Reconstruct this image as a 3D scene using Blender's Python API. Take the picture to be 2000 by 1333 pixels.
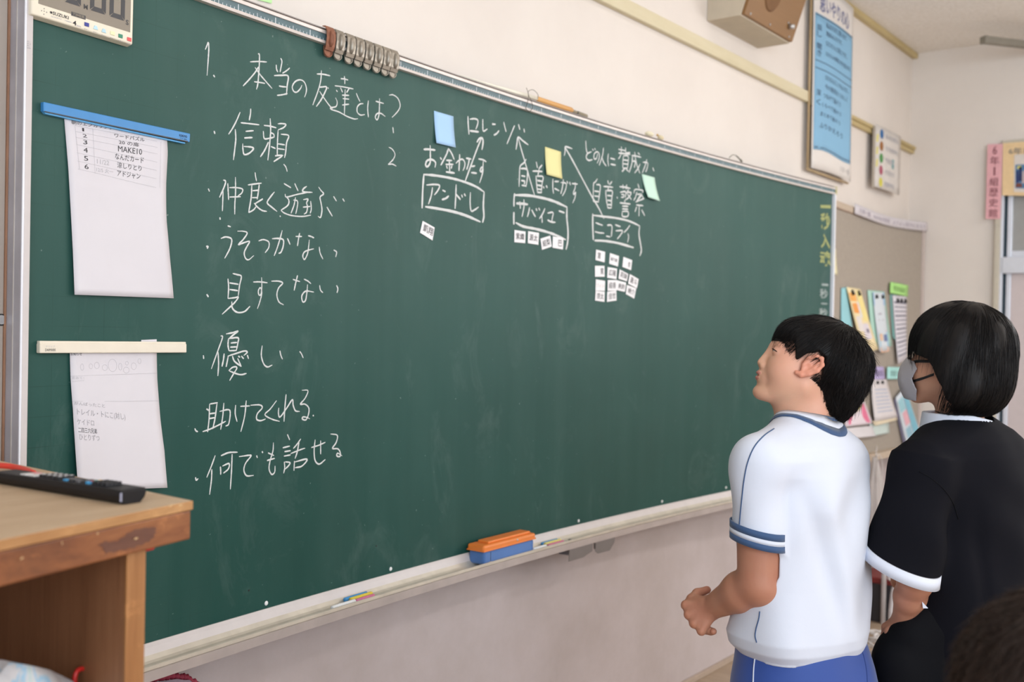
import bpy, bmesh, math, random
import numpy as np
from mathutils import Vector, Matrix, noise as mnoise
from mathutils.bvhtree import BVHTree

random.seed(7); np.random.seed(7)
S = bpy.context.scene
COL = S.collection
for o in list(bpy.data.objects):
    bpy.data.objects.remove(o)

# ------------------------------------------------------------------ camera
F = 2045.64                                    # focal length in pixels of the 2000 px wide frame
YAW, PITCH, ROLL = 0.921639, -0.010629, 0.019608
ZF = 0.72                                      # height of the board's lower edge above the floor
CAM = np.array([-0.852465, -1.811932, 0.588734 + ZF])
def cam_axes():
    cy, sy = math.cos(YAW), math.sin(YAW); cp, sp = math.cos(PITCH), math.sin(PITCH)
    f = np.array([sy*cp, cy*cp, sp]); r = np.array([cy, -sy, 0.0]); u = np.cross(r, f)
    c, s = math.cos(ROLL), math.sin(ROLL)
    return c*r + s*u, -s*r + c*u, f
CR, CU, CF = cam_axes()
cd = bpy.data.cameras.new('camera'); cam = bpy.data.objects.new('camera', cd); COL.objects.link(cam)
cam.matrix_world = Matrix(((CR[0], CU[0], -CF[0], CAM[0]), (CR[1], CU[1], -CF[1], CAM[1]), (CR[2], CU[2], -CF[2], CAM[2]), (0, 0, 0, 1)))
cd.sensor_width = 36.0; cd.lens = F*36/2000; cd.clip_start = 0.05; cd.clip_end = 60
cd.dof.use_dof = True; cd.dof.focus_distance = 1.95; cd.dof.aperture_fstop = 4.3
S.camera = cam

# ------------------------------------------------------------------ light and exposure
S.view_settings.view_transform = 'Standard'; S.view_settings.look = 'None'
S.view_settings.gamma = 1.0; S.view_settings.use_curve_mapping = False
S.view_settings.exposure = -0.56
W = bpy.data.worlds.new('world'); S.world = W; W.use_nodes = True
W.node_tree.nodes['Background'].inputs[0].default_value = (0.80, 0.90, 1.0, 1)
W.node_tree.nodes['Background'].inputs[1].default_value = 2.0
def area(name, loc, rot, sx, sy, power, color):
    l = bpy.data.lights.new(name, 'AREA'); l.shape = 'RECTANGLE'; l.size = sx; l.size_y = sy
    l.energy = power; l.color = color
    o = bpy.data.objects.new(name, l); COL.objects.link(o); o.location = loc; o.rotation_euler = rot
    return o
P2 = math.pi/2
# daylight through the windows of the wall beside the camera (room side of each opening)
WIN = [(-2.1, 1.7), (-4.3, 1.9), (-6.6, 1.9)]
WZ0, WZ1 = 0.85, 2.75
for wy, ww in WIN:
    area('window_daylight', (-1.68, wy, (WZ0+WZ1)/2), (0, -P2, 0), WZ1-WZ0, ww, (15 if wy > -3 else 74)*ww, (0.78, 0.89, 1.0))
# corridor side: softer daylight through the high windows of the far wall
for wy in (-3.2, -5.6):
    area('corridor_daylight', (5.15, wy, 1.9), (0, P2, 0), 1.3, 1.9, 60, (1.0, 0.98, 0.97))
# unseen ceiling lamps; the strong far row is added to brighten the end wall
for lx, lw in ((0.2, 5), (2.2, 9), (4.2, 46)):
    for ly in (-2.6, -5.4):
        area('ceiling_fill', (lx, ly, 2.84), (0, 0, 0), 1.2, 0.25, lw, (1.0, 0.97, 0.95))
# the row of tubes that lights the board, unseen, up near the ceiling
area('board_light_near', (0.65, -0.75, 2.80), (math.radians(24), 0, 0), 1.3, 0.12, 3.8, (1.0, 0.93, 0.89))
area('board_light_far', (2.55, -0.75, 2.80), (math.radians(24), 0, 0), 1.3, 0.12, 2.4, (1.0, 0.93, 0.89))

# ------------------------------------------------------------------ projection helpers
def ray(x, y):
    return CR*((x-1000)/F) - CU*((y-666.5)/F) + CF
def dep(x, y, D): return CAM + ray(x, y)*D
def onY(x, y, Y): d = ray(x, y); return CAM + d*((Y-CAM[1])/d[1])
def onX(x, y, X): d = ray(x, y); return CAM + d*((X-CAM[0])/d[0])
def onZ(x, y, Z): d = ray(x, y); return CAM + d*((Z-CAM[2])/d[2])
def V3(p): return Vector((float(p[0]), float(p[1]), float(p[2])))

# the blackboard is a shallow concave curve in plan
def yb(X):
    t = (X-1.73173)/1.8
    return -0.06 - 0.116498*t*t + 0.0120707*t**4
def nb(X):
    e = 1e-3; dy = (yb(X+e)-yb(X-e))/(2*e)
    n = np.array([dy, -1.0, 0.0]); return n/np.linalg.norm(n)
def bp(X, Z, off=0.0):                        # point in front of the board face
    return np.array([X, yb(X), Z]) + nb(X)*off
def onB(x, y, off=0.0):                       # pixel ray meets the board
    d = ray(x, y); lo, hi = 0.4, 9.0
    for _ in range(34):
        m = (lo+hi)/2; P = CAM + m*d
        if P[1] + off < yb(P[0]): lo = m
        else: hi = m
    P = CAM + lo*d
    return P

# ------------------------------------------------------------------ object helpers
def tag(o, label=None, cat=None, group=None, kind=None):
    if label: o['label'] = label
    if cat: o['category'] = cat
    if group: o['group'] = group
    if kind: o['kind'] = kind
    return o
def empty(name, loc, label=None, cat=None, group=None, kind=None):
    o = bpy.data.objects.new(name, None); o.empty_display_size = 0.05; COL.objects.link(o)
    o.location = V3(loc)
    return tag(o, label, cat, group, kind)
def link(name, me, parent=None):
    o = bpy.data.objects.new(name, me); COL.objects.link(o)
    if parent is not None:
        o.parent = parent
        loc = Vector((0, 0, 0)); q = parent
        while q is not None: loc += q.location; q = q.parent
        o.matrix_parent_inverse = Matrix.Translation(-loc)
    return o
def mesh(name, verts, faces, mats, parent=None, smooth=False, midx=None):
    me = bpy.data.meshes.new(name)
    me.from_pydata([tuple(map(float, v)) for v in verts], [], [tuple(int(i) for i in f) for f in faces])
    if not isinstance(mats, (list, tuple)): mats = [mats]
    for m in mats: me.materials.append(m)
    if midx is not None: me.polygons.foreach_set('material_index', np.array(midx, dtype=np.int32))
    if smooth: me.polygons.foreach_set('use_smooth', [True]*len(me.polygons))
    me.update()
    return link(name, me, parent)
def bmobj(name, bm, mats, parent=None, smooth=False):
    me = bpy.data.meshes.new(name); bm.normal_update(); bm.to_mesh(me); bm.free()
    if not isinstance(mats, (list, tuple)): mats = [mats]
    for m in mats: me.materials.append(m)
    if smooth:
        me.polygons.foreach_set('use_smooth', [True]*len(me.polygons))
    me.update()
    return link(name, me, parent)
def bevel(bm, w, seg=2, ang=30):
    es = [e for e in bm.edges if len(e.link_faces) == 2 and e.calc_face_angle(0) > math.radians(ang)]
    if es: bmesh.ops.bevel(bm, geom=es, offset=w, segments=seg, profile=0.5, affect='EDGES', clamp_overlap=True)
def hexa(bm, c8):                              # c8: 4 bottom corners then 4 top corners, same winding
    vs = [bm.verts.new(tuple(map(float, c))) for c in c8]
    for f in ((0, 3, 2, 1), (4, 5, 6, 7), (0, 1, 5, 4), (1, 2, 6, 5), (2, 3, 7, 6), (3, 0, 4, 7)):
        bm.faces.new([vs[i] for i in f])
    return vs
def box(name, x0, x1, y0, y1, z0, z1, mats, parent=None, bev=0.0, seg=2):
    bm = bmesh.new()
    hexa(bm, [(x0, y0, z0), (x1, y0, z0), (x1, y1, z0), (x0, y1, z0), (x0, y0, z1), (x1, y0, z1), (x1, y1, z1), (x0, y1, z1)])
    bmesh.ops.recalc_face_normals(bm, faces=bm.faces)
    if bev: bevel(bm, bev, seg)
    return bmobj(name, bm, mats, parent)
def hexobj(name, c8, mats, parent=None, bev=0.0, seg=2):
    bm = bmesh.new(); hexa(bm, c8); bmesh.ops.recalc_face_normals(bm, faces=bm.faces)
    if bev: bevel(bm, bev, seg)
    return bmobj(name, bm, mats, parent)
def slab(name, pts, n, th, mats, parent=None, bev=0.0):   # polygon extruded by -n*th (pts is the front face)
    n = np.array(n, float); n /= np.linalg.norm(n)
    bm = bmesh.new(); k = len(pts)
    a = [bm.verts.new(tuple(np.array(p, float))) for p in pts]
    b = [bm.verts.new(tuple(np.array(p, float)-n*th)) for p in pts]
    bm.faces.new(a); bm.faces.new(b[::-1])
    for i in range(k): bm.faces.new((a[i], b[i], b[(i+1) % k], a[(i+1) % k]))
    bmesh.ops.recalc_face_normals(bm, faces=bm.faces)
    if bev: bevel(bm, bev, 2)
    return bmobj(name, bm, mats, parent)
def tube_data(pts, rad, sides=8, cap=True):
    pts = [np.array(p, float) for p in pts]; n = len(pts)
    if not hasattr(rad, '__len__'): rad = [rad]*n
    vs, fs = [], []; up = None
    for i in range(n):
        t = pts[min(i+1, n-1)] - pts[max(i-1, 0)]; t = t/(np.linalg.norm(t)+1e-9)
        if up is None:
            up = np.array([0, 0, 1.0]) if abs(t[2]) < 0.9 else np.array([1.0, 0, 0])
        a = np.cross(t, up); a /= (np.linalg.norm(a)+1e-9); b = np.cross(a, t); up = b
        for k in range(sides):
            th = 2*math.pi*k/sides
            vs.append(pts[i] + (a*math.cos(th)+b*math.sin(th))*rad[i])
    for i in range(n-1):
        for k in range(sides):
            k2 = (k+1) % sides
            fs.append((i*sides+k, i*sides+k2, (i+1)*sides+k2, (i+1)*sides+k))
    if cap:
        fs.append(tuple(range(sides))[::-1]); fs.append(tuple((n-1)*sides+k for k in range(sides)))
    return vs, fs
def tube(name, pts, rad, mats, parent=None, sides=8):
    v, f = tube_data(pts, rad, sides)
    o = mesh(name, v, f, mats, parent, smooth=True); return o
def multi(name, parts, mats, parent=None, smooth=False):      # parts: list of (verts, faces)
    V, Fc = [], []
    for v, f in parts:
        b = len(V); V += list(v); Fc += [tuple(i+b for i in q) for q in f]
    return mesh(name, V, Fc, mats, parent, smooth)
def catmull(pts, n=6):
    pts = [np.array(p, float) for p in pts]
    if len(pts) < 3: return pts
    P = [2*pts[0]-pts[1]] + pts + [2*pts[-1]-pts[-2]]; out = []
    for i in range(1, len(P)-2):
        for k in range(n):
            t = k/n; a, b, c, d = P[i-1], P[i], P[i+1], P[i+2]
            out.append(0.5*((2*b)+(c-a)*t+(2*a-5*b+4*c-d)*t*t+(3*b-a-3*c+d)*t**3))
    out.append(pts[-1]); return out

# ------------------------------------------------------------------ materials
def srgb(r, g, b):
    def f(c):
        c /= 255.0
        return c/12.92 if c <= 0.04045 else ((c+0.055)/1.055)**2.4
    return (f(r), f(g), f(b), 1.0)
class NT:
    def __init__(s, name):
        s.m = bpy.data.materials.new(name); s.m.use_nodes = True; s.t = s.m.node_tree
        s.b = s.t.nodes['Principled BSDF']
    def n(s, ty, **kw):
        o = s.t.nodes.new(ty)
        for k, v in kw.items():
            if k.startswith('i_'):
                key = k[2:]; key = int(key) if key.isdigit() else key
                o.inputs[key].default_value = v
            else: setattr(o, k, v)
        return o
    def l(s, a, b): s.t.links.new(a, b)
    def coord(s, scale=(1, 1, 1), rot=(0, 0, 0)):
        c = s.n('ShaderNodeTexCoord'); mp = s.n('ShaderNodeMapping')
        mp.inputs['Scale'].default_value = scale; mp.inputs['Rotation'].default_value = rot
        s.l(c.outputs['Object'], mp.inputs[0]); return mp.outputs[0]
    def noise(s, vec, scale, detail=3, rough=0.55, dist=0.0):
        o = s.n('ShaderNodeTexNoise'); o.inputs['Scale'].default_value = scale
        o.inputs['Detail'].default_value = detail; o.inputs['Roughness'].default_value = rough
        o.inputs['Distortion'].default_value = dist
        s.l(vec, o.inputs['Vector']); return o.outputs[0]
    def ramp(s, fac, stops):
        r = s.n('ShaderNodeValToRGB'); e = r.color_ramp.elements
        while len(e) < len(stops): e.new(0.5)
        for k, (p, c) in enumerate(stops):
            e[k].position = p; e[k].color = c if len(c) == 4 else (*c, 1)
        s.l(fac, r.inputs[0]); return r.outputs[0]
    def mix(s, fac, a, b, mode='MIX'):
        m = s.n('ShaderNodeMix'); m.data_type = 'RGBA'; m.blend_type = mode
        for v, i in ((fac, 0), (a, 6), (b, 7)):
            if isinstance(v, bpy.types.NodeSocket): s.l(v, m.inputs[i])
            else: m.inputs[i].default_value = v
        return m.outputs[2]
    def math(s, op, a, b=None, c=None):
        m = s.n('ShaderNodeMath'); m.operation = op
        for i, v in enumerate((a, b, c)):
            if v is None: continue
            if isinstance(v, bpy.types.NodeSocket): s.l(v, m.inputs[i])
            else: m.inputs[i].default_value = v
        return m.outputs[0]
    def bump(s, h, strength=0.2, dist=0.002):
        b = s.n('ShaderNodeBump'); b.inputs['Strength'].default_value = strength; b.inputs['Distance'].default_value = dist
        s.l(h, b.inputs['Height']); s.l(b.outputs[0], s.b.inputs['Normal'])
    def base(s, c):
        if isinstance(c, bpy.types.NodeSocket): s.l(c, s.b.inputs['Base Color'])
        else: s.b.inputs['Base Color'].default_value = c
    def set(s, **kw):
        for k, v in kw.items(): s.b.inputs[k.replace('_', ' ')].default_value = v
        return s
def plain(name, col, rough=0.6, var=0.06, scale=30, metal=0.0, bump=0.0, bscale=200, spec=0.5, sss=0.0):
    t = NT(name); v = t.coord()
    n = t.noise(v, scale, 4)
    lo = tuple(max(0, c*(1-var)) for c in col[:3]); hi = tuple(min(1, c*(1+var)) for c in col[:3])
    t.base(t.ramp(n, [(0.3, lo), (0.7, hi)]))
    t.set(Roughness=rough, Metallic=metal); t.b.inputs['Specular IOR Level'].default_value = spec
    if sss: t.b.inputs['Subsurface Weight'].default_value = sss; t.b.inputs['Subsurface Radius'].default_value = (0.010, 0.004, 0.002); t.b.inputs['Subsurface Scale'].default_value = 1.0
    if bump: t.bump(t.noise(v, bscale, 3), bump, 0.001)
    return t.m

def mat_wall():
    t = NT('painted_plaster'); v = t.coord()
    big = t.noise(v, 1.3, 5, 0.6); fine = t.noise(v, 14, 5, 0.7)
    c = t.ramp(big, [(0.3, srgb(224, 215, 207)), (0.7, srgb(234, 226, 218))])
    # dirt marks, denser near the floor where things rub against it
    sp = t.n('ShaderNodeSeparateXYZ'); t.l(v, sp.inputs[0])
    h = t.math('SUBTRACT', 1.0, t.math('MULTIPLY', sp.outputs[2], 1.3)); h = t.math('MAXIMUM', h, 0.06)
    sv = t.coord((1, 1, 0.7)); marks = t.ramp(t.noise(sv, 9, 6, 0.75), [(0.52, (0, 0, 0)), (0.72, (1, 1, 1))])
    f = t.math('MULTIPLY', t.math('MULTIPLY', marks, h), 0.35)
    c = t.mix(f, c, srgb(150, 128, 112))
    # below the board the wall colour turns darker, greyer and pinker
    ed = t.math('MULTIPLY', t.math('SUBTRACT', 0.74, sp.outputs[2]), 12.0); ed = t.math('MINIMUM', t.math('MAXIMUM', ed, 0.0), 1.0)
    low_tone = t.mix(t.ramp(t.noise(v, 3.5, 6, 0.7), [(0.3, (0, 0, 0)), (0.75, (1, 1, 1))]), srgb(190, 178, 180), srgb(168, 155, 153))
    c = t.mix(t.math('MULTIPLY', ed, 0.85), c, low_tone); t.base(c); t.set(Roughness=0.75)
    t.bump(t.noise(v, 260, 3), 0.15, 0.001)
    return t.m
def mat_board():
    t = NT('blackboard_green'); v = t.coord()
    sp = t.n('ShaderNodeSeparateXYZ'); t.l(v, sp.inputs[0])
    vv = t.coord((11, 1, 0.8)); streak = t.noise(vv, 1.0, 5, 0.6)
    wipe = t.noise(t.coord((2.0, 1, 2.6)), 1.4, 6, 0.62, 0.6)
    dust = t.math('MULTIPLY', t.ramp(streak, [(0.35, (0, 0, 0)), (0.75, (1, 1, 1))]), t.ramp(wipe, [(0.3, (0.25,)*3), (0.7, (1, 1, 1))]))
    # the mix grows paler towards the top of the board
    up = t.math('SUBTRACT', sp.outputs[2], ZF+0.25); up = t.math('MULTIPLY', up, 0.85)
    up = t.math('MINIMUM', t.math('MAXIMUM', up, 0.12), 0.85)
    fac = t.math('ADD', t.math('MULTIPLY', dust, 0.045), t.math('MULTIPLY', up, 0.115))
    base = t.ramp(t.noise(v, 2.0, 4), [(0.3, srgb(19, 66, 59)), (0.7, srgb(24, 73, 66))])
    c = t.mix(fac, base, srgb(158, 186, 178))
    # smears of wiped words
    sm = t.ramp(t.noise(t.coord((5.5, 1, 3.2), (0, 0.5, 0)), 1.0, 7, 0.7, 1.2), [(0.56, (0, 0, 0)), (0.74, (1, 1, 1))])
    c = t.mix(t.math('MULTIPLY', sm, 0.06), c, srgb(190, 202, 196))
    # chalk specks
    sk = t.ramp(t.noise(v, 90, 2), [(0.75, (0, 0, 0)), (0.785, (1, 1, 1))])
    c = t.mix(t.math('MULTIPLY', sk, 0.35), c, srgb(170, 185, 180))
    # faint 5 cm ruling
    def line(o, wid):
        f = t.math('FRACT', t.math('MULTIPLY', o, 20.0)); f = t.math('ABSOLUTE', t.math('SUBTRACT', f, 0.5))
        return t.math('GREATER_THAN', f, 0.5-wid)
    lx = line(t.math('SUBTRACT', sp.outputs[0], 0.022), 0.011); lz = line(sp.outputs[2], 0.011)
    wear = t.ramp(t.noise(v, 6, 3), [(0.42, (0, 0, 0)), (0.6, (1, 1, 1))])
    g = t.math('MULTIPLY', t.math('MULTIPLY', t.math('MAXIMUM', lx, lz), wear), 0.42)
    near = t.math('MAXIMUM', t.math('SUBTRACT', 1.0, t.math('MULTIPLY', sp.outputs[0], 1.7)), 0.10)
    c = t.mix(t.math('MULTIPLY', g, near), c, srgb(22, 42, 38))
    t.base(c); t.set(Roughness=0.5); t.b.inputs['Specular IOR Level'].default_value = 0.22
    t.bump(t.noise(v, 500, 2), 0.12, 0.0004)
    return t.m
def mat_wood(name, c1, c2, c3, axis='x', scale=1.0, rough=0.5, wear=0.25):
    t = NT(name)
    sc = {'x': (2, 30, 30), 'y': (30, 2, 30), 'z': (30, 30, 2)}[axis]
    v = t.coord(tuple(s*scale for s in sc)); n = t.noise(v, 1.2, 6, 0.65, 0.6)
    c = t.ramp(n, [(0.28, c1), (0.5, c2), (0.74, c3)])
    fine = t.noise(t.coord(tuple(s*scale*5 for s in sc)), 1.0, 3)
    c = t.mix(0.25, c, t.ramp(fine, [(0.3, c1), (0.7, c3)]))
    w = t.ramp(t.noise(t.coord((12, 12, 22)), 1.6, 7, 0.75), [(0.56, (0, 0, 0)), (0.70, (1, 1, 1))])
    c = t.mix(t.math('MULTIPLY', w, wear), c, tuple(min(1, q*1.7) for q in c3[:3])+(1,))
    t.base(c); t.set(Roughness=rough); t.bump(n, 0.12, 0.001)
    return t.m
def mat_alu(name='brushed_aluminium', col=(0.62, 0.61, 0.60), rough=0.38, metal=0.75):
    t = NT(name); v = t.coord((3, 80, 80)); n = t.noise(v, 1, 4)
    t.base(t.ramp(n, [(0.3, tuple(c*0.88 for c in col)), (0.7, col)]))
    t.set(Roughness=rough, Metallic=metal); return t.m
def mat_chalk(name, col):
    t = NT(name); v = t.coord(); n = t.noise(v, 700, 2, 0.6)
    t.base(t.ramp(n, [(0.3, tuple(c*0.72 for c in col[:3])), (0.6, col[:3])])); t.set(Roughness=1.0)
    t.b.inputs['Specular IOR Level'].default_value = 0.05
    return t.m
def mat_skin(name, col, rosy, sss=0.12):
    t = NT(name); v = t.coord(); n = t.noise(v, 9, 4, 0.6)
    c = t.ramp(n, [(0.3, col), (0.75, rosy)])
    c = t.mix(t.math('MULTIPLY', t.noise(v, 160, 2), 0.12), c, tuple(q*0.7 for q in col[:3])+(1,))
    t.base(c); t.set(Roughness=0.5)
    t.b.inputs['Subsurface Weight'].default_value = sss; t.b.inputs['Subsurface Radius'].default_value = (0.010, 0.004, 0.002); t.b.inputs['Subsurface Scale'].default_value = 1.0
    t.bump(t.noise(v, 420, 3), 0.08, 0.0006)
    return t.m
def mat_cloth(name, col, rough=0.85, weave=900, sheen=0.2, var=0.04):
    t = NT(name); v = t.coord(); n = t.noise(v, 6, 3)
    t.base(t.ramp(n, [(0.3, tuple(c*(1-var) for c in col[:3])), (0.7, tuple(min(1, c*(1+var)) for c in col[:3]))]))
    t.set(Roughness=rough); t.b.inputs['Sheen Weight'].default_value = sheen
    wv = t.noise(v, weave, 2); t.bump(wv, 0.12, 0.0006)
    return t.m
def mat_hair(name, c1, c2, rough=0.38):
    t = NT(name); v = t.coord((60, 60, 12)); n = t.noise(v, 2.5, 4, 0.6)
    t.base(t.ramp(n, [(0.35, c1), (0.7, c2)])); t.set(Roughness=rough)
    t.b.inputs['Specular IOR Level'].default_value = 0.2
    return t.m

M = {}
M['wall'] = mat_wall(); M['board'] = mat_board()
M['alu'] = mat_alu(); M['alu_light'] = plain('satin_aluminium', srgb(206, 198, 190), 0.42, 0.08, 40, 0.35)
M['chalk'] = mat_chalk('white_chalk', (0.80, 0.81, 0.80)); M['chalk_y'] = mat_chalk('yellow_chalk', (0.42, 0.45, 0.20)); M['chalk_w2'] = mat_chalk('thin_white_chalk', (0.38, 0.44, 0.43))
M['cream'] = plain('cream_plastic', srgb(238, 228, 208), 0.4, 0.02); M['cream2'] = plain('ivory_plastic', srgb(232, 222, 204), 0.4, 0.03)
M['paper'] = plain('white_paper', srgb(221, 217, 222), 0.85, 0.015, 12); M['paperw'] = plain('warm_paper', srgb(226, 220, 214), 0.85, 0.02, 12)
M['ink'] = plain('black_ink', srgb(60, 58, 60), 0.8); M['ink2'] = plain('grey_pencil', srgb(168, 165, 170), 0.8); M['ink3'] = plain('thin_grey_line', srgb(188, 186, 190), 0.8)
M['black'] = plain('black_plastic', srgb(26, 25, 27), 0.35, 0.1); M['dgrey'] = plain('dark_grey_plastic', srgb(66, 66, 68), 0.45)
M['lcd'] = plain('lcd_glass', srgb(142, 132, 118), 0.25, 0.02); M['seg'] = plain('lcd_segment', srgb(62, 62, 66), 0.3)
M['blue'] = plain('blue_plastic', srgb(64, 138, 200), 0.4, 0.03); M['white'] = plain('white_plastic', srgb(236, 236, 236), 0.5, 0.02)

# ------------------------------------------------------------------ text laid on surfaces
def text_mesh(body, bold=0.0):
    c = bpy.data.curves.new('t', 'FONT'); c.body = body; c.resolution_u = 2; c.offset = bold
    o = bpy.data.objects.new('t', c); COL.objects.link(o)
    dg = bpy.context.evaluated_depsgraph_get(); dg.update()
    me = bpy.data.meshes.new_from_object(o.evaluated_get(dg))
    v = np.array([tuple(q.co)[:2] for q in me.vertices]) if len(me.vertices) else np.zeros((0, 2))
    f = [tuple(p.vertices) for p in me.polygons]
    bpy.data.objects.remove(o); bpy.data.curves.remove(c); bpy.data.meshes.remove(me)
    return v, f
def text_on(name, body, fn, mats, parent, bold=0.0, off=0.0004, keep=None):
    """fn(u, v, off) -> point; u 0..1 left to right, v 0..1 bottom to top of the text's own box."""
    v, f = text_mesh(body, bold)
    if not len(v): return None
    lo = v.min(0); hi = v.max(0)
    if keep is not None: lo[1], hi[1] = keep
    uv = (v-lo)/np.maximum(hi-lo, 1e-6)
    return mesh(name, [fn(a, b, off) for a, b in uv], f, mats, parent)
def quadfn(tl, tr, br, bl, n=None):
    tl, tr, br, bl = [np.array(q, float) for q in (tl, tr, br, bl)]
    if n is None:
        n = np.cross(tr-tl, bl-tl); n /= np.linalg.norm(n)
        if np.dot(n, CAM-tl) < 0: n = -n
    n = np.array(n, float)
    def fn(u, v, off=0.0):
        return (tl*(1-u)+tr*u)*v + (bl*(1-u)+br*u)*(1-v) + n*off
    return fn
def subfn(fn, u0, v0, u1, v1):
    return lambda u, v, off=0.0: fn(u0+(u1-u0)*u, v0+(v1-v0)*v, off)
def patch(name, fn, mats, parent=None, nu=8, nv=8, th=0.0006, off=0.0):
    """a thin sheet over fn(u,v,off) with real thickness"""
    V, Fc = [], []
    for s in (0, 1):
        for j in range(nv+1):
            for i in range(nu+1): V.append(fn(i/nu, j/nv, off - s*th))
    k = (nu+1)*(nv+1); idx = lambda i, j, s: s*k + j*(nu+1)+i
    for j in range(nv):
        for i in range(nu):
            Fc.append((idx(i, j, 0), idx(i+1, j, 0), idx(i+1, j+1, 0), idx(i, j+1, 0)))
            Fc.append((idx(i, j, 1), idx(i, j+1, 1), idx(i+1, j+1, 1), idx(i+1, j, 1)))
    for i in range(nu):
        Fc.append((idx(i, 0, 0), idx(i, 0, 1), idx(i+1, 0, 1), idx(i+1, 0, 0)))
        Fc.append((idx(i, nv, 0), idx(i+1, nv, 0), idx(i+1, nv, 1), idx(i, nv, 1)))
    for j in range(nv):
        Fc.append((idx(0, j, 0), idx(0, j+1, 0), idx(0, j+1, 1), idx(0, j, 1)))
        Fc.append((idx(nu, j, 0), idx(nu, j, 1), idx(nu, j+1, 1), idx(nu, j+1, 0)))
    return mesh(name, V, Fc, mats, parent, smooth=(nu > 2))
def ribbon_on(name, lines, fn, wid, mats, parent, off=0.0004):
    V, Fc = [], []
    for ln in lines:
        P = [np.array(fn(u, v, off)) for u, v in ln]; b = len(V)
        up = np.array(fn(ln[0][0], ln[0][1], off+0.01))-P[0]
        for i, p in enumerate(P):
            t = P[min(i+1, len(P)-1)]-P[max(i-1, 0)]; s = np.cross(t, up); s /= (np.linalg.norm(s)+1e-12)
            V += [p+s*wid/2, p-s*wid/2]
        for i in range(len(P)-1): Fc.append((b+2*i, b+2*i+1, b+2*i+3, b+2*i+2))
    return mesh(name, V, Fc, mats, parent)

# =================================================================== THE ROOM
XE, XL, YB, ZC = 5.2321, -1.75, -8.2, 2.1925+ZF
def struct(o): o['kind'] = 'structure'; return o
struct(box('floor', XL-0.1, XE+0.1, YB-0.1, 0.1, -0.1, 0.0, mat_wood('floor_boards', srgb(142, 120, 100), srgb(168, 148, 126), srgb(184, 164, 142), 'y', 0.5, 0.4, 0.1)))
def ceiling_mat():
    t = NT('ceiling_board'); v = t.coord(); n = t.noise(v, 60, 4, 0.7)
    t.base(t.ramp(n, [(0.35, srgb(232, 226, 218)), (0.65, srgb(245, 240, 234))])); t.set(Roughness=0.9)
    t.bump(n, 0.4, 0.003); return t.m
struct(box('ceiling', XL-0.1, XE+0.1, YB-0.1, 0.1, ZC, ZC+0.1, ceiling_mat()))
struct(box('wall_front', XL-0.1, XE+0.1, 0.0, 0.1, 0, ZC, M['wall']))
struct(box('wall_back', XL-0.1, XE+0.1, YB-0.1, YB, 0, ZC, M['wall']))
# left wall with window openings
def wall_with_openings(name, x0, x1, opens, mat):
    bm = bmesh.new(); ys = sorted(opens)
    def bb(y0, y1, z0, z1):
        hexa(bm, [(x0, y0, z0), (x1, y0, z0), (x1, y1, z0), (x0, y1, z0), (x0, y0, z1), (x1, y0, z1), (x1, y1, z1), (x0, y1, z1)])
    cur = YB
    for (a, b, z0, z1) in ys:
        if a > cur+1e-4: bb(cur, a, 0, ZC)
        if z0 > 0: bb(a, b, 0, z0)
        bb(a, b, z1, ZC); cur = b
    if cur < 0: bb(cur, 0.0, 0, ZC)
    bmesh.ops.recalc_face_normals(bm, faces=bm.faces)
    return struct(bmobj(name, bm, mat))
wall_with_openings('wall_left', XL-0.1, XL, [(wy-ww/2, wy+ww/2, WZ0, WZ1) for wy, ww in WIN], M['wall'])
for i, (wy, ww) in enumerate(WIN):
    e = struct(empty('window_%d' % (i+1), (XL-0.05, wy, WZ0)))
    y0, y1 = wy-ww/2, wy+ww/2
    for nm, a in (('window_frame', (y0, y0+.04, WZ0, WZ1)), ('window_frame', (y1-.04, y1, WZ0, WZ1)), ('window_frame', (wy-.02, wy+.02, WZ0, WZ1)), ('window_frame', (y0, y1, WZ0, WZ0+.04)), ('window_frame', (y0, y1, WZ1-.04, WZ1))):
        box(nm, XL-0.08, XL-0.04, a[0], a[1], a[2], a[3], M['alu_light'], e)
# right wall with door opening and two corridor windows
DY0, DY1 = -0.475-1.75, -0.475
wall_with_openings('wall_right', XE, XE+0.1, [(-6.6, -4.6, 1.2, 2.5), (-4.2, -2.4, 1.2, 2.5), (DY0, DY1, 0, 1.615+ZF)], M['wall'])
M['railwood'] = mat_wood('painted_picture_rail', srgb(206, 194, 160), srgb(216, 205, 172), srgb(222, 212, 184), 'x', 0.5, 0.6, 0.05)
M['railwood2'] = mat_wood('varnished_rail', srgb(176, 156, 106), srgb(194, 174, 124), srgb(206, 188, 140), 'x', 0.5, 0.5, 0.1)
struct(box('trim_1', XL, 3.70, -0.022, 0.0, 1.630+ZF, 1.677+ZF, M['railwood'], None, 0.003))
struct(box('trim_2', 3.70, XE, -0.022, 0.0, 1.628+ZF, 1.650+ZF, M['railwood2'], None, 0.002))
struct(box('trim_3', 3.70, XE, -0.030, 0.0, 1.6505+ZF, 1.668+ZF, M['railwood2'], None, 0.002))
struct(box('trim_4', XL, XE, -0.030, 0.0, ZC-0.028, ZC, M['railwood2'], None, 0.002))
struct(box('baseboard_front', XL, XE, -0.012, 0.0, 0.0, 0.022, plain('baseboard_paint', srgb(176, 158, 142), 0.5), None, 0.002))
struct(box('baseboard_right', XE-0.012, XE, YB, DY0-.08, 0.0, 0.07, plain('baseboard_brown', srgb(120, 98, 78), 0.5), None, 0.002))

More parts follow.
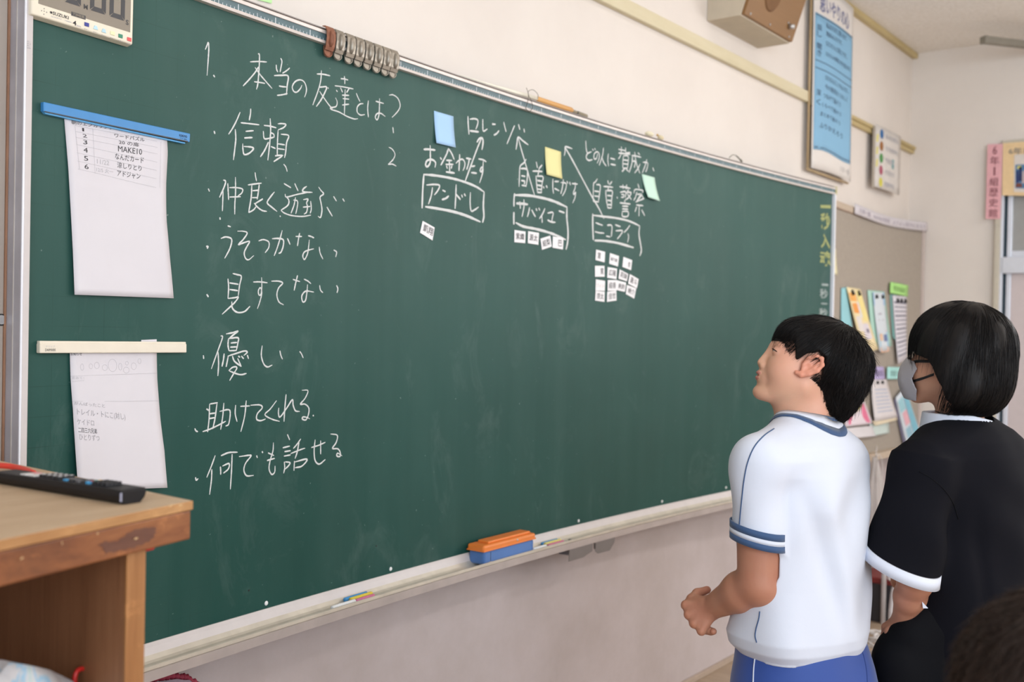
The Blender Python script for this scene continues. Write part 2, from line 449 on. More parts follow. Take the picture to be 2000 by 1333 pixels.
# sliding door in the right wall: casing, transom light, bar, door leaf
dr = struct(empty('door_1', (XE, -0.6, 0)))
M['dframe'] = plain('beige_steel', srgb(200, 192, 176), 0.5); M['dalu'] = plain('white_anodised', srgb(222, 226, 236), 0.35, 0.03, 20, 0.3)
M['gasket'] = plain('dark_gap', srgb(34, 58, 68), 0.7)
M['dpanel'] = plain('pinkish_door_panel', srgb(206, 194, 194), 0.55, 0.02); M['tglass'] = plain('frosted_grey_glass', srgb(158, 158, 156), 0.25, 0.03)
def yz(px, py): q = onX(px, py, XE); return q[1], q[2]
yC0 = yz(1944, 560)[0]; yC1 = yz(1953, 560)[0]; yC2 = yz(1958, 560)[0]; yC3 = yz(1965, 560)[0]; yC4 = yz(1974, 560)[0]
TOP = 1.615+ZF; zb1 = yz(1965, 503)[1]; zb0 = yz(1965, 535)[1]
box('casing', XE-0.03, XE+0.06, yC1, yC0+0.004, 0, TOP+0.02, M['dframe'], dr, 0.003)
box('jamb', XE-0.022, XE+0.06, yC2, yC1, 0, TOP, M['dalu'], dr, 0.002)
box('gap_seal', XE+0.010, XE+0.05, yC3, yC2, 0, TOP, M['gasket'], dr)
for a, b in ((0.0, zb0), (zb1, TOP)):
    box('stile', XE-0.005, XE+0.04, yC4, yC3, a, b, M['dalu'], dr, 0.003)
box('transom_bar', XE-0.028, XE+0.05, DY0, yC2, zb0, zb1, M['dalu'], dr, 0.004)
zr = yz(1985, 494)[1]
box('transom_rail', XE-0.004, XE+0.035, DY0, yC4, zb1+0.001, zr+0.01, M['dalu'], dr, 0.003)
box('transom_pane', XE+0.012, XE+0.02, DY0, yC4, zr+0.01, TOP, M['tglass'], dr)
box('door_panel', XE+0.0, XE+0.035, DY0, yC4, 0.01, zb0-0.001, M['dpanel'], dr, 0.003)
box('door_head', XE-0.03, XE+0.06, DY0, yC1, TOP, TOP+0.04, M['dframe'], dr, 0.003)
box('casing', XE-0.03, XE+0.06, DY0-.05, DY0, 0, TOP+0.04, M['dframe'], dr, 0.003)

# metal bar with an end cap hanging just under the ceiling near the door
gb = empty('ceiling_rail', onZ(1920, 80, 2.10+ZF), 'grey metal hanging rail just below the ceiling above the door', 'rail')
a = onZ(1921, 78, 2.10+ZF); b = onZ(2000, 87, 2.10+ZF); b = a+(b-a)*3.2
d = (b-a)/np.linalg.norm(b-a); s_ = np.cross(d, (0, 0, 1.0))*0.020; u_ = np.array([0, 0, 0.017])
M['railgrey'] = plain('grey_painted_metal', srgb(140, 134, 122), 0.5)
hexobj('rail_bar', [a-s_-u_, b-s_-u_, b+s_-u_, a+s_-u_, a-s_+u_, b-s_+u_, b+s_+u_, a+s_+u_], M['railgrey'], gb, 0.003)
a0 = a-d*0.006
hexobj('end_cap', [a0-s_*1.1-u_*1.1, a+d*.012-s_*1.1-u_*1.1, a+d*.012+s_*1.1-u_*1.1, a0+s_*1.1-u_*1.1, a0-s_*1.1+u_*1.1, a+d*.012-s_*1.1+u_*1.1, a+d*.012+s_*1.1+u_*1.1, a0+s_*1.1+u_*1.1], M['railgrey'], gb, 0.003)
for k in (0.35, 1.1):
    q = a+d*k; tube('hanger', [q, (q[0], q[1], ZC)], 0.006, M['railgrey'], gb)

# =================================================================== THE BLACKBOARD
BX0, BX1, BZ0, BZ1 = 0.0228, 3.5750, ZF, 1.200+ZF
BB = empty('blackboard', (1.8, -0.06, ZF), 'long green concave blackboard covered in white Japanese chalk handwriting', 'blackboard')
def sweep(name, prof, x0, x1, mats, parent, nseg=72, smooth=False):
    """prof: closed list of (off from board face, world z); swept along the board's curve"""
    V, Fc = [], []; k = len(prof)
    for i in range(nseg+1):
        X = x0+(x1-x0)*i/nseg
        for (o, z) in prof: V.append(bp(X, z, o))
    for i in range(nseg):
        for j in range(k):
            j2 = (j+1) % k; Fc.append((i*k+j, i*k+j2, (i+1)*k+j2, (i+1)*k+j))
    Fc.append(tuple(range(k))); Fc.append(tuple(nseg*k+j for j in range(k))[::-1])
    o = mesh(name, V, Fc, mats, parent)
    bm = bmesh.new(); bm.from_mesh(o.data); bmesh.ops.recalc_face_normals(bm, faces=bm.faces); bm.to_mesh(o.data); bm.free()
    if smooth: o.data.polygons.foreach_set('use_smooth', [True]*len(o.data.polygons))
    return o
sweep('writing_surface', [(0, BZ0-0.01), (0, BZ1+0.01), (-0.02, BZ1+0.01), (-0.02, BZ0-0.01)], BX0-.005, BX1+.005, M['board'], BB, 72)
# side frames: steel-grey return on the left, white strip on the right
M['steel'] = plain('dusty_grey_metal', srgb(176, 173, 180), 0.45, 0.12, 12, 0.15)
M['edge'] = plain('bright_metal_edge', srgb(236, 238, 246), 0.3, 0.01, 20, 0.1)
M['lframe'] = plain('pale_frame_paint', srgb(210, 202, 200), 0.5, 0.03)
y0 = yb(BX0)
zt_ = BZ1+0.034; zb_ = BZ0-0.04
box('side_frame', 0.0125, 0.0235, y0-0.012, y0+0.012, zb_, zt_, M['lframe'], BB, 0.0012)
box('frame_edge', 0.0095, 0.0125, y0-0.0125, y0-0.0095, zb_, zt_, M['edge'], BB, 0.0004)
box('frame_return', 0.0095, 0.0123, y0-0.0095, -0.122, zb_, zt_, M['steel'], BB)
box('return_seam', 0.0080, 0.0095, -0.1445, -0.1433, zb_, zt_, M['alu_light'], BB)
y1 = yb(BX1)
box('side_frame', BX1, BX1+0.012, y1-0.014, y1+0.012, BZ0-0.02, BZ1+0.0, M['edge'], BB, 0.001)
box('side_return', BX1+0.002, BX1+0.010, y1+0.012, -0.002, BZ0-0.02, BZ1+0.0, M['alu_light'], BB)
# top rail: white lips around a dark ruler strip
M['rail'] = plain('white_rail_metal', srgb(222, 212, 206), 0.4, 0.04, 30, 0.15)
M['strip'] = plain('ruler_strip_green', srgb(92, 116, 122), 0.45, 0.08)
sweep('lower_lip', [(-0.004, BZ1), (0.012, BZ1), (0.013, BZ1+0.003), (0.012, BZ1+0.006), (-0.004, BZ1+0.007)], BX0, BX1+.01, M['rail'], BB)
sweep('ruler_strip', [(-0.004, BZ1+0.0068), (0.0085, BZ1+0.0062), (0.0085, BZ1+0.0215), (-0.004, BZ1+0.0215)], BX0, BX1+.01, M['strip'], BB)
sweep('upper_lip', [(-0.004, BZ1+0.021), (0.012, BZ1+0.0212), (0.0125, BZ1+0.027), (0.010, BZ1+0.029), (-0.004, BZ1+0.029)], BX0, BX1+.01, M['rail'], BB)
M['railtop'] = plain('rail_top_grey', srgb(160, 152, 148), 0.5)  # plain grey of the strip at the rail's back
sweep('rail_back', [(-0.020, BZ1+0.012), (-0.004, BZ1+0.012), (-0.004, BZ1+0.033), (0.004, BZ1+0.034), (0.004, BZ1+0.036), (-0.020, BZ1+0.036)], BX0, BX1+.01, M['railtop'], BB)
yE = yb(BX1+.01)
box('rail_end_cap', BX1+.010, BX1+.018, yE-0.014, yE+0.02, BZ1-0.002, BZ1+0.034, plain('yellowed_cap', srgb(196, 190, 140), 0.5), BB, 0.001)
# ruler ticks: every cm, longer at 5 and 10
tv, tf = [], []
n0 = -5
k = -44
while True:
    X = 0.46+0.01*k
    if X > BX1: break
    if X > BX0+0.02:
        L = 0.0125 if k % 10 == 0 else (0.0085 if k % 5 == 0 else 0.0050); w = 0.0009 if k % 10 == 0 else 0.0006
        b = len(tv)
        tv += [bp(X-w, BZ1+0.0064, 0.0088), bp(X+w, BZ1+0.0064, 0.0088), bp(X+w, BZ1+0.0064+L, 0.0088), bp(X-w, BZ1+0.0064+L, 0.0088)]
        tf.append((b, b+1, b+2, b+3))
    k += 1
o = mesh('ruler_ticks', tv, tf, plain('tick_white', srgb(230, 235, 240), 0.6), BB); o['kind'] = 'stuff'
# chalk tray
M['tray'] = plain('tray_aluminium', srgb(206, 198, 184), 0.36, 0.10, 18, 0.30); M['trayf'] = plain('tray_front_metal', srgb(182, 172, 168), 0.42, 0.08, 16, 0.30)
sweep('tray_flange', [(-0.01, BZ0+0.0005), (0.003, BZ0+0.0015), (0.008, BZ0-0.005), (0.014, BZ0-0.016), (0.016, BZ0-0.022), (0.010, BZ0-0.030), (-0.01, BZ0-0.030)], BX0, BX1+.008, M['lframe'], BB, smooth=False)
pr = [(0.014, BZ0-0.0165)] + [(0.016+0.046*t, BZ0-0.017-0.012*math.sin(math.pi*t**0.75)**0.8-0.004*t) for t in [k/10 for k in range(1, 11)]] + [(0.0645, BZ0-0.0165), (0.0665, BZ0-0.0175), (0.0665, BZ0-0.0235), (0.0645, BZ0-0.026), (0.0640, BZ0-0.036), (0.012, BZ0-0.036)]
sweep('chalk_tray', pr, BX0, BX1+.008, M['tray'], BB)
sweep('tray_front', [(0.0640, BZ0-0.0255), (0.0672, BZ0-0.0255), (0.0672, BZ0-0.044), (0.0640, BZ0-0.044)], BX0, BX1+.008, M['trayf'], BB)
for (px, py) in ((520, 1179), (763, 1112), (1130, 1018), (1293, 980), (1418, 953)):
    P = onB(px, py); n = nb(P[0]); bm = bmesh.new()
    bmesh.ops.create_uvsphere(bm, u_segments=12, v_segments=6, radius=0.005)
    R = Vector((0, 0, 1)).rotation_difference(V3(n)).to_matrix().to_4x4()
    bmesh.ops.transform(bm, matrix=Matrix.Translation(V3(P)) @ R @ Matrix.Diagonal((1, 1, 0.45, 1)), verts=bm.verts)
    bmobj('screw_head', bm, M['white'], BB, True)
for (px, py) in ((486, 1154), (735, 1067)):
    P = onB(px, py); n = nb(P[0]); bm = bmesh.new()
    bmesh.ops.create_cone(bm, segments=8, radius1=0.0022, radius2=0.002, depth=0.001, cap_ends=True)
    R = Vector((0, 0, 1)).rotation_difference(V3(n)).to_matrix().to_4x4()
    bmesh.ops.transform(bm, matrix=Matrix.Translation(V3(P)) @ R, verts=bm.verts)
    bmobj('board_pinhole', bm, M['black'], BB)

# steel panels left of the board
M['locker'] = plain('taupe_steel_panel', srgb(176, 164, 154), 0.5, 0.06, 6)
lk = empty('steel_locker', (-0.5, -0.06, 0), 'taupe steel cabinet door with round lock, left of the blackboard', 'cabinet')
box('door_panel', -0.62, 0.0060, -0.119, -0.001, 0.02, 2.5, M['locker'], lk, 0.001)
box('edge_strip', 0.0062, 0.0095, -0.1215, -0.001, 0.02, 2.5, plain('rust_brown_edge', srgb(160, 118, 92), 0.6, 0.1), lk)
P = onY(2, 625, -0.119); bm = bmesh.new()
bmesh.ops.create_cone(bm, segments=24, radius1=0.0085, radius2=0.0075, depth=0.004, cap_ends=True)
bmesh.ops.transform(bm, matrix=Matrix.Translation(V3(P)) @ Matrix.Rotation(P2, 4, 'X'), verts=bm.verts)
lc = bmobj('lock_ring', bm, M['alu'], lk, False)
bm = bmesh.new(); bmesh.ops.create_cone(bm, segments=20, radius1=0.0045, radius2=0.0045, depth=0.003, cap_ends=True)
bmesh.ops.transform(bm, matrix=Matrix.Translation(V3(P)+Vector((0, -0.0022, 0))) @ Matrix.Rotation(P2, 4, 'X'), verts=bm.verts)
bmobj('keyhole', bm, M['black'], lc)
bm = bmesh.new(); bmesh.ops.create_cone(bm, segments=24, radius1=0.0098, radius2=0.0098, depth=0.002, cap_ends=True)
bmesh.ops.transform(bm, matrix=Matrix.Translation(V3(P)) @ Matrix.Rotation(P2, 4, 'X'), verts=bm.verts)
bmobj('lock_rim', bm, M['black'], lk)

# ------------------------------------------------------------------ chalk handwriting: every stroke lies on the board as a thin raised line
def chalk_word(lines, ox, oy, sc, width, mat, label, name='chalk_character'):
    """strokes that touch or nearly touch make one character, and each character is a part of the board"""
    if name != 'chalk_character': return chalk_strokes(lines, ox, oy, sc, width, mat, label, name)
    bb = []
    for ln in lines:
        xs = [p[0]/sc for p in ln]; ys = [p[1]/sc for p in ln]; bb.append([min(xs), max(xs), min(ys), max(ys)])
    gr = list(range(len(lines)))
    g = 2.2
    for i in range(len(lines)):
        for j in range(i):
            a, b = bb[i], bb[j]
            ox_ = min(a[1], b[1])-max(a[0], b[0]); oy_ = min(a[3], b[3])-max(a[2], b[2])
            if ox_ > -g and oy_ > -7:
                gi, gj = gr[i], gr[j]
                gr = [gj if q == gi else q for q in gr]
    for q in sorted(set(gr)):
        chalk_strokes([lines[i] for i in range(len(lines)) if gr[i] == q], ox, oy, sc, width, mat, label, name)
def chalk_strokes(lines, ox, oy, sc, width, mat, label, name):
    V, Fc = [], []
    for ln in lines:
        pts = catmull([(x, y, 0) for x, y in ln], 5) if len(ln) > 2 else [np.array((x, y, 0.0)) for x, y in ln]
        if len(ln) == 2:
            a, b_ = pts; m = [a+(b_-a)*t for t in (0, .25, .5, .75, 1)]; pts = m
        P = [onB(ox+p[0]/sc, oy+p[1]/sc) for p in pts]
        n = len(P); b = len(V)
        wb = width*random.uniform(0.88, 1.1)
        for i, p in enumerate(P):
            t = P[min(i+1, n-1)]-P[max(i-1, 0)]; L = np.linalg.norm(t)
            t = t/(L+1e-9); nn = nb(p[0]); s = np.cross(t, nn); s /= (np.linalg.norm(s)+1e-9)
            w = wb*(0.5+0.5*min(1, 2.2*math.sin(math.pi*(i+0.35)/(n-1+0.7))))*random.uniform(0.86, 1.12)
            if i == 0: p = p - t*w*0.3
            if i == n-1: p = p + t*w*0.3
            V += [p+s*w/2+nn*0.0003, p+s*w*0.28+nn*0.0008, p-s*w*0.28+nn*0.0008, p-s*w/2+nn*0.0003]
        for i in range(n-1):
            for j in range(3):
                Fc.append((b+4*i+j, b+4*i+j+1, b+4*(i+1)+j+1, b+4*(i+1)+j))
    o = mesh(name, V, Fc, mat, BB)
    if name != 'chalk_character': o['label'] = label
    return o
W1, W2 = 0.0033, 0.0050
chalk_word([
 [(177,160),(192,125),(203,100),(207,150),(203,230),(192,380)], [(247,378),(256,392)]], 360, 60, 4.348, W1, M['chalk'], 'chalk numeral one at the top left of the writing')
chalk_word([
 [(557,265),(630,262),(697,266)], [(625,197),(637,207),(635,300),(628,400),(622,460),(612,498)], [(628,310),(600,355),(550,415),(498,470)], [(600,312),(640,370),(690,430),(743,490)], [(592,434),(640,440),(682,448)],
 [(818,235),(828,262),(820,310),(812,352)], [(780,292),(782,325),(792,350)], [(893,318),(865,342),(832,362)], [(762,382),(820,380),(880,386),(873,465),(866,545)], [(803,470),(835,476),(866,478)], [(787,550),(830,545),(873,535)],
 [(997,465),(985,492),(955,522),(928,515),(916,475),(942,432),(985,418),(1020,440),(1036,490),(1032,530),(1020,565)],
 [(1125,368),(1180,371),(1235,383)], [(1163,340),(1158,420),(1135,510),(1090,632)], [(1145,482),(1175,478),(1208,480),(1190,530),(1160,588),(1120,645)], [(1148,515),(1180,565),(1225,628),(1255,662)], [(1217,484),(1223,490)],
 [(1328,408),(1360,411),(1388,419)], [(1358,388),(1362,420),(1362,452)], [(1277,468),(1350,478),(1433,495)], [(1325,484),(1335,505),(1342,522)], [(1398,492),(1378,525)], [(1340,548),(1395,550)], [(1345,577),(1395,582)], [(1340,632),(1395,625)], [(1365,500),(1362,600),(1358,712)], [(1290,505),(1298,517)],
 [(1283,570),(1297,605),(1287,645),(1240,655),(1253,672),(1310,690),(1380,728),(1440,750),(1472,748)],
 [(1460,532),(1475,570),(1490,600)], [(1518,620),(1490,624),(1468,650),(1468,692),(1495,717),(1530,713)],
 [(1562,597),(1556,660),(1562,735)], [(1625,600),(1690,618)], [(1657,578),(1656,640),(1652,715),(1637,757),(1621,737),(1634,707),(1668,703),(1704,728)],
 [(1738,548),(1772,546),(1812,575),(1832,628),(1822,670),(1795,705),(1763,737)], [(1770,822),(1775,868)]],
 360, 60, 4.348, W1, M['chalk'], 'chalk heading sentence ending in a question mark')
chalk_word([[(1735,990),(1765,1008),(1788,1050),(1772,1095),(1730,1136)], [(1730,1138),(1765,1134),(1797,1150)]], 360, 60, 4.348, W1, M['chalk'], 'chalk numeral two right of the first list')
chalk_word([[(253,855),(258,875)],
 [(472,695),(440,770),(405,835),(375,880)], [(432,840),(436,920),(428,1000),(416,1098)], [(563,665),(560,710),(550,760)], [(478,783),(550,790),(632,800)], [(520,856),(585,850)], [(510,912),(575,908)], [(495,962),(497,1010),(508,1052),(550,1042),(586,1005),(568,990),(505,984)],
 [(675,805),(730,812),(777,825)], [(728,748),(732,850),(722,980),(708,1100)], [(670,855),(678,916),(720,915),(762,905)], [(735,868),(758,880),(762,905)], [(712,950),(682,1015),(645,1072)], [(735,985),(770,1000)],
 [(793,792),(830,790),(862,798),(840,825),(795,843)], [(795,850),(790,950),(788,1060)], [(820,880),(885,892),(868,950),(860,1030),(850,1080)], [(795,962),(850,970)], [(795,1003),(848,1010)], [(770,1064),(800,1060),(835,1060)], [(828,1068),(790,1092),(758,1113)], [(843,1135),(862,1160),(872,1195)]],
 360, 60, 4.348, W1*1.05, M['chalk'], 'first chalk list word, two large characters under the heading')
chalk_word([[(203,170),(212,190)],
 [(330,95),(350,108),(335,160),(298,242)], [(328,190),(325,280),(322,358)], [(368,125),(372,200),(375,262)], [(382,160),(440,160),(492,172),(487,205),(455,230)], [(385,240),(475,237)], [(433,72),(434,200),(428,300),(427,385)],
 [(600,32),(605,70),(612,103)], [(540,137),(590,130),(652,122)], [(635,135),(627,200),(618,258)], [(572,142),(568,230),(558,300),(545,370)], [(580,186),(632,182)], [(575,245),(620,245)], [(545,372),(585,350),(608,322)], [(663,257),(600,296)], [(592,292),(625,330),(662,355),(697,361)],
 [(763,198),(730,240),(703,288),(740,325),(785,361)],
 [(845,125),(870,140),(903,160)], [(937,125),(950,155),(965,187)], [(1037,150),(1012,168),(1003,190),(1030,198),(1085,200)], [(855,215),(868,240),(960,217),(1050,200)], [(868,240),(887,268),(878,310),(820,352)], [(943,245),(930,310),(905,378)], [(925,265),(960,275),(957,330),(945,382)], [(1010,262),(1050,258),(1037,290),(1045,320),(1037,368),(1015,385)], [(1007,326),(1065,320)], [(1072,275),(1077,340),(1068,378)], [(820,354),(850,377),(910,397),(1000,405),(1072,394)], [(811,400),(815,405)],
 [(1140,155),(1160,185),(1182,213),(1152,240),(1160,290),(1168,350),(1156,412),(1135,403)], [(1210,325),(1230,360),(1255,401)], [(1267,235),(1290,272)], [(1345,255),(1357,275)], [(302,415),(303,430)]],
 360, 330, 4.348, W1, M['chalk'], 'second chalk list line, seven characters')
chalk_word([[(185,660),(200,661),(193,678)],
 [(368,485),(390,492)], [(310,592),(350,579),(396,592),(400,630),(380,690),(342,760)],
 [(450,530),(500,531),(533,546),(500,600),(458,645),(505,628),(553,617),(530,662),(508,712),(518,758),(545,773),(588,738)],
 [(630,613),(672,602),(716,622),(715,670),(685,713)],
 [(745,594),(800,592),(840,605),(838,660),(820,708),(800,719)], [(830,525),(810,600),(785,680),(762,738)], [(875,592),(885,615),(896,641)],
 [(945,575),(995,575)], [(978,548),(968,600),(960,655)], [(1050,568),(1075,575),(1098,586)], [(1060,605),(1055,660),(1045,722),(1020,770),(1005,742),(1020,706),(1058,690),(1097,680)],
 [(1145,665),(1152,715),(1175,765)], [(1268,690),(1292,708),(1285,748)]],
 360, 330, 4.348, W1, M['chalk'], 'third chalk list line, in rounded hiragana')
chalk_word([[(190,1068),(202,1086)],
 [(370,935),(375,1010),(370,1102)], [(410,890),(450,900),(483,915),(468,990),(457,1078)], [(385,970),(455,981)], [(385,1026),(450,1035)], [(372,1102),(430,1095),(458,1090),(425,1138),(370,1190),(320,1236)], [(402,1130),(408,1185),(450,1220),(510,1213),(555,1170)],
 [(585,962),(640,961),(703,968)], [(655,925),(657,1000),(650,1065),(633,1072),(628,1035),(645,1010),(657,1055),(640,1130),(620,1188)],
 [(738,955),(800,955),(835,972),(800,1012),(785,1070),(802,1130),(840,1155)],
 [(922,940),(978,958)], [(960,908),(945,970),(932,1032)], [(1015,938),(1045,952),(1073,975)], [(1045,985),(1040,1050),(1028,1118),(1005,1130),(997,1080),(1030,1040),(1097,1047)],
 [(1148,990),(1155,1030),(1175,1052)], [(1292,990),(1303,1020),(1296,1052)]],
 360, 330, 4.348, W1, M['chalk'], 'fourth chalk list line, below the rounded hiragana line')
chalk_word([[(137,240),(139,262)],
 [(262,98),(275,110),(240,210),(195,336)], [(243,215),(247,300),(242,386)], [(302,84),(350,75),(388,64),(355,90),(318,122)], [(318,122),(315,165),(322,205)], [(318,118),(387,112),(386,150),(375,205)], [(335,150),(378,146)], [(332,180),(375,178)], [(325,206),(372,204)], [(312,245),(375,225),(432,208),(455,215),(430,240)], [(287,228),(282,270),(272,318)], [(317,245),(302,320)], [(347,245),(362,282),(408,318)], [(385,262),(410,318)], [(390,245),(400,252)], [(412,245),(427,262)], [(455,238),(463,262)], [(320,350),(350,325),(380,328),(352,378),(327,421)], [(325,352),(370,370),(410,379),(447,370)],
 [(562,170),(556,240),(573,300),(600,323),(633,310)], [(690,205),(697,238),(708,265)], [(833,210),(847,230),(858,256)]],
 360, 630, 3.702, W1, M['chalk'], 'fifth chalk list word, one dense character and three loose strokes')
chalk_word([[(75,768),(83,785),(95,791)],
 [(185,591),(238,582)], [(182,592),(178,700),(168,792)], [(235,590),(222,690),(205,770)], [(160,627),(180,640)], [(180,662),(228,656)], [(178,697),(218,690)], [(132,791),(180,775),(240,747),(298,716)], [(255,645),(318,632),(331,660),(320,735),(298,751)], [(285,585),(277,680),(262,775)],
 [(370,600),(367,660),(380,717)], [(405,608),(470,605)], [(447,568),(435,680),(408,790)],
 [(478,600),(545,598),(562,620),(528,660),(522,700),(550,712),(585,700)],
 [(665,568),(620,628),(582,668),(630,700),(686,716)],
 [(735,523),(726,620),(720,716)], [(682,620),(680,660),(692,685),(740,620),(780,560),(786,600),(803,640),(832,645)],
 [(850,492),(893,495),(872,550),(838,592),(872,592),(900,622),(895,672),(878,706),(853,700),(857,685),(885,688),(905,698)], [(930,672),(933,677)]],
 360, 630, 3.702, W1, M['chalk'], 'sixth chalk list line, second from the bottom')
chalk_word([[(80,1122),(85,1142),(98,1132)],
 [(222,965),(195,1040),(162,1121)], [(198,1065),(195,1140),(182,1245)], [(265,965),(320,943),(382,940)], [(345,955),(340,1080),(332,1206)], [(260,1045),(262,1075),(262,1101)], [(275,1040),(322,1022),(318,1060),(283,1091)],
 [(395,972),(470,962),(480,970),(442,1020),(430,1070),(450,1110),(498,1108)], [(522,965),(527,978)], [(562,935),(566,943)],
 [(643,872),(640,930),(620,1000),(612,1060),(630,1100),(652,1085),(655,1040)], [(605,945),(645,963)], [(598,1000),(650,985)],
 [(745,812),(760,849)], [(712,908),(760,896)], [(725,936),(765,929)], [(720,968),(765,960)], [(722,1010),(725,1050),(718,1091)], [(728,1010),(762,1015),(755,1035),(728,1062)],
 [(840,845),(812,885),(788,912)], [(768,950),(830,925),(870,911)], [(828,870),(815,940),(800,985)], [(795,1005),(792,1071)], [(800,1010),(887,990),(850,1040),(800,1052)],
 [(918,906),(970,890),(1017,869)], [(985,857),(985,951)], [(945,850),(938,930),(945,1000),(975,1026),(1017,994)],
 [(1057,808),(1105,818),(1097,870),(1070,912),(1108,915),(1126,940),(1125,970),(1102,967),(1108,947),(1138,965)]],
 360, 630, 3.702, W1, M['chalk'], 'last chalk list line, lowest on the board')
C4 = (800, 200, 4.7625)
chalk_word([[(542,132),(545,215),(552,297)], [(560,157),(600,153),(632,165),(632,205),(615,250)], [(560,265),(638,275)], [(680,160),(680,210),(685,268),(720,250)], [(768,203),(795,205)], [(830,265),(810,290),(783,306)], [(875,185),(885,230),(897,273)], [(975,218),(945,290),(905,387)], [(1012,205),(1018,228),(1025,253)], [(1063,250),(1068,277)]], *C4, W2, M['chalk'], 'chalk katakana name between the blue and the yellow notes')
chalk_word([[(130,438),(180,438),(235,445)], [(190,402),(192,480),(190,560),(166,598),(148,585),(160,545),(205,533),(240,560),(235,606)], [(285,515),(295,530)],
 [(360,430),(340,490),(290,585)], [(360,430),(390,475),(413,530)], [(342,540),(390,542)], [(335,578),(402,578)], [(368,542),(372,642)], [(342,592),(350,615)], [(392,592),(386,615)], [(338,648),(415,658)],
 [(465,487),(462,560),(458,636)], [(430,568),(455,543),(490,530),(512,560),(510,600),(495,636)], [(525,520),(570,528)], [(555,520),(547,570),(530,625)], [(575,598),(605,592)], [(573,655),(620,660)],
 [(640,527),(680,535),(710,552)], [(685,540),(680,610),(668,645),(655,635),(668,605),(682,625),(672,680),(650,750)]], *C4, W2, M['chalk'], 'chalk phrase above the first boxed name')
def arrow(lines, o, lab): return chalk_word(lines, *o, W2*1.15, M['chalk'], lab, 'chalk_arrow')
arrow([[(512,745),(558,620),(600,505),(640,400),(668,335)], [(625,372),(645,342),(670,332),(682,352),(680,395),(672,440)]], C4, 'short chalk arrow rising from the first box')
def bx(lines, o, lab): return chalk_word(lines, *o, W2*1.45, M['chalk'], lab, 'chalk_box')
bx([[(115,983),(122,800),(132,672)], [(132,672),(250,683),(400,710),(520,745),(620,787),(692,835)], [(692,835),(685,960),(690,1060),(678,1118)], [(145,972),(250,988),(400,1017),(530,1057),(655,1112)]], C4, 'chalk box drawn around the left name')
chalk_word([[(155,770),(230,765),(278,775),(262,820),(230,862)], [(212,795),(200,870),(175,946)], [(305,818),(330,830)], [(362,873),(335,895),(300,906)], [(432,768),(428,880),(422,989)], [(430,855),(470,902)], [(483,863),(490,882)], [(508,853),(518,870)], [(565,840),(562,930),(572,1010),(605,1000),(640,975)]], *C4, W2, M['chalk'], 'chalk katakana name inside the left box')
C5 = (980, 220, 4.7594)
arrow([[(303,766),(260,620),(215,460),(180,340),(152,233)], [(132,342),(140,290),(152,230),(195,263),(244,299)]], C5, 'middle chalk arrow slanting up to the left')
chalk_word([[(225,435),(205,468),(170,502),(163,600),(160,688)], [(175,522),(215,522),(238,540),(235,620),(224,690)], [(182,588),(215,594)], [(180,632),(212,640),(208,665)], [(185,676),(220,682)],
 [(320,460),(330,512)], [(372,490),(345,522)], [(285,545),(330,545),(374,549)], [(345,530),(335,588)], [(318,590),(322,650),(330,735)], [(325,592),(382,598),(374,660),(367,735)], [(330,632),(375,640)], [(330,675),(370,682)], [(330,712),(367,716)], [(330,742),(368,744)], [(385,688),(391,702)], [(412,680),(421,697)],
 [(475,620),(473,690),(480,752)], [(490,642),(527,641)], [(490,706),(530,726)], [(548,650),(598,662),(590,722),(562,777)], [(572,625),(562,700),(548,755)], [(606,640),(612,657)], [(630,648),(637,672)],
 [(652,660),(702,666)], [(683,650),(681,700),(666,742),(670,762),(685,740),(680,790),(658,842)]], *C5, W2, M['chalk'], 'chalk phrase below the yellow note')
bx([[(118,755),(113,810),(112,870)], [(112,930),(111,980),(112,1037)], [(125,768),(250,772),(400,800),(500,832),(605,880)], [(605,880),(604,980),(615,1100),(612,1200),(597,1272)], [(130,1025),(200,1060),(300,1080),(400,1105),(500,1140),(592,1182)]], C5, 'chalk box drawn around the middle name')
chalk_word([[(135,843),(190,845),(240,853)], [(135,850),(190,853),(238,858)], [(167,830),(170,860),(172,892)], [(205,810),(205,880),(188,967)], [(257,885),(250,925),(237,970)], [(278,905),(295,940),(311,967)], [(318,893),(325,910)], [(343,888),(352,907)], [(400,893),(380,940),(350,987)], [(372,960),(375,1022)], [(425,935),(475,930),(470,975),(462,1020)], [(425,1000),(460,1018),(496,1021)], [(530,915),(580,932)]], *C5, W2, M['chalk'], 'chalk katakana name inside the middle box')
arrow([[(948,985),(900,888),(830,768),(740,600),(660,450),(610,362),(588,322)], [(580,402),(588,360),(588,320),(615,322),(652,336)]], C5, 'longest chalk arrow, right of the yellow note')
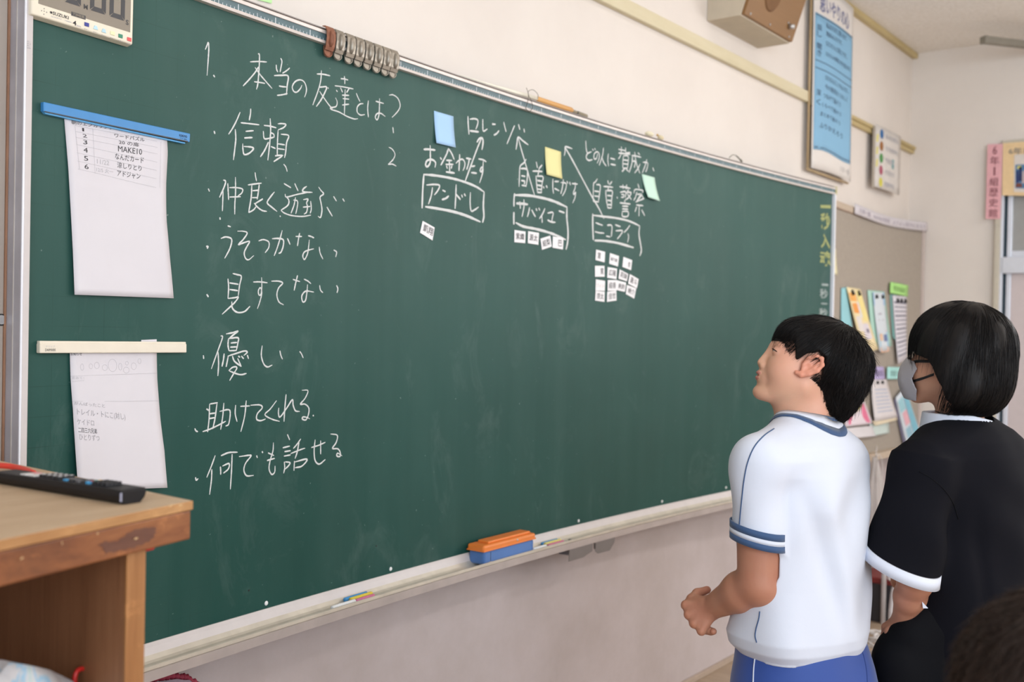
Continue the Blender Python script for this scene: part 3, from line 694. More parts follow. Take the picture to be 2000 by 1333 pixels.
chalk_word([[(780,265),(785,340),(795,380)], [(832,365),(795,383),(785,422),(808,445),(840,438)], [(843,340),(850,352)], [(862,333),(869,346)],
 [(890,385),(878,428),(858,428),(858,388),(883,365),(905,385),(903,430),(885,472)], [(945,330),(935,400),(905,491)], [(928,410),(945,460),(969,496)], [(990,385),(985,440),(992,497)], [(1010,425),(1050,436)], [(1012,480),(1055,489)],
 [(1085,342),(1150,355)], [(1112,320),(1105,395),(1083,432)], [(1150,330),(1155,375),(1190,372)], [(1085,376),(1190,388)], [(1130,402),(1125,470),(1125,517)], [(1130,402),(1175,410),(1168,517)], [(1130,440),(1170,446)], [(1130,476),(1168,481)], [(1125,517),(1168,517)], [(1140,525),(1118,548)], [(1155,525),(1175,545)],
 [(1207,400),(1250,405),(1292,416)], [(1215,405),(1207,480),(1183,557)], [(1215,452),(1240,457),(1232,512)], [(1235,370),(1250,470),(1282,562)], [(1285,480),(1262,525),(1235,562)], [(1265,375),(1281,391)],
 [(1310,462),(1355,470),(1347,530),(1335,552)], [(1347,438),(1330,500),(1305,562)], [(1403,513),(1413,542)]], *C5, W2, M['chalk'], 'chalk question at the upper right above the green note')
chalk_word([[(887,618),(870,645),(853,662),(850,740),(848,822)], [(878,670),(915,680),(907,760),(898,827)], [(862,730),(902,736)], [(860,776),(900,781)], [(850,826),(898,831)],
 [(985,635),(991,662)], [(1023,643),(1000,672)], [(945,688),(990,690),(1032,696)], [(992,692),(985,727)], [(965,722),(970,800),(985,887)], [(972,727),(1026,731),(1021,800),(1018,887)], [(980,771),(1022,776)], [(980,816),(1018,821)], [(985,856),(1018,859)], [(985,887),(1018,887)], [(1070,785),(1074,797)],
 [(1095,690),(1145,695),(1192,706)], [(1125,673),(1127,707)], [(1160,673),(1155,712)], [(1100,742),(1150,737),(1147,792)], [(1110,762),(1135,765),(1130,787),(1108,787)], [(1177,720),(1158,752)], [(1165,742),(1202,746),(1178,790),(1148,812)], [(1168,757),(1202,807)], [(1098,840),(1192,851)], [(1142,815),(1145,840)], [(1120,870),(1172,873)], [(1120,896),(1170,899)], [(1120,920),(1122,965),(1170,964),(1172,922),(1120,919)],
 [(1265,665),(1276,702)], [(1228,752),(1240,716),(1310,725),(1305,747)], [(1255,740),(1243,785),(1226,817)], [(1258,760),(1287,765),(1255,822)], [(1290,752),(1318,800)], [(1302,765),(1262,815)], [(1245,832),(1320,800)], [(1250,860),(1312,866)], [(1277,866),(1274,962)], [(1252,880),(1238,922)], [(1300,905),(1327,957)]], *C5, W2, M['chalk'], 'chalk phrase above the right boxed name')
bx([[(845,945),(845,1060),(850,1182)], [(845,955),(950,968),(1050,980),(1150,1000),(1220,1025),(1281,1055)], [(1281,1055),(1275,1130),(1285,1200),(1297,1280),(1283,1332)], [(862,1190),(960,1195),(1080,1215),(1222,1256)]], C5, 'chalk box drawn around the right name')
chalk_word([[(872,1025),(905,1038),(936,1049)], [(865,1108),(905,1118),(950,1122)], [(980,1048),(1022,1055),(1018,1152)], [(970,1150),(1005,1156)], [(1055,1045),(1101,1061)], [(1058,1100),(1120,1100),(1102,1140),(1072,1176)], [(1189,1050),(1165,1085),(1135,1116)], [(1172,1125),(1179,1160),(1168,1207)]], *C5, W2, M['chalk'], 'chalk katakana name inside the right box')
# vertical motto at the right end of the board
def bquad(tl, tr, br, bl, off=0.0): return quadfn(onB(*tl), onB(*tr), onB(*br), onB(*bl))
for body, x0, y0_, x1, y1_, m, b in (('一', 165,105,268,140,'chalk_y',.05), ('秒', 165,180,262,362,'chalk_y',.03), ('入', 168,390,262,548,'chalk_y',.03), ('魂', 160,560,268,725,'chalk_y',.02),
                               ('一', 178,892,242,918,'chalk_w2',.05), ('秒', 158,940,238,1050,'chalk_w2',.02), ('一', 172,1085,232,1103,'chalk_w2',.05), ('秒', 152,1135,235,1230,'chalk_w2',.02), ('懸', 150,1262,235,1350,'chalk_w2',.02), ('命', 150,1375,235,1460,'chalk_w2',.02)):
    q = [(1570+x/5.125, 380+y/5.125) for x, y in ((x0, y0_), (x1, y0_+ (12 if body != '一' else 4)), (x1, y1_), (x0, y1_-(12 if body != '一' else 4)))]
    o = text_on('chalk_character', body, bquad(*q), M[m], BB, b, 0.0008)

# =================================================================== THINGS ON THE BOARD
# ---- magnetic bars with papers
def bar(name, label, quad, th, mats, lip=True, rev=False, loc=None):
    tl, tr, br, bl = [onB(*q) for q in quad]
    e = empty(name, (tl+br)/2, label, 'magnet bar')
    n = nb((tl[0]+br[0])/2)
    c = [bl, br, tr, tl]
    hexobj('bar_body', [p+n*0.0008 for p in c] + [p+n*th for p in c], mats, e, 0.0016, 3)
    return e, n, (tl, tr, br, bl)
eb, n, q = bar('magnet_bar', 'blue magnetic bar clamping the upper paper at the board\'s left end', [(78,200),(365,262),(364,279),(78,219)], 0.010, M['blue'])
tl, tr, br, bl = [onB(*p) for p in ((79,219),(357,279),(356,282),(84,224))]
hexobj('clamp_lip', [p+n*0.001 for p in (bl, br, tr, tl)]+[p+n*0.008 for p in (bl, br, tr, tl)], plain('blue_lip', srgb(92, 168, 222), 0.4), eb, 0.001)
tl, tr, br, bl = [onB(*p) for p in ((80,218),(360,276.5),(360,278.5),(80,220))]
hexobj('lip_groove', [p+n*0.001 for p in (bl, br, tr, tl)]+[p+n*0.0102 for p in (bl, br, tr, tl)], M['dgrey'], eb)
text_on('bar_lettering', 'KOKUYO', (lambda f: lambda u, v, off=0: f(u, v, off))(quadfn(*[onB(*p)+n*0.0103 for p in ((343,263),(358,266),(358,270.5),(343,267.5))])), M['ink'], eb, 0.02, 0.0002)
text_on('bar_lettering', 'マク-304', quadfn(*[onB(*p)+n*0.0103 for p in ((344,269),(357,272),(357,275),(344,272))]), M['ink'], eb, 0.0, 0.0002)
ew, n2, q = bar('magnet_bar', 'ivory magnetic bar clamping the lower paper at the board\'s left end', [(70,671),(357,671.5),(357,689),(70,690)], 0.011, M['cream2'])
tl, tr, br, bl = [onB(*p) for p in ((71,666),(357,668),(357,672),(71,672))]
hexobj('clamp_lip', [p+n2*0.001 for p in (bl, br, tr, tl)]+[p+n2*0.009 for p in (bl, br, tr, tl)], M['cream2'], ew, 0.001)
text_on('bar_lettering', 'DAIMARK', quadfn(*[onB(*p)+n2*0.0112 for p in ((80,681),(101,681),(101,686),(80,686))]), M['ink'], ew, 0.0, 0.0002)
text_on('bar_lettering', 'クリップ', quadfn(*[onB(*p)+n2*0.0112 for p in ((81,675),(99,675),(99,679),(81,679))]), M['ink3'], ew, 0.0, 0.0002)

def paper_fn(left, right, curl):
    """left/right: lists of pixel points top to bottom along each edge; curl(u,v) -> lift off the board"""
    def edge(pts, v):
        v = 1-v; ys = np.linspace(0, 1, len(pts))
        return np.array([np.interp(v, ys, [p[0] for p in pts]), np.interp(v, ys, [p[1] for p in pts])])
    L3 = [onB(*p) for p in left]; R3 = [onB(*p) for p in right]
    def e3(P, v):
        v = 1-v; ys = np.linspace(0, 1, len(P)); return np.array([np.interp(v, ys, [p[k] for p in P]) for k in range(3)])
    def fn(u, v, off=0.0):
        p = e3(L3, v)*(1-u)+e3(R3, v)*u
        n = nb(p[0]); p = np.array([p[0], yb(p[0]), p[2]])
        return p + n*(0.002+curl(u, v)+off)
    return fn
f1 = paper_fn([(124,228),(127,270),(131,330),(135,420),(138,500),(140,576)], [(323,256),(325,300),(323,360),(323,430),(328,510),(335,583)], lambda u, v: 0.006*(1-v)**2 + 0.002*math.sin(5*u+3*v)*(1-v) + 0.0015*math.sin(9*v)*u)
pp = empty('paper_sheet', f1(.5, .5), 'white paper with printed numbered table, hanging under the blue bar', 'paper')
sh = patch('sheet', f1, M['paper'], pp, 16, 28, 0.0004)
def pxin(fn_l, x, y, crop):                    # crop pixel -> (u, v) on paper 1 by inverse search
    return None
# table: u = across, v measured from the photo; rows follow the sheet
rows = [0.930, 0.875, 0.821, 0.768, 0.714, 0.660, 0.608]
lines = [[(0.09+0.80*k/8, r - 0.10*(k/8)*0.35) for k in range(9)] for r in rows]
lines += [[(0.09, rows[0]), (0.105, rows[-1])], [(0.255, rows[0]-.005), (0.255, rows[-1]-.01)], [(0.93, rows[0]-.035), (0.93, rows[-1]-.035)]]
ribbon_on('table_rules', lines, f1, 0.0005, M['ink3'], pp)
text_on('printed_text', '朝のエンカウンター', subfn(f1, 0.06, 0.938, 0.50, 0.978), M['ink'], pp, 0.0)
for i, (nn_, w) in enumerate((('1', 'ワードパズル'), ('2', '20 の扉'), ('3', 'MAKE10'), ('4', 'なんだカード'), ('5', '涼しりとり'), ('6', 'アドジャン'))):
    r = rows[i]
    text_on('printed_text', nn_, subfn(f1, 0.155, r-0.043, 0.172 if nn_ == '1' else 0.195, r-0.012), M['ink'], pp)
    u0, u1 = ((0.46, 0.76), (0.50, 0.70), (0.49, 0.73), (0.46, 0.75), (0.48, 0.73), (0.48, 0.72))[i]
    text_on('printed_text', w, subfn(f1, u0, r-0.056, u1, r-0.018), M['ink'], pp, 0.0)
text_on('pencil_note', '11/22', subfn(f1, 0.28, rows[4]-0.05, 0.40, rows[4]-0.02), M['ink3'], pp)
text_on('pencil_note', '12/5 火一', subfn(f1, 0.27, rows[5]-0.05, 0.44, rows[5]-0.02), M['ink3'], pp)
# small corner of paper showing above the bar
f2 = paper_fn([(134,684),(135,740),(138,800),(140,870),(143,958)], [(305,684),(306,740),(311,820),(316,880),(318,952)], lambda u, v: 0.012*(1-v)**2 + 0.0015*math.sin(4*u+2*v))
pq = empty('paper_sheet', f2(.5, .5), 'white paper with faint pencil notes, hanging under the ivory bar', 'paper')
patch('sheet', f2, M['paper'], pq, 14, 24, 0.0004)
fq = bquad((275,664.5),(305,663),(305,669),(275,669)); patch('sheet_top_edge', lambda u, v, off=0: fq(u, v, 0.0015+off), M['paper'], pq, 1, 1, 0.0004)
vy = lambda y: 1-(y-684)/268.0
ribbon_on('pencil_rules', [[(0.0, vy(745)), (0.5, vy(741.5)), (1.0, vy(738))], [(0.0, vy(800)), (0.5, vy(793)), (1.0, vy(787))], [(0.01, vy(757)), (0.14, vy(755)), (0.14, vy(747))]], f2, 0.0005, M['ink3'], pq)
def circ(cu, cv, ru, rv): return [(cu+ru*math.cos(t*math.pi/8), cv+rv*math.sin(t*math.pi/8)) for t in range(17)]
ribbon_on('pencil_drawing', [circ(.125, vy(724), .018, .028), circ(.222, vy(722), .02, .022), circ(.29, vy(720), .028, .028), circ(.38, vy(725), .03, .025), circ(.47, vy(720), .05, .055), circ(.56, vy(723), .02, .03), circ(.64, vy(715), .018, .016), circ(.63, vy(731), .035, .026), circ(.72, vy(722), .03, .03), circ(.79, vy(710), .02, .022)], f2, 0.0005, M['ink3'], pq)
def note(fn_, s, x0, y0_, x1, y1_, xl, xr, m, par):
    text_on('pencil_note', s, subfn(fn_, (x0-xl)/(xr-xl), vy(y1_), (x1-xl)/(xr-xl), vy(y0_)), m, par)
note(f2, 'お知らせ', 136, 689, 157, 697, 135, 306, M['ink'], pq)
note(f2, 'めあて', 139, 746, 158, 752, 137, 307, M['ink3'], pq)
note(f2, 'がんばったこと', 141, 800, 198, 807, 138, 310, M['ink2'], pq)
note(f2, 'トレイル・トにこ(対し)', 145, 814, 238, 829, 138, 312, M['ink2'], pq)
note(f2, 'ケイドロ', 145, 834, 176, 845, 139, 313, M['ink2'], pq)
note(f2, '二四三六兄弟', 147, 850, 181, 860, 140, 314, M['ink'], pq)
note(f2, 'ひとりずつ', 149, 862, 186, 874, 141, 315, M['ink2'], pq)

# ---- sticky notes
def sticky(label, quad, col, curl=0.006):
    f = bquad(*quad)
    g = lambda u, v, off=0.0: f(u, v, 0.0012+off+curl*(1-v)**2)
    e = tag(patch('sticky_note', g, plain('sticky_'+label.split()[0], col, 0.8, 0.02, 8), None, 4, 8, 0.0004), label, 'sticky note')
    return e
sticky('light blue sticky note stuck above the left boxed name', [(847,216.5),(885,227.5),(886,289),(848.3,280)], srgb(176, 214, 250))
sticky('yellow sticky note stuck between the two long chalk arrows', [(1064,286.8),(1095,296.7),(1094.5,350),(1064,341.5)], srgb(238, 232, 168))
sticky('pale green sticky note stuck beside the upper right chalk phrase', [(1253,340),(1278,347),(1282.5,393.5),(1259.5,386)], srgb(204, 238, 220), 0.012)
fg = quadfn(onY(503,-14,-0.003), onY(531,-7,-0.003), onY(531,6.5,-0.003), onY(503,-0.5,-0.003))
tag(patch('sticky_note', fg, plain('sticky_bright_green', srgb(200, 250, 176), 0.8), None, 2, 2, 0.0005), 'bright green sticky note on the wall above the board\'s ruler', 'sticky note')

# ---- magnetic name cards
C6 = (980, 430, 6.667)
cards = [
 ('紫織', [(160,130),(303,150),(298,303),(157,290)], (.12,.25,.88,.80), C6, 'leftmost of the four under the middle box'),
 ('源太', [(337,145),(478,168),(470,325),(333,303)], (.12,.25,.88,.80), C6, 'second from left under the middle box'),
 ('結梨', [(497,243),(625,203),(645,347),(518,390)], (.14,.22,.88,.80), C6, 'tilted, third from left under the middle box'),
 ('巴', [(660,213),(798,235),(790,385),(655,362)], (.50,.22,.86,.78), C6, 'touching the middle box\'s lower right corner'),
 ('慧', [(1222,385),(1340,415),(1333,553),(1215,523)], (.20,.22,.52,.80), C6, 'top left of the cluster under the right box'),
 ('瑞乃葉', [(1403,430),(1520,470),(1507,607),(1393,570)], (.10,.36,.85,.66), C6, 'top middle of the cluster under the right box'),
 ('杏', [(1578,480),(1692,523),(1677,655),(1565,612)], (.55,.22,.85,.72), C6, 'top right of the cluster under the right box'),
 ('寛', [(1208,597),(1330,597),(1333,740),(1210,740)], (.55,.22,.88,.82), C6, 'leftmost in the second row of the cluster'),
 ('広隆', [(1373,613),(1495,633),(1487,772),(1367,753)], (.14,.25,.90,.82), C6, 'second in the second row of the cluster'),
 ('莉瑚', [(1525,643),(1637,703),(1620,800),(1510,765)], (.14,.22,.88,.86), C6, 'third in the second row, tucked over a lower card'),
 ('蒼斗', [(1657,703),(1772,770),(1750,890),(1635,830)], (.14,.22,.88,.82), C6, 'rightmost and tilted in the second row'),
 ('フィン', [(1220,773),(1340,793),(1335,925),(1215,920)], (.08,.30,.88,.62), C6, 'faintly lettered, left of the third row'),
 ('結香', [(1370,783),(1490,783),(1487,920),(1368,925)], (.14,.22,.88,.80), C6, 'second in the third row of the cluster'),
 ('美鈴', [(1490,785),(1610,815),(1592,938),(1475,910)], (.18,.20,.90,.78), C6, 'third in the third row, overlapping its neighbour'),
 ('綾介', [(1625,845),(1745,890),(1718,1025),(1610,965)], (.16,.25,.90,.80), C6, 'rightmost and tilted in the third row'),
 ('啓太', [(1217,922),(1335,935),(1330,1068),(1210,1050)], (.14,.22,.88,.82), C6, 'bottom left of the cluster'),
 ('佳世', [(1367,935),(1485,920),(1488,1050),(1365,1067)], (.14,.22,.88,.82), C6, 'bottom right of the cluster'),
 ('凱翔', [(117,1103),(228,1165),(208,1287),(92,1215)], (.14,.28,.92,.86), C4, 'alone and tilted under the left box')]
M['card'] = plain('card_white', srgb(240, 238, 240), 0.5, 0.01); M['pale'] = plain('faded_ink', srgb(205, 196, 190), 0.8); M['cink'] = plain('card_ink', srgb(74, 70, 72), 0.7)
for i, (s, q, tb, cr, lab) in enumerate(cards):
    px = [(cr[0]+x/cr[2], cr[1]+y/cr[2]) for x, y in q]
    P = [onB(*p) for p in px]; n = nb(P[0][0]); base = 0.0006 + (0.0012 if i in (9, 13, 10, 12) else 0)
    e = empty('name_card', sum(P)/4, 'small white magnetic name card, '+lab, 'card', 'magnetic name cards')
    hexobj('card_plate', [p+n*base for p in (P[3], P[2], P[1], P[0])]+[p+n*(base+0.0016) for p in (P[3], P[2], P[1], P[0])], M['card'], e, 0.0005, 1)
    f = quadfn(*[p+n*(base+0.0018) for p in P])
    text_on('card_lettering', s, subfn(f, tb[0], tb[1], tb[2], tb[3]), M['pale'] if s == 'フィン' else M['cink'], e, 0.006, 0.0002)

# ---- digital timer at the top left
def tq(x, y, off=0.0):
    p = onB(x, y); return p + nb(p[0])*off
n = nb(0.13)
A = onB(60, 33); B_ = onB(262, 95)
ux = (B_-A); wT = np.linalg.norm(ux); ux /= wT; uz = np.array([0, 0, 1.0]); uz = uz-ux*np.dot(uz, ux); uz /= np.linalg.norm(uz)
nT = np.cross(ux, uz); nT = nT if np.dot(nT, CAM-A) > 0 else -nT
TT = 0.018; hT = 0.135
# front face plane sits TT in front; recompute the corners so the front lower edge is where the photo has it
def onPlane(px, py, P0, nn_): d = ray(px, py); return CAM + d*(np.dot(P0-CAM, nn_)/np.dot(d, nn_))
A = onPlane(59, 30, onB(60, 33)+nT*TT, nT); B_ = onPlane(261, 91, A, nT)
ux = B_-A; wT = np.linalg.norm(ux); ux /= wT; uz = np.array([0, 0, 1.0])-ux*ux[2]; uz /= np.linalg.norm(uz)
def tp(a, b, o=0.0): return A + ux*a + uz*b + nT*o
tm = empty('digital_timer', A-nT*TT, 'cream digital timer with a big grey display at the board\'s top left corner', 'timer')
hexobj('casing', [tp(0, 0, -TT+.0012), tp(wT, 0, -TT+.0012), tp(wT, hT, -TT+.0012), tp(0, hT, -TT+.0012), tp(.002, .003, 0), tp(wT-.002, .003, 0), tp(wT-.002, hT-.003, 0), tp(.002, hT-.003, 0)], M['cream'], tm, 0.0025, 3)
def tuv(px, py): p = onPlane(px, py, A, nT)-A; return np.dot(p, ux), np.dot(p, uz)
la, lb = tuv(75, 4); lc_, ld = tuv(254, 65)
lbm = (lb+ld)/2-0.0005
hexobj('display', [tp(la, lbm, -.001), tp(lc_, lbm, -.001), tp(lc_, hT-.014, -.001), tp(la, hT-.014, -.001), tp(la, lbm, .0004), tp(lc_, lbm, .0004), tp(lc_, hT-.014, .0004), tp(la, hT-.014, .0004)], M['lcd'], tm)
def seg7(x, z, w, h, t, ch, par):
    segs = {'0': 'abcdef', '5': 'afgcd'}[ch]; parts = []
    g = t*0.16
    def hor(zz, up):
        if up == 0: P = [(x+t/2, zz), (x+t, zz+t/2), (x+w-t, zz+t/2), (x+w-t/2, zz), (x+w-t, zz-t/2), (x+t, zz-t/2)]
        elif up > 0: P = [(x+g, zz+t/2), (x+w-g, zz+t/2), (x+w-t, zz-t/2), (x+t, zz-t/2)]
        else: P = [(x+t, zz+t/2), (x+w-t, zz+t/2), (x+w-g, zz-t/2), (x+g, zz-t/2)]
        parts.append(P)
    def ver(xx, z0, z1, left):
        if left: P = [(xx-t/2, z0+g), (xx+t/2, z0+t), (xx+t/2, z1-t/2), (xx, z1), (xx-t/2, z1-t/2)]
        else: P = [(xx+t/2, z0+g), (xx-t/2, z0+t), (xx-t/2, z1-t/2), (xx, z1), (xx+t/2, z1-t/2)]
        parts.append(P)
    if 'a' in segs: hor(z+h-t/2, 1)
    if 'd' in segs: hor(z+t/2, -1)
    if 'g' in segs: hor(z+h/2, 0)
    m = z+h/2
    if 'e' in segs: ver(x+t/2, z, m-g, True)
    if 'c' in segs: ver(x+w-t/2, z, m-g, False)
    def verT(xx, z0, z1, left):
        s = -1 if left else 1
        parts.append([(xx+s*t/2, z1-g), (xx-s*t/2, z1-t), (xx-s*t/2, z0+t/2), (xx, z0), (xx+s*t/2, z0+t/2)])
    if 'f' in segs: verT(x+t/2, m+g, z+h, True)
    if 'b' in segs: verT(x+w-t/2, m+g, z+h, False)
    for P in parts:
        me = mesh('display_segment', [tp(a, b, .0008) for a, b in P], [tuple(range(len(P)))], M['seg'], par)
d2a, d2b = tuv(175, 30); d3a, d3b = tuv(213, 41.5); d1a, d1b = tuv(126, 14)
dw = tuv(206, 30)[0]-d2a
zb = d2b-0.0105
for xx, ch in ((d1a-0.001, '5'), (d2a, '0'), (d3a, '0')):
    zz = lbm + 0.0165 if ch == '5' else lbm+0.0165
    seg7(xx, zz, dw, 0.082, 0.0082, ch, tm)
for (x0, y0_, x1, y1_, s, m) in ((163, 10, 171, 17, 'M', 'seg'), (245, 40, 251, 48, 'S', 'seg')):
    a, b = tuv(x0, y1_); c, d_ = tuv(x1, y0_)
    text_on('display_lettering', s, quadfn(tp(a, d_), tp(c, d_), tp(c, b), tp(a, b)), M[m], tm, 0.02, 0.0008)
a, b = tuv(139, 26.5); c, d_ = tuv(167, 27)
hexobj('timer_badge', [tp(a, b-.003, .0002), tp(c, b-.003, .0002), tp(c, b+.0035, .0002), tp(a, b+.0035, .0002), tp(a, b-.003, .0007), tp(c, b-.003, .0007), tp(c, b+.0035, .0007), tp(a, b+.0035, .0007)], M['seg'], tm)
text_on('display_lettering', 'TIMER', quadfn(tp(a+.002, b+.0025), tp(c-.002, b+.0025), tp(c-.002, b-.002), tp(a+.002, b-.002)), M['lcd'], tm, 0.02, 0.001)
def ttext(s, x0, y0_, x1, y1_, m, h=0.004):
    a, b = tuv(x0, y0_); c, d_ = tuv(x1, y1_); z = (b+d_)/2
    text_on('casing_lettering', s, quadfn(tp(a, z+h/2), tp(c, z+h/2), tp(c, z-h/2), tp(a, z-h/2)), M[m], tm, 0.02, 0.0003)
ttext('※SUZUKI', 97, 23, 134, 35.5, 'ink', 0.0055)
ttext('QUARTZ・TIMER', 99, 31, 140, 45, 'ink3', 0.0024)
ttext('4', 142, 44, 149, 46, 'ink', 0.008); ttext('alarm', 149, 49, 158, 52, 'ink3', 0.003)
for (px, py) in ((86, 17), (81, 21), (86, 22), (91, 24), (85.5, 28)):
    a, b = tuv(px, py)
    mesh('speaker_hole', [tp(a+.0009*math.cos(k*math.pi/4), b+.0009*math.sin(k*math.pi/4), .0003) for k in range(8)], [tuple(range(8))], M['dgrey'], tm)
for (px, py, nm, col, tri) in ((169, 48, 'blue', srgb(52, 62, 150), 0), (186.5, 54, 'pale_blue', srgb(190, 226, 240), 1), (202.5, 60, 'pale_blue2', srgb(190, 226, 240), 1), (219.5, 65, 'pale_yellow', srgb(240, 236, 190), 0), (235, 70.5, 'green', srgb(54, 140, 112), 0), (252, 77, 'red', srgb(226, 90, 92), 0)):
    a, b = tuv(px, py); w, h = 0.0043, 0.0032
    if tri: P = [(a-w*1.1, b-h), (a+w*1.1, b-h), (a+w*.5, b+h), (a-w*.5, b+h)]
    else: P = [(a-w, b-h), (a+w, b-h), (a+w, b+h), (a-w, b+h)]
    slab('button', [tp(x, z, .0012) for x, z in P], nT, 0.001, plain('button_'+nm, col, 0.4), tm, 0.0003)
    ttext('ボタン', px-5, py+8, px+5, py+11, 'ink2', 0.0018)
# small note stuck on the frame below the timer
text_on('frame_pencil_mark', '呂上', quadfn((0.0135, y0-0.0122, tq(50, 82)[2]), (0.0195, y0-0.0122, tq(50, 82)[2]), (0.0195, y0-0.0122, tq(50, 98)[2]), (0.0135, y0-0.0122, tq(50, 98)[2]), np.array([0, -1, 0])), M['ink2'], BB, 0, 0.0002)

# ---- eight metal clips hooked over the rail
M['clipm'] = plain('dull_clip_steel', srgb(160, 152, 140), 0.4, 0.16, 30, 0.55); M['cliprust'] = plain('rusty_clip', srgb(150, 100, 78), 0.6, 0.25, 60, 0.3)
cl = [((640, 54), 0), ((659, 62), 1), ((680, 71), 1), ((698, 77.5), 1), ((716, 84), 1), ((734, 90), 1), ((751, 95), 1), ((766, 101), 1)]
first = None
def make_clip(X, m):
    e = empty('bulldog_clip', bp(X, BZ1, 0.015))
    ax = np.array([1.0, (yb(X+.01)-yb(X-.01))/.02, 0]); ax /= np.linalg.norm(ax); nn_ = nb(X)
    def P(a, z, o): return bp(X, BZ1, 0)+ax*a+np.array([0, 0, z])+nn_*o
    w = 0.0128
    # spring body over the rail
    prof = [(0.0135, -0.012), (0.017, -0.004), (0.0195, 0.012), (0.0185, 0.027), (0.013, 0.0355), (0.006, 0.0368), (0.006, 0.0385), (0.0145, 0.0378), (0.0205, 0.0285), (0.0215, 0.012), (0.0190, -0.0045), (0.0150, -0.0135)]
    V, Fc = [], []
    for s in (-1, 1):
        for (o_, z) in prof: V.append(P(s*w, z, o_))
    k = len(prof)
    for j in range(k): Fc.append((j, (j+1) % k, k+(j+1) % k, k+j))
    Fc.append(tuple(range(k))); Fc.append(tuple(range(k, 2*k))[::-1])
    o = mesh('clip_body', V, Fc, m, e)
    bm = bmesh.new(); bm.from_mesh(o.data); bmesh.ops.recalc_face_normals(bm, faces=bm.faces); bm.to_mesh(o.data); bm.free()
    # pressed rib on the body and the rounded finger tab below
    tube('clip_rib', [P(0, -0.006, .0185), P(0, 0.004, .0215), P(0, 0.018, .0222), P(0, 0.028, .0205)], [.003, .0055, .0055, .003], m, e)
    tab = [(1.75*a_, b_) for a_, b_ in [(-.0062, -.004), (.0062, -.004), (.0068, -.012), (.0062, -.022), (.0042, -.0262), (0, -.0278), (-.0042, -.0262), (-.0062, -.022), (-.0068, -.012)]]
    V = [P(a, z, .0105-.10*(z+.004)*.3) for a, z in tab]+[P(a, z, .0088-.10*(z+.004)*.3) for a, z in tab]; k = len(tab)
    Fc = [tuple(range(k)), tuple(range(k, 2*k))[::-1]]+[(j, (j+1) % k, k+(j+1) % k, k+j) for j in range(k)]
    mesh('finger_tab', V, Fc, m, e)
    tv_ = [P(.0118*math.sin(t), -.0175-.0085*math.cos(t), .0125) for t in np.linspace(-2.2, 2.2, 12)]
    tube('tab_rim', tv_, 0.0011, m, e, 6)
    for s in (-1, 1): tube('side_rim', [P(s*w, -0.010, .0165), P(s*w, 0.012, .0210), P(s*w, 0.028, .0200)], 0.0012, m, e, 6)
    return e
lab = ['rusty brown metal clip, leftmost of the row on the ruler rail', 'dull metal clip, second from the left beside the rusty one', 'dull metal clip, third from the left on the ruler rail', 'dull metal clip, fourth from the left on the ruler rail', 'dull metal clip, fifth from the left on the ruler rail', 'dull metal clip, sixth from the left on the ruler rail', 'dull metal clip, seventh from the left on the ruler rail', 'dull metal clip, rightmost of the row on the ruler rail']
for i, ((px, py), g) in enumerate(cl):
    lo, hi = 0.3, 3.3
    for _ in range(30):
        m_ = (lo+hi)/2; q = bp(m_, BZ1+0.012, 0.01)-CAM; xx = 1000+F*np.dot(q, CR)/np.dot(q, CF)
        if xx < px: lo = m_
        else: hi = m_
    tag(make_clip(lo, M['clipm'] if g else M['cliprust']), lab[i], 'clip', 'metal clips on the ruler rail')

# ---- pointer stick resting on the rail
def rail(px, off, dz):                         # point above the rail seen at pixel column px
    lo, hi = 0.1, 3.6
    for _ in range(30):
        m_ = (lo+hi)/2; q = bp(m_, BZ1+dz, off)-CAM; xx = 1000+F*np.dot(q, CR)/np.dot(q, CF)
        if xx < px: lo = m_
        else: hi = m_
    return bp(lo, BZ1+dz, off)
ps = empty('pointer_stick', rail(1000, 0, 0.045), 'white pointer stick with a wooden handle lying on the ruler rail', 'pointer')
M['stick'] = plain('pointer_white', srgb(240, 236, 220), 0.45, 0.02); M['pine'] = mat_wood('pine_handle', srgb(206, 150, 84), srgb(220, 166, 98), srgb(232, 184, 120), 'x', 1.5, 0.5, 0.05)
tube('rod', [rail(898, .0, .0385), rail(950, .0, .040), rail(1000, .0, .042), rail(1049, .0, .0445)], [.0012, .0030, .0052, .0064], M['stick'], ps, 12)
tube('handle', [rail(1047, .0, .0440), rail(1050, .0, .0440), rail(1114, .0, .0440), rail(1118, .0, .0435)], [.006, .0082, .0082, .0055], M['pine'], ps, 8)
M['tip'] = plain('khaki_grip', srgb(150, 140, 118), 0.6)
tube('handle_cap', [rail(1117, .0, .0425), rail(1126, .0, .0420)], [.0052, .0048], M['tip'], ps, 10)
tube('handle_cap', [rail(1128, .0, .0415), rail(1145, .0, .0405), rail(1147, .0, .040)], [.0058, .0056, .003], M['tip'], ps, 10)
tube('cap_ring', [rail(1125.5, .0, .0420), rail(1128.5, .0, .0418)], [.0046, .0046], M['black'], ps, 10)
M['cord'] = plain('dark_string', srgb(72, 62, 52), 0.8)
a = lambda x, dz, o=0.014: rail(x, o, dz)
tube('hanging_loop', catmull([a(1028, .060), a(1031, .050), a(1032, .035), a(1030, .018), a(1027, .004), a(1033, -.004), a(1038, .004), a(1040, .018), a(1037, .030), a(1033, .040), a(1032, .052), a(1040, .060), a(1047, .057), a(1051, .050), a(1050, .040)], 4), 0.0007, M['cord'], ps, 5)
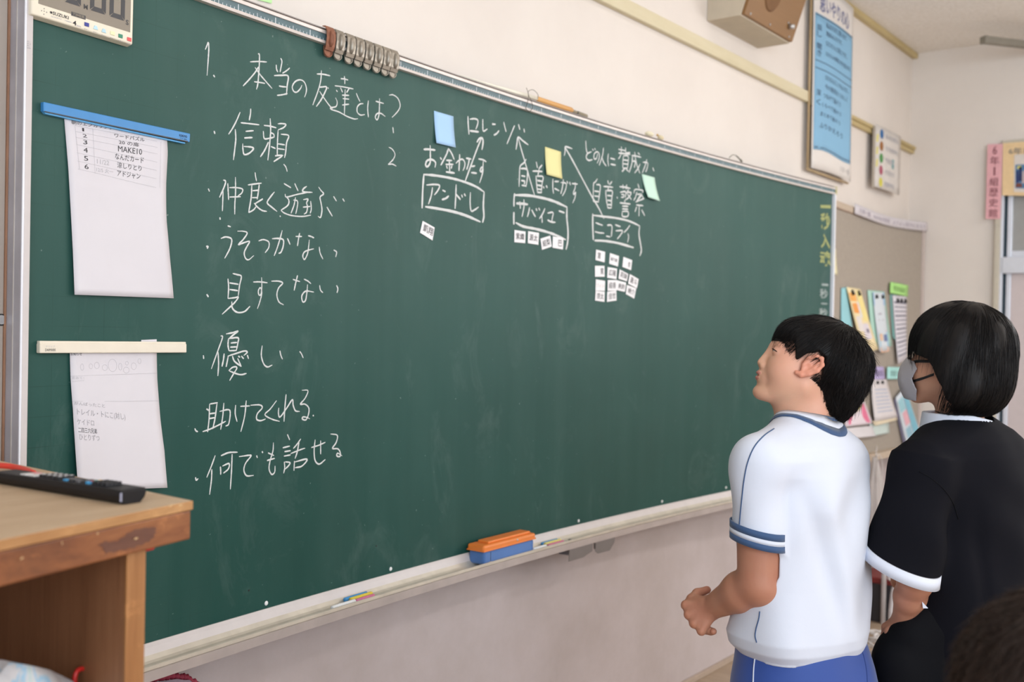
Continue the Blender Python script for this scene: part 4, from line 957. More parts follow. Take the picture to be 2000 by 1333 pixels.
# ---- cream roll on the rail, further right
cr_ = empty('tape_roll', rail(1278, 0, .045), 'cream tape roll with a brown spot lying on the ruler rail', 'tape')
bm = bmesh.new(); bmesh.ops.create_uvsphere(bm, u_segments=20, v_segments=12, radius=1)
P = rail(1268, 0, .0445); bmesh.ops.transform(bm, matrix=Matrix.Translation(V3(P)) @ Matrix.Diagonal((.021, .012, .0085, 1)), verts=bm.verts); bmobj('roll', bm, plain('cream_gauze', srgb(238, 230, 200), 0.7), cr_, True)
P = rail(1288, 0, .044); tube('core', [P, rail(1293, 0, .0435)], [.0078, .007], plain('cream_core', srgb(228, 214, 176), 0.7), cr_, 12)
P = rail(1284, 0.006, .047); bm = bmesh.new(); bmesh.ops.create_uvsphere(bm, u_segments=10, v_segments=6, radius=.004); bmesh.ops.translate(bm, vec=V3(P), verts=bm.verts); bmobj('brown_spot', bm, plain('brown_spot', srgb(196, 158, 88), 0.7), cr_, True)
# ---- loop of wire on the rail
wl = tag(tube('wire_loop', catmull([a(1424, .036), a(1430, .050), a(1437, .052), a(1444, .044), a(1449, .036)], 5), [.0012]*11+[.0022]*6+[.0035]*4, plain('dark_olive_wire', srgb(84, 82, 62), 0.6), None, 6), 'small dark wire loop standing up from the ruler rail', 'wire')

# ---- chalks and eraser in the tray
def tray_pt(px, off, dz):
    lo, hi = 0.0, 3.6
    for _ in range(30):
        m_ = (lo+hi)/2; q = bp(m_, BZ0+dz, off)-CAM; xx = 1000+F*np.dot(q, CR)/np.dot(q, CF)
        if xx < px: lo = m_
        else: hi = m_
    return bp(lo, BZ0+dz, off)
def chalkstick(label, x0, x1, off, dz, col, nm, r=0.0048):
    m = mat_chalk(nm, col)
    a_, b_ = tray_pt(x0, off, dz), tray_pt(x1, off, dz); d = (b_-a_)/np.linalg.norm(b_-a_)
    o = tube('chalk_stick', [a_, a_+d*.001, b_-d*.001, b_], [r*.8, r, r, r*.8], m, None, 14)
    return tag(o, label, 'chalk', 'chalk sticks in the tray')
chalkstick('white chalk stick in the tray nearest the cabinet', 648, 693, .053, -.0195, (0.86, 0.86, 0.86), 'c_white', 0.0050)
chalkstick('blue chalk stick lying behind a yellow one in the nearer tray group', 673, 716, .027, -.0200, (0.10, 0.36, 0.72), 'c_blue', 0.0052)
chalkstick('yellow chalk stick in the nearer tray group', 684, 726, .0385, -.0190, (0.78, 0.62, 0.10), 'c_yellow')
chalkstick('pink chalk stick leaning on the tray lip in the nearer group', 695, 730, .0500, -.0215, (0.72, 0.22, 0.38), 'c_pink')
chalkstick('white chalk stick touching the board eraser', 1041, 1066, .053, -.0195, (0.86, 0.86, 0.86), 'c_white2')
chalkstick('blue chalk stick in the tray right of the eraser', 1058, 1088, .027, -.020, (0.12, 0.36, 0.66), 'c_blue2')
chalkstick('yellow chalk stick in the tray right of the eraser', 1064, 1094, .0385, -.0190, (0.78, 0.70, 0.25), 'c_yellow2')
chalkstick('pink chalk stick in the tray right of the eraser', 1070, 1100, .050, -.0215, (0.70, 0.25, 0.36), 'c_pink2')
P = tray_pt(1113, .05, -.021)
tag(box('chalk_stub', P[0]-.005, P[0]+.005, P[1]-.003, P[1]+.003, P[2]-.003, P[2]+.0015, M['black'], None, .001), 'tiny dark stub in the tray beyond the second chalk group', 'chalk')
# eraser
e0, e1 = tray_pt(929, .034, -.018), tray_pt(1029, .034, -.018)
er = empty('board_eraser', (e0+e1)/2, 'chalkboard eraser with orange top and blue body standing in the tray', 'eraser')
ex = (e1-e0); eL = np.linalg.norm(ex); ex /= eL; en = np.cross((0, 0, 1.0), ex); en = en if np.dot(en, nb(e0[0])) > 0 else -en
def ep(a_, b_, z): return e0+ex*a_+en*b_+np.array([0, 0, z])
M['eorange'] = plain('orange_plastic', srgb(232, 130, 56), 0.4, 0.03); M['eblue'] = mat_cloth('blue_corduroy', srgb(76, 116, 176), 0.9, 500, 0.3, 0.12)
def eblock(name, a0_, a1_, b0_, b1_, z0, z1, m, bev):
    return hexobj(name, [ep(a0_, b0_, z0), ep(a1_, b0_, z0), ep(a1_, b1_, z0), ep(a0_, b1_, z0), ep(a0_, b0_, z1), ep(a1_, b0_, z1), ep(a1_, b1_, z1), ep(a0_, b1_, z1)], m, er, bev, 4)
eblock('felt_body', 0.002, eL-.002, -.026, .026, -.006, .030, M['eblue'], .008)
eblock('handle_top', -0.002, eL+.002, -.028, .028, .028, .046, M['eorange'], .006)
eblock('handle_ridge', 0.030, eL-.010, -.018, .018, .045, .052, M['eorange'], .003)
eblock('handle_rim', -0.003, eL+.003, -.029, .029, .029, .033, M['eorange'], .0015)
for (aa, zz) in ((.028, -.001), (eL*.63, .040)):
    bm = bmesh.new(); bmesh.ops.create_uvsphere(bm, u_segments=10, v_segments=6, radius=.0032); bmesh.ops.translate(bm, vec=V3(ep(aa, .0275, zz)), verts=bm.verts); bmobj('rivet', bm, M['alu'], er, True)
tube('stitch_line', [ep(.030, .0262, .0), ep(.030, .0262, .026)], .0007, M['dgrey'], er, 5)
tube('strap_edge', [ep(eL-.012, .0262, .002), ep(eL-.012, .0262, .026)], .0007, M['eblue'], er, 5)

# ---- grey metal plates hanging under the tray
M['plate'] = plain('grey_bracket_steel', srgb(124, 118, 116), 0.5, 0.08, 14, 0.4); M['plate2'] = plain('bluish_bracket_steel', srgb(120, 122, 134), 0.45, 0.1, 30, 0.4)
def tplane(px, py, off):                       # pixel on the vertical surface 'off' in front of the board
    d = ray(px, py); lo, hi = .4, 9
    for _ in range(34):
        m_ = (lo+hi)/2; P = CAM+m_*d
        if P[1]+off < yb(P[0]): lo = m_
        else: hi = m_
    return CAM+lo*d
hb = empty('bracket_plates', tplane(1140, 1075, .05), 'pair of grey metal bracket plates hanging under the chalk tray', 'bracket')
slab('front_plate', [tplane(*p, .066) for p in ((1113,1063),(1159,1051),(1157,1077),(1140,1089),(1111,1098))], nb(1.8), .0015, M['plate'], hb)
slab('rear_plate', [tplane(*p, .066) for p in ((1164,1051),(1203,1041),(1200,1060),(1191,1076),(1168,1082),(1163,1078))], nb(1.9), .0015, M['plate'], hb)
slab('hook_plate', [tplane(*p, .030) for p in ((1078,1072),(1112,1064),(1112,1086),(1094,1083),(1083,1078))], nb(1.7), .0015, M['plate2'], hb)
tube('plate_pin', [tplane(1161, 1052, .06), tplane(1161, 1073, .06)], .002, M['plate'], hb, 8)
slab('hanger_flange', [tplane(*p, .0645) for p in ((1113,1066),(1203,1043),(1203,1040),(1113,1063))], nb(1.8), .034, M['plate'], hb)

# =================================================================== CABINET AT THE LEFT
ZK = 0.385+ZF
K0 = onZ(375.5, 978, ZK)                       # front right corner of the top
KF = onZ(0, 1055, ZK); kf = (KF-K0); kf[2] = 0; kf /= np.linalg.norm(kf)     # along the front edge, to the left
KB = onZ(296, 961.5, ZK); kb = (KB-K0); kb[2] = 0; kb /= np.linalg.norm(kb)  # along the right edge, to the back
M['top_wood'] = mat_wood('worn_plywood_top', srgb(176, 146, 114), srgb(196, 168, 136), srgb(208, 184, 154), 'x', 0.7, 0.55, 0.25)
M['edge_wood'] = mat_wood('light_plywood_edge', srgb(156, 106, 60), srgb(176, 128, 78), srgb(194, 148, 98), 'x', 0.8, 0.5, 0.3)
M['apron_wood'] = mat_wood('reddish_apron_wood', srgb(92, 48, 24), srgb(132, 76, 40), srgb(160, 102, 58), 'x', 0.8, 0.45, 0.6)
M['side_wood'] = mat_wood('brown_side_wood', srgb(122, 78, 50), srgb(146, 98, 66), srgb(160, 112, 78), 'z', 1.3, 0.5, 0.12)
M['post_wood'] = mat_wood('golden_front_wood', srgb(128, 80, 42), srgb(156, 104, 58), srgb(176, 124, 76), 'z', 1.0, 0.45, 0.4)
ck = empty('wooden_cabinet', (K0[0]-.3, K0[1]+.2, 0), 'worn brown open-fronted wooden cabinet at the left, under the remote control', 'cabinet')
def kp(a, b, z): return K0+kf*a+kb*b+np.array([0, 0, z])
LW, LD = 0.95, 0.52
def kbox(name, a0_, a1_, b0_, b1_, z0, z1, m, bev=0.001, seg=2):
    return hexobj(name, [kp(a0_, b0_, z0), kp(a1_, b0_, z0), kp(a1_, b1_, z0), kp(a0_, b1_, z0), kp(a0_, b0_, z1), kp(a1_, b0_, z1), kp(a1_, b1_, z1), kp(a0_, b1_, z1)], m, ck, bev, seg)
kbox('top_board', 0, LW, 0.0008, LD, -0.0105, 0, M['top_wood'], .0012)
kbox('top_edge', -0.0004, LW, -0.0016, 0.0008, -0.0105, -0.0002, M['edge_wood'], .0008)
kbox('apron', 0.0016, LW, 0.0004, 0.020, -0.0445, -0.0108, M['apron_wood'], .0022, 3)
# right side panel: front edge strip seen beside its dark inner face
def kza(px, py, b):                            # pixel -> 'a' coordinate on the front plane at depth b
    nrm = np.array([-kf[1], kf[0], 0.0]); P0 = kp(0, b, 0); q = onPlane(px, py, P0, nrm)-P0
    return np.dot(q, kf)
a1_, a2_ = kza(283, 1080, 0.012), kza(246, 1088, 0.012)
kbox('side_panel', a1_, a2_-.0006, 0.014, LD-.01, -1.0*ZK+.0, -0.0105, M['side_wood'], .001)
kbox('panel_edge', a1_-.0003, a2_, 0.010, 0.0142, -1.0*ZK, -0.046, M['post_wood'], .0008)
kbox('side_panel', LW-.03, LW-.008, 0.014, LD-.01, -1.0*ZK, -0.0105, M['side_wood'], .001)
kbox('back_panel', a1_+.003, LW-.01, LD-.016, LD-.010, -1.0*ZK+.02, -0.0105, M['side_wood'], 0)
ZS = -0.262
kbox('shelf', a2_+.0005, LW-.031, 0.020, LD-.018, ZS-.018, ZS, M['side_wood'], .001)
kbox('bottom_board', a2_+.0005, LW-.031, 0.020, LD-.018, -ZK+.05, -ZK+.068, M['side_wood'], .001)
# dark glue stain on the apron, flat against it
def ap(px, py): 
    nrm = np.array([-kf[1], kf[0], 0.0]); q = onPlane(px, py, kp(0, 0.0002, 0), nrm); return q
st = [(192, 1063), (199, 1062), (205, 1057), (213, 1060), (222, 1058), (229, 1058), (235, 1052), (243, 1049), (247, 1042), (256, 1040), (262, 1035), (272, 1034), (283, 1031), (291, 1032), (300, 1030), (306, 1033), (302, 1038), (305, 1041), (300, 1045), (301, 1050), (294, 1054), (292, 1059), (284, 1060), (278, 1065), (268, 1066), (262, 1071), (250, 1071), (245, 1075), (232, 1075), (225, 1079), (213, 1079), (206, 1083), (204, 1077), (200, 1074), (201, 1069), (195, 1068)]
c_ = ap(250, 1056); nrm_ = np.array([-kf[1], kf[0], 0.0]); nrm_ = nrm_ if np.dot(nrm_, CAM-c_) > 0 else -nrm_
V = [ap(*p)+nrm_*0.00025 for p in st]
sv = mesh('dark_stain', V, [tuple(range(len(V)))], mat_wood('dark_glue_stain', srgb(88, 52, 38), srgb(100, 60, 44), srgb(110, 70, 52), 'x', 1.2, 0.4, 0.1), ck)
sv['label'] = 'dark brown irregular stain on the apron'
for (x0, y0_, x1, y1_) in ((258, 1053, 268, 1051), (326, 990, 336, 986), (345, 988, 355, 986), (36, 1092, 44, 1089), (186, 1043, 190, 1041), (118, 1057, 119, 1066)):
    A_, B2 = ap(x0, y0_)+nrm_*.0020, ap(x1, y1_)+nrm_*.0020
    d = B2-A_; up = np.array([0, 0, .0012]) if abs(d[2]) < .004 else kf*.0006
    mesh('chipped_spot', [A_-up*.4, A_+d*.5-up, B2, A_+d*.45+up], [(0, 1, 2, 3)], plain('raw_chip', srgb(206, 170, 124), 0.8), ck)
# scratch on the inner face
# things around the cabinet
# remote control
M['remote'] = plain('remote_black', srgb(20, 19, 22), 0.45, 0.1, 60, spec=.3); M['remtop'] = plain('remote_face', srgb(50, 48, 50), 0.5, 0.08, 60, spec=.3)
R0 = onZ(240, 987.5, ZK); R1 = onZ(277.5, 982, ZK); RL = onZ(0, 951, ZK)
rx = R1-R0; rx[2] = 0; rw = np.linalg.norm(rx); rx /= rw
ry = RL-R0; ry[2] = 0; ry /= np.linalg.norm(ry)
ry = ry - rx*np.dot(rx, ry)*0.7; ry /= np.linalg.norm(ry); RLn = 0.262
rm = empty('remote_control', R0+ry*.1+rx*.02, 'long black television remote lying on the wooden cabinet top', 'remote')
def rp(a, b, z): return R0+rx*a+ry*b+np.array([0, 0, z])
V, Fc = [], []
def rsec(b, s, zt):
    w0, w1 = -.0035*s, rw+.0065*s
    return [(0.002, .0004), (rw-.002, .0004), (w1-.002, .006), (w1, .011), (w1-.0012, zt), (w0+.001, zt), (w0, .010), (w0+.0008, .005)]
secs = [(0.0, .8, .0150), (.0015, 1, .0165), (.03, 1, .0168), (.12, 1, .0160), (.20, 1, .0150), (RLn-.004, 1, .0140), (RLn, .7, .012)]
for b, s, zt in secs:
    for (a_, z) in rsec(b, s, zt): V.append(rp(a_, b, z))
k = 8
for i in range(len(secs)-1):
    for j in range(k): Fc.append((i*k+j, i*k+(j+1) % k, (i+1)*k+(j+1) % k, (i+1)*k+j))
Fc.append(tuple(range(k))[::-1]); Fc.append(tuple((len(secs)-1)*k+j for j in range(k)))
o = mesh('remote_body', V, Fc, M['remote'], rm)
bm = bmesh.new(); bm.from_mesh(o.data); bmesh.ops.recalc_face_normals(bm, faces=bm.faces); bevel(bm, .0008, 2, 25); bm.to_mesh(o.data); bm.free()
zt = .0166
hexobj('face_plate', [rp(0, .003, zt-.001), rp(rw+.003, .003, zt-.001), rp(rw+.003, RLn-.01, .0138), rp(0, RLn-.01, .0138), rp(0, .003, zt+.0003), rp(rw+.003, .003, zt+.0003), rp(rw+.003, RLn-.01, .0148), rp(0, RLn-.01, .0148)], M['remtop'], rm, .0003)
hexobj('corner_glint', [rp(-.0036, -.0002, .004), rp(-.0016, -.0006, .004), rp(-.0016, .0006, .004), rp(-.0036, .0008, .004), rp(-.0036, -.0002, .014), rp(-.0016, -.0006, .014), rp(-.0016, .0006, .014), rp(-.0036, .0008, .014)], plain('pale_glint', srgb(150, 150, 168), 0.3), rm)  # pale strip painted as a highlight on the near corner
RB = {k_: plain('key_'+k_, c, 0.5) for k_, c in dict(dark=srgb(34, 34, 38), grey=srgb(96, 94, 96), blue=srgb(70, 150, 196), red=srgb(208, 78, 96), green=srgb(60, 160, 128), yellow=srgb(232, 190, 110), white=srgb(212, 208, 206), pink=srgb(214, 150, 150)).items()}
def key(a_, b_, w, l, col, h=.0022, nm='remote_button'):
    zz = .0168-.0020*b_/RLn
    return hexobj(nm, [rp(a_, b_, zz-.0005), rp(a_+w, b_, zz-.0005), rp(a_+w, b_+l, zz-.0005), rp(a_, b_+l, zz-.0005), rp(a_, b_, zz+h), rp(a_+w, b_, zz+h), rp(a_+w, b_+l, zz+h), rp(a_, b_+l, zz+h)], RB[col], rm, .0004, 1)
aw = rw/4.4
for r_ in range(4):
    for c in range(4): key(.003+c*(rw-.004)/4, .034+r_*.0075, aw*.82, .0042, 'dark', .0044)
for c, col in enumerate(('blue', 'red', 'green', 'yellow')): key(.003+c*(rw-.004)/4, .067, aw*.85, .006, col, .0030)
for r_ in range(2):
    for c in range(4): key(.003+c*(rw-.004)/4, .077+r_*.008, aw*.8, .005, 'grey' if (c+r_) % 2 else 'dark', .0022)
key(rw*.32, .096, rw*.36, .022, 'grey', .0020)
key(.003, .098, aw*.7, .007, 'dark'); key(.003, .109, aw*.7, .007, 'blue'); key(rw-.008, .098, aw*.7, .007, 'dark'); key(rw-.008, .109, aw*.7, .007, 'dark')
for r_ in range(4):
    for c in range(3):
        key(.003+c*(rw-.003)/3, .124+r_*.0105, rw/3.6, .0075, 'dark', .0036)
        zz = .0168-.0020*(.124+r_*.0105)/RLn
        hexobj('key_legend', [rp(.005+c*(rw-.003)/3, .126+r_*.0105, zz+.0034), rp(.005+c*(rw-.003)/3+.004, .126+r_*.0105, zz+.0034), rp(.005+c*(rw-.003)/3+.004, .129+r_*.0105, zz+.0034), rp(.005+c*(rw-.003)/3, .129+r_*.0105, zz+.0034)]*1+[rp(.005+c*(rw-.003)/3, .126+r_*.0105, zz+.0040), rp(.005+c*(rw-.003)/3+.004, .126+r_*.0105, zz+.0040), rp(.005+c*(rw-.003)/3+.004, .129+r_*.0105, zz+.0040), rp(.005+c*(rw-.003)/3, .129+r_*.0105, zz+.0040)], RB['white'], rm)
key(.002, .172, rw-.003, .014, 'white', .0010, 'label_sticker'); key(.002, .189, rw*.45, .012, 'white', .0014); key(rw*.55, .189, rw*.4, .012, 'pink', .0014)
# red cable on the cabinet top behind the remote
M['redcable'] = plain('red_rubber', srgb(214, 66, 52), 0.4, 0.04)
zc_ = ZK+.0055
cb = tag(tube('red_cable', catmull([onZ(-160, 916, zc_), onZ(-70, 909, zc_), onZ(0, 910, zc_+.002), onZ(28, 913, zc_+.001), onZ(48, 918, zc_), onZ(66, 925, ZK+.004)], 6), .0040, M['redcable'], None, 12), 'red cable lying on the cabinet top behind the remote', 'cable')
# red object under the apron, right of the side panel: a red-handled hook
RH = kp(a1_, 0.016, 0)
def fr(px, py, b): nrm = np.array([-kf[1], kf[0], 0.0]); return onPlane(px, py, kp(0, b, 0), nrm)
hk = tag(hexobj('red_clip', [fr(279, 1079, .03), fr(300, 1074.5, .03), fr(300, 1074.5, .05), fr(279, 1079, .05), fr(279, 1068, .03), fr(308, 1062, .03), fr(308, 1062, .05), fr(279, 1068, .05)], plain('red_plastic', srgb(206, 28, 24), 0.35), None, .0015), 'small red plastic clip under the cabinet apron beside the panel', 'clip')
# pale printed cloth bag with red handle on the shelf
def clothmat():
    t = NT('printed_bag_cloth'); v = t.coord(); n = t.noise(v, 26, 3, 0.5, 0.6)
    t.base(t.ramp(n, [(0.40, srgb(188, 186, 190)), (0.54, srgb(202, 200, 202)), (0.58, srgb(140, 186, 214)), (0.63, srgb(206, 204, 206)), (0.78, srgb(140, 196, 194))])); t.set(Roughness=.6)
    return t.m
bg = empty('cloth_bag', kp(a2_+.1, .12, ZS), 'pale blue and white printed bag on the cabinet shelf', 'bag')
prof = [(-110, 1400), (-60, 1336), (0, 1317), (22, 1297), (45, 1298), (70, 1303), (100, 1310), (122, 1320), (140, 1331), (165, 1360), (180, 1420)]
zsh = ZK+ZS
def bagfn(u, v, off=0.0):
    i = u*(len(prof)-1); j = min(int(i), len(prof)-2); t = i-j
    x = prof[j][0]*(1-t)+prof[j+1][0]*t; y = prof[j][1]*(1-t)+prof[j+1][1]*t
    topp = fr(x, y, .045+.05*u)
    base = np.array([topp[0], topp[1], zsh+.002])
    bulge = math.sin(math.pi*v)*.022*math.sin(math.pi*min(1, max(0, u)))
    p = base*(1-v)+np.array([topp[0], topp[1], max(topp[2], zsh+.004)])*v
    return p + nrm_*(bulge+.003*math.sin(17*u+6*v)+off)
patch('bag_front', bagfn, clothmat(), bg, 30, 12, 0.0008)
patch('bag_back', lambda u, v, off=0: bagfn(u, v, 0)-nrm_*(.03*math.sin(math.pi*u)*math.sin(math.pi*(v*.5))+.0015+off), clothmat(), bg, 30, 8, 0.0008)
rhd = [(146,1345),(146,1325),(150,1313),(157,1307.5),(166,1307.5),(174,1312),(180,1322),(182,1345)]
tube('bag_handle', catmull([fr(x, y, .10) for x, y in rhd], 5), .0027, plain('red_handle', srgb(196, 36, 32), 0.4), bg, 10)
# red frilly drawstring bag by the wall, behind the cabinet
rb = empty('red_frill_bag', onY(340, 1345, -.12), 'dark red frilled bag against the wall below the chalk tray', 'bag')
rim = [(262,1400),(268,1345),(292,1329),(318,1325),(336,1321.5),(352,1324),(362,1324),(372,1331),(392,1345),(400,1400)]
V3s = catmull([onY(x, y, -.13) for x, y in rim], 6)
tube('frill_rim', V3s, [.006+.0022*math.sin(i*1.9) for i in range(len(V3s))], plain('dark_red_cloth', srgb(140, 38, 60), 0.7, 0.1), rb, 8)
rim2 = [(284,1400),(290,1350),(312,1337),(336,1332),(356,1335),(372,1350),(384,1400)]
def rbf(u, v, off=0):
    i = u*(len(rim)-1); j = min(int(i), len(rim)-2); t = i-j
    x = rim[j][0]*(1-t)+rim[j+1][0]*t; y = rim[j][1]*(1-t)+rim[j+1][1]*t
    top = onY(x, y+2, -.13); c = onY(330, 1345, -.13)
    bot = np.array([c[0]+(top[0]-c[0])*1.15, top[1], 0.004])
    p = top*v+bot*(1-v); p[1] -= .05*math.sin(math.pi*v*.9)*math.sin(math.pi*u)+off
    return p
patch('bag_body', rbf, plain('greyish_lining', srgb(148, 132, 142), 0.8, 0.06), rb, 24, 14, .001)

# =================================================================== WALL THINGS
# loudspeaker box
M['spk'] = plain('beige_speaker_box', srgb(196, 184, 164), 0.6, 0.04, 18); M['spkf'] = mat_wood('brown_speaker_front', srgb(128, 92, 50), srgb(136, 98, 56), srgb(144, 106, 62), 'x', 0.4, 0.5, 0.03)
sp = empty('wall_speaker', (2.93, -.1, 1.757+ZF), 'beige loudspeaker box with brown slanted front, high on the wall above the board', 'speaker')
zb, zt = 1.757+ZF, 2.12+ZF
x0, x1 = 2.700, 3.156
yfb = onZ(1457, 33, zb)[1]
# slant measured from the left front edge
q = onPlane(1467, 0, np.array([x0+.03, 0, 0]), np.array([1.0, 0, 0])); sl = (q[1]-yfb)/(q[2]-zb)
yft = yfb + sl*(zt-zb)
hexobj('speaker_box', [(x0, -.0005, zb), (x1, -.0005, zb), (x1, yfb+.008, zb), (x0, yfb+.008, zb), (x0, -.0005, zt), (x1, -.0005, zt), (x1, yft+.008, zt), (x0, yft+.008, zt)], M['spk'], sp, .002)
fl = hexobj('speaker_front', [(x0+.006, yfb+.0085, zb+.004), (x1-.004, yfb+.0085, zb+.004), (x1-.004, yfb-.006, zb+.004), (x0+.006, yfb-.006, zb+.004), (x0+.006, yft+.0085, zt-.004), (x1-.004, yft+.0085, zt-.004), (x1-.004, yft-.006, zt-.004), (x0+.006, yft-.006, zt-.004)], M['spkf'], sp, .0015)
ns = np.cross((1, 0, 0), (0, yft-yfb, zt-zb)); ns /= np.linalg.norm(ns); ns = ns if ns[1] < 0 else -ns
def spf(px, py): return onPlane(px, py, np.array([x0, yfb-.006, zb]), ns)
Rn = Vector((0, 0, 1)).rotation_difference(V3(ns)).to_matrix().to_4x4()
bm = bmesh.new(); bmesh.ops.create_cone(bm, segments=40, radius1=.068, radius2=.060, depth=.006, cap_ends=True)
bmesh.ops.transform(bm, matrix=Matrix.Translation(V3(spf(1512, -12)+ns*.001)) @ Rn, verts=bm.verts); bmobj('speaker_cone', bm, plain('brown_grille', srgb(118, 84, 52), 0.8, 0.05), sp)
kb_ = spf(1542, 51); tube('volume_knob', [kb_, kb_+ns*.020], [.011, .009], M['alu'], sp, 16)
for (px, py) in ((1466, 27), (1504, 48), (1541, 72), (1540, 45)):
    q = spf(px, py); tube('screw', [q-ns*.0005, q+ns*.0015], .0045, M['alu'], sp, 10)

# tall blue poster
XP0, XP1 = 3.655, 4.165
zB = 1.335+ZF; zTt = ZC-.02
po = empty('tall_poster', (3.9, -.02, zB), 'tall light blue poster with rows of handwritten rules, hanging above the board\'s right end', 'poster')
def pof(u, v, off=0.0):
    x = XP0+(XP1-XP0)*u + .010*math.sin(3*v)*(1-u)*.0
    y = -.034 - .018*math.sin(math.pi*u)*(1-.3*v) - .008*math.sin(5*u+2) * (1-v) - off
    return np.array([x, y, zB+(zTt-zB)*v + .006*math.sin(math.pi*u)*(1-v)])
patch('backing_paper', pof, M['paperw'], po, 16, 20, .0006)
M['pblue'] = plain('poster_blue', srgb(136, 184, 216), 0.8, 0.02, 6); M['pink_'] = plain('poster_ink', srgb(62, 84, 112), 0.8)
vz = lambda z: (z+ZF-zB)/(zTt-zB)
zb1_ = onY(1572, 287, -.035)[2]; zt1_ = onY(1572, 10, -.035)[2]
v0, v1 = (zb1_-zB)/(zTt-zB), (zt1_-zB)/(zTt-zB)
bf = subfn(pof, .03, v0, .965, v1)
patch('blue_sheet', lambda u, v, off=0: bf(u, v, .0016+off)+np.array([0, 0, .006*math.sin(6*u)*(1-v)]), M['pblue'], po, 16, 16, .0004)
bft = lambda u, v, off=0.0: bf(u, v, .0018+off)+np.array([0, 0, .006*math.sin(6*u)*(1-v)])
ribbon_on('poster_rules', [[(.01, y_), (.25, y_), (.5, y_), (.75, y_), (.99, y_)] for y_ in (.99, .655, .60, .02)], bft, .004, M['pink_'], po, .0006)
for s, a_, b_, c_2, d_ in (('私は○○だと思います。', .24, .925, .80, .965), ('理由は○○です。', .24, .865, .66, .902), ('○○さんと同じです。', .24, .79, .82, .83), ('○○さんの意見に付け加えます。', .24, .715, .95, .75),
                   ('○○さんにしつもんです。', .24, .535, .88, .572), ('今の意見をくわしく', .24, .465, .86, .505), ('つなげて話そう', .20, .395, .66, .435), ('くらべて話そう', .17, .325, .68, .36), ('まとめて話そう', .14, .255, .66, .29), ('ふりかえろう', .12, .165, .74, .205)):
    text_on('poster_lettering', s, subfn(bft, a_, b_, c_2, d_), M['pink_'], po, .008, .0006)
for s, b_ in (('話', .88), ('し', .83), ('聞', .74), ('き', .69), ('深', .40), ('く', .33)):
    text_on('poster_lettering', s, subfn(bft, .04, b_, .14, b_+.045), M['pink_'], po, .008, .0006)
text_on('poster_lettering', '思いやりの心', subfn(pof, .12, v1+.02, .85, v1+.11), plain('poster_title_ink', srgb(120, 124, 160), 0.8), po, .02, .001)
text_on('poster_lettering', '六年一組', subfn(pof, .68, v0-.07, .94, v0-.035), plain('faint_print', srgb(186, 182, 182), 0.8), po, 0, .001)
M['pframe'] = mat_wood('tan_poster_frame', srgb(176, 148, 110), srgb(196, 170, 130), srgb(206, 184, 146), 'z', 1, 0.6, 0.05)
tube('frame_edge', [(XP0-.002, -.024, zTt), (XP0-.002, -.024, zB)], .006, M['pframe'], po, 4)
tube('frame_edge', [(XP0-.006, -.024, zB-.004), (XP1+.004, -.024, zB-.004)], .006, M['pframe'], po, 4)

# small poster with five coloured dots
XA, XB_ = 4.505, 4.915; za, zb2 = 1.355+ZF, 1.672+ZF
sp2 = empty('dot_poster', (4.7, -.03, za), 'small white poster with five coloured dots down its left side, near the corner', 'poster')
spf2 = lambda u, v, off=0.0: np.array([XA+(XB_-XA)*u, -.042-.006*math.sin(math.pi*u)-off, za+(zb2-za)*v])
patch('poster_sheet', spf2, plain('poster_offwhite', srgb(218, 212, 206), 0.8), sp2, 6, 6, .0008)
box('poster_backing', XA-.012, XA+.004, -.041, -.031, za-.006, zb2-.01, plain('poster_edge', srgb(180, 170, 156), .7), sp2)
for k_, c in enumerate((srgb(44, 104, 162), srgb(160, 104, 52), srgb(78, 148, 76), srgb(176, 88, 110), srgb(214, 206, 84))):
    v = .90-.195*k_; cu = .20
    P = [spf2(cu+.062*math.cos(t*math.pi/10), v-.02+.078*math.sin(t*math.pi/10), .0012) for t in range(20)]
    mesh('coloured_dot', P, [tuple(range(20))], plain('dot_%d' % k_, c, .7), sp2)
    text_on('poster_lettering', ('あいさつをする', 'ろうかを歩く', '話を聞く', 'そうじをする', '時間を守る')[k_], subfn(spf2, .34, v-.07, .86 if k_ in (0, 1) else .72, v+.02), M['ink3'], sp2, .04, .0012)
for k_ in range(3): 
    mesh('yellow_mark', [spf2(.02, .72-.2*k_, .0012), spf2(.08, .74-.2*k_, .0012), spf2(.09, .86-.2*k_, .0012), spf2(.03, .84-.2*k_, .0012)], [(0, 1, 2, 3)], plain('pale_yellow_print', srgb(226, 216, 120), .8), sp2)
mesh('teal_figure', [spf2(.60, .40, .0012), spf2(.68, .38, .0012), spf2(.70, .54, .0012), spf2(.62, .55, .0012)], [(0, 1, 2, 3)], plain('teal_print', srgb(120, 168, 170), .8), sp2)

# banner and photo poster on the right wall
bn = empty('pink_banner', onX(1940, 350, XE-.034), 'narrow pink banner with vertical handwriting beside the door top', 'banner')
Q = [onX(*p, XE-.034) for p in ((1929, 282), (1958.5, 281), (1954, 428), (1925, 428))]
slab('banner_sheet', Q, (-1, 0, 0), .001, plain('banner_pink', srgb(232, 176, 182), .8), bn)
fb = quadfn(*[q+np.array([-.0012, 0, 0]) for q in Q], n=(-1, 0, 0))
for k_, s in enumerate('6年1組歴史館'):
    w = (.36, .64) if s in '6' else (.46, .56) if s == '1' else (.20, .80)
    text_on('banner_lettering', s, subfn(fb, w[0], .985-.14*(k_+1)+.018, w[1], .985-.14*k_-.012), plain('banner_ink', srgb(120, 56, 66), .8), bn, 0.0, .0004) if k_ == 0 else text_on('banner_lettering', s, subfn(fb, w[0], .985-.14*(k_+1)+.018, w[1], .985-.14*k_-.012), bpy.data.materials['banner_ink'], bn, 0.0, .0004)
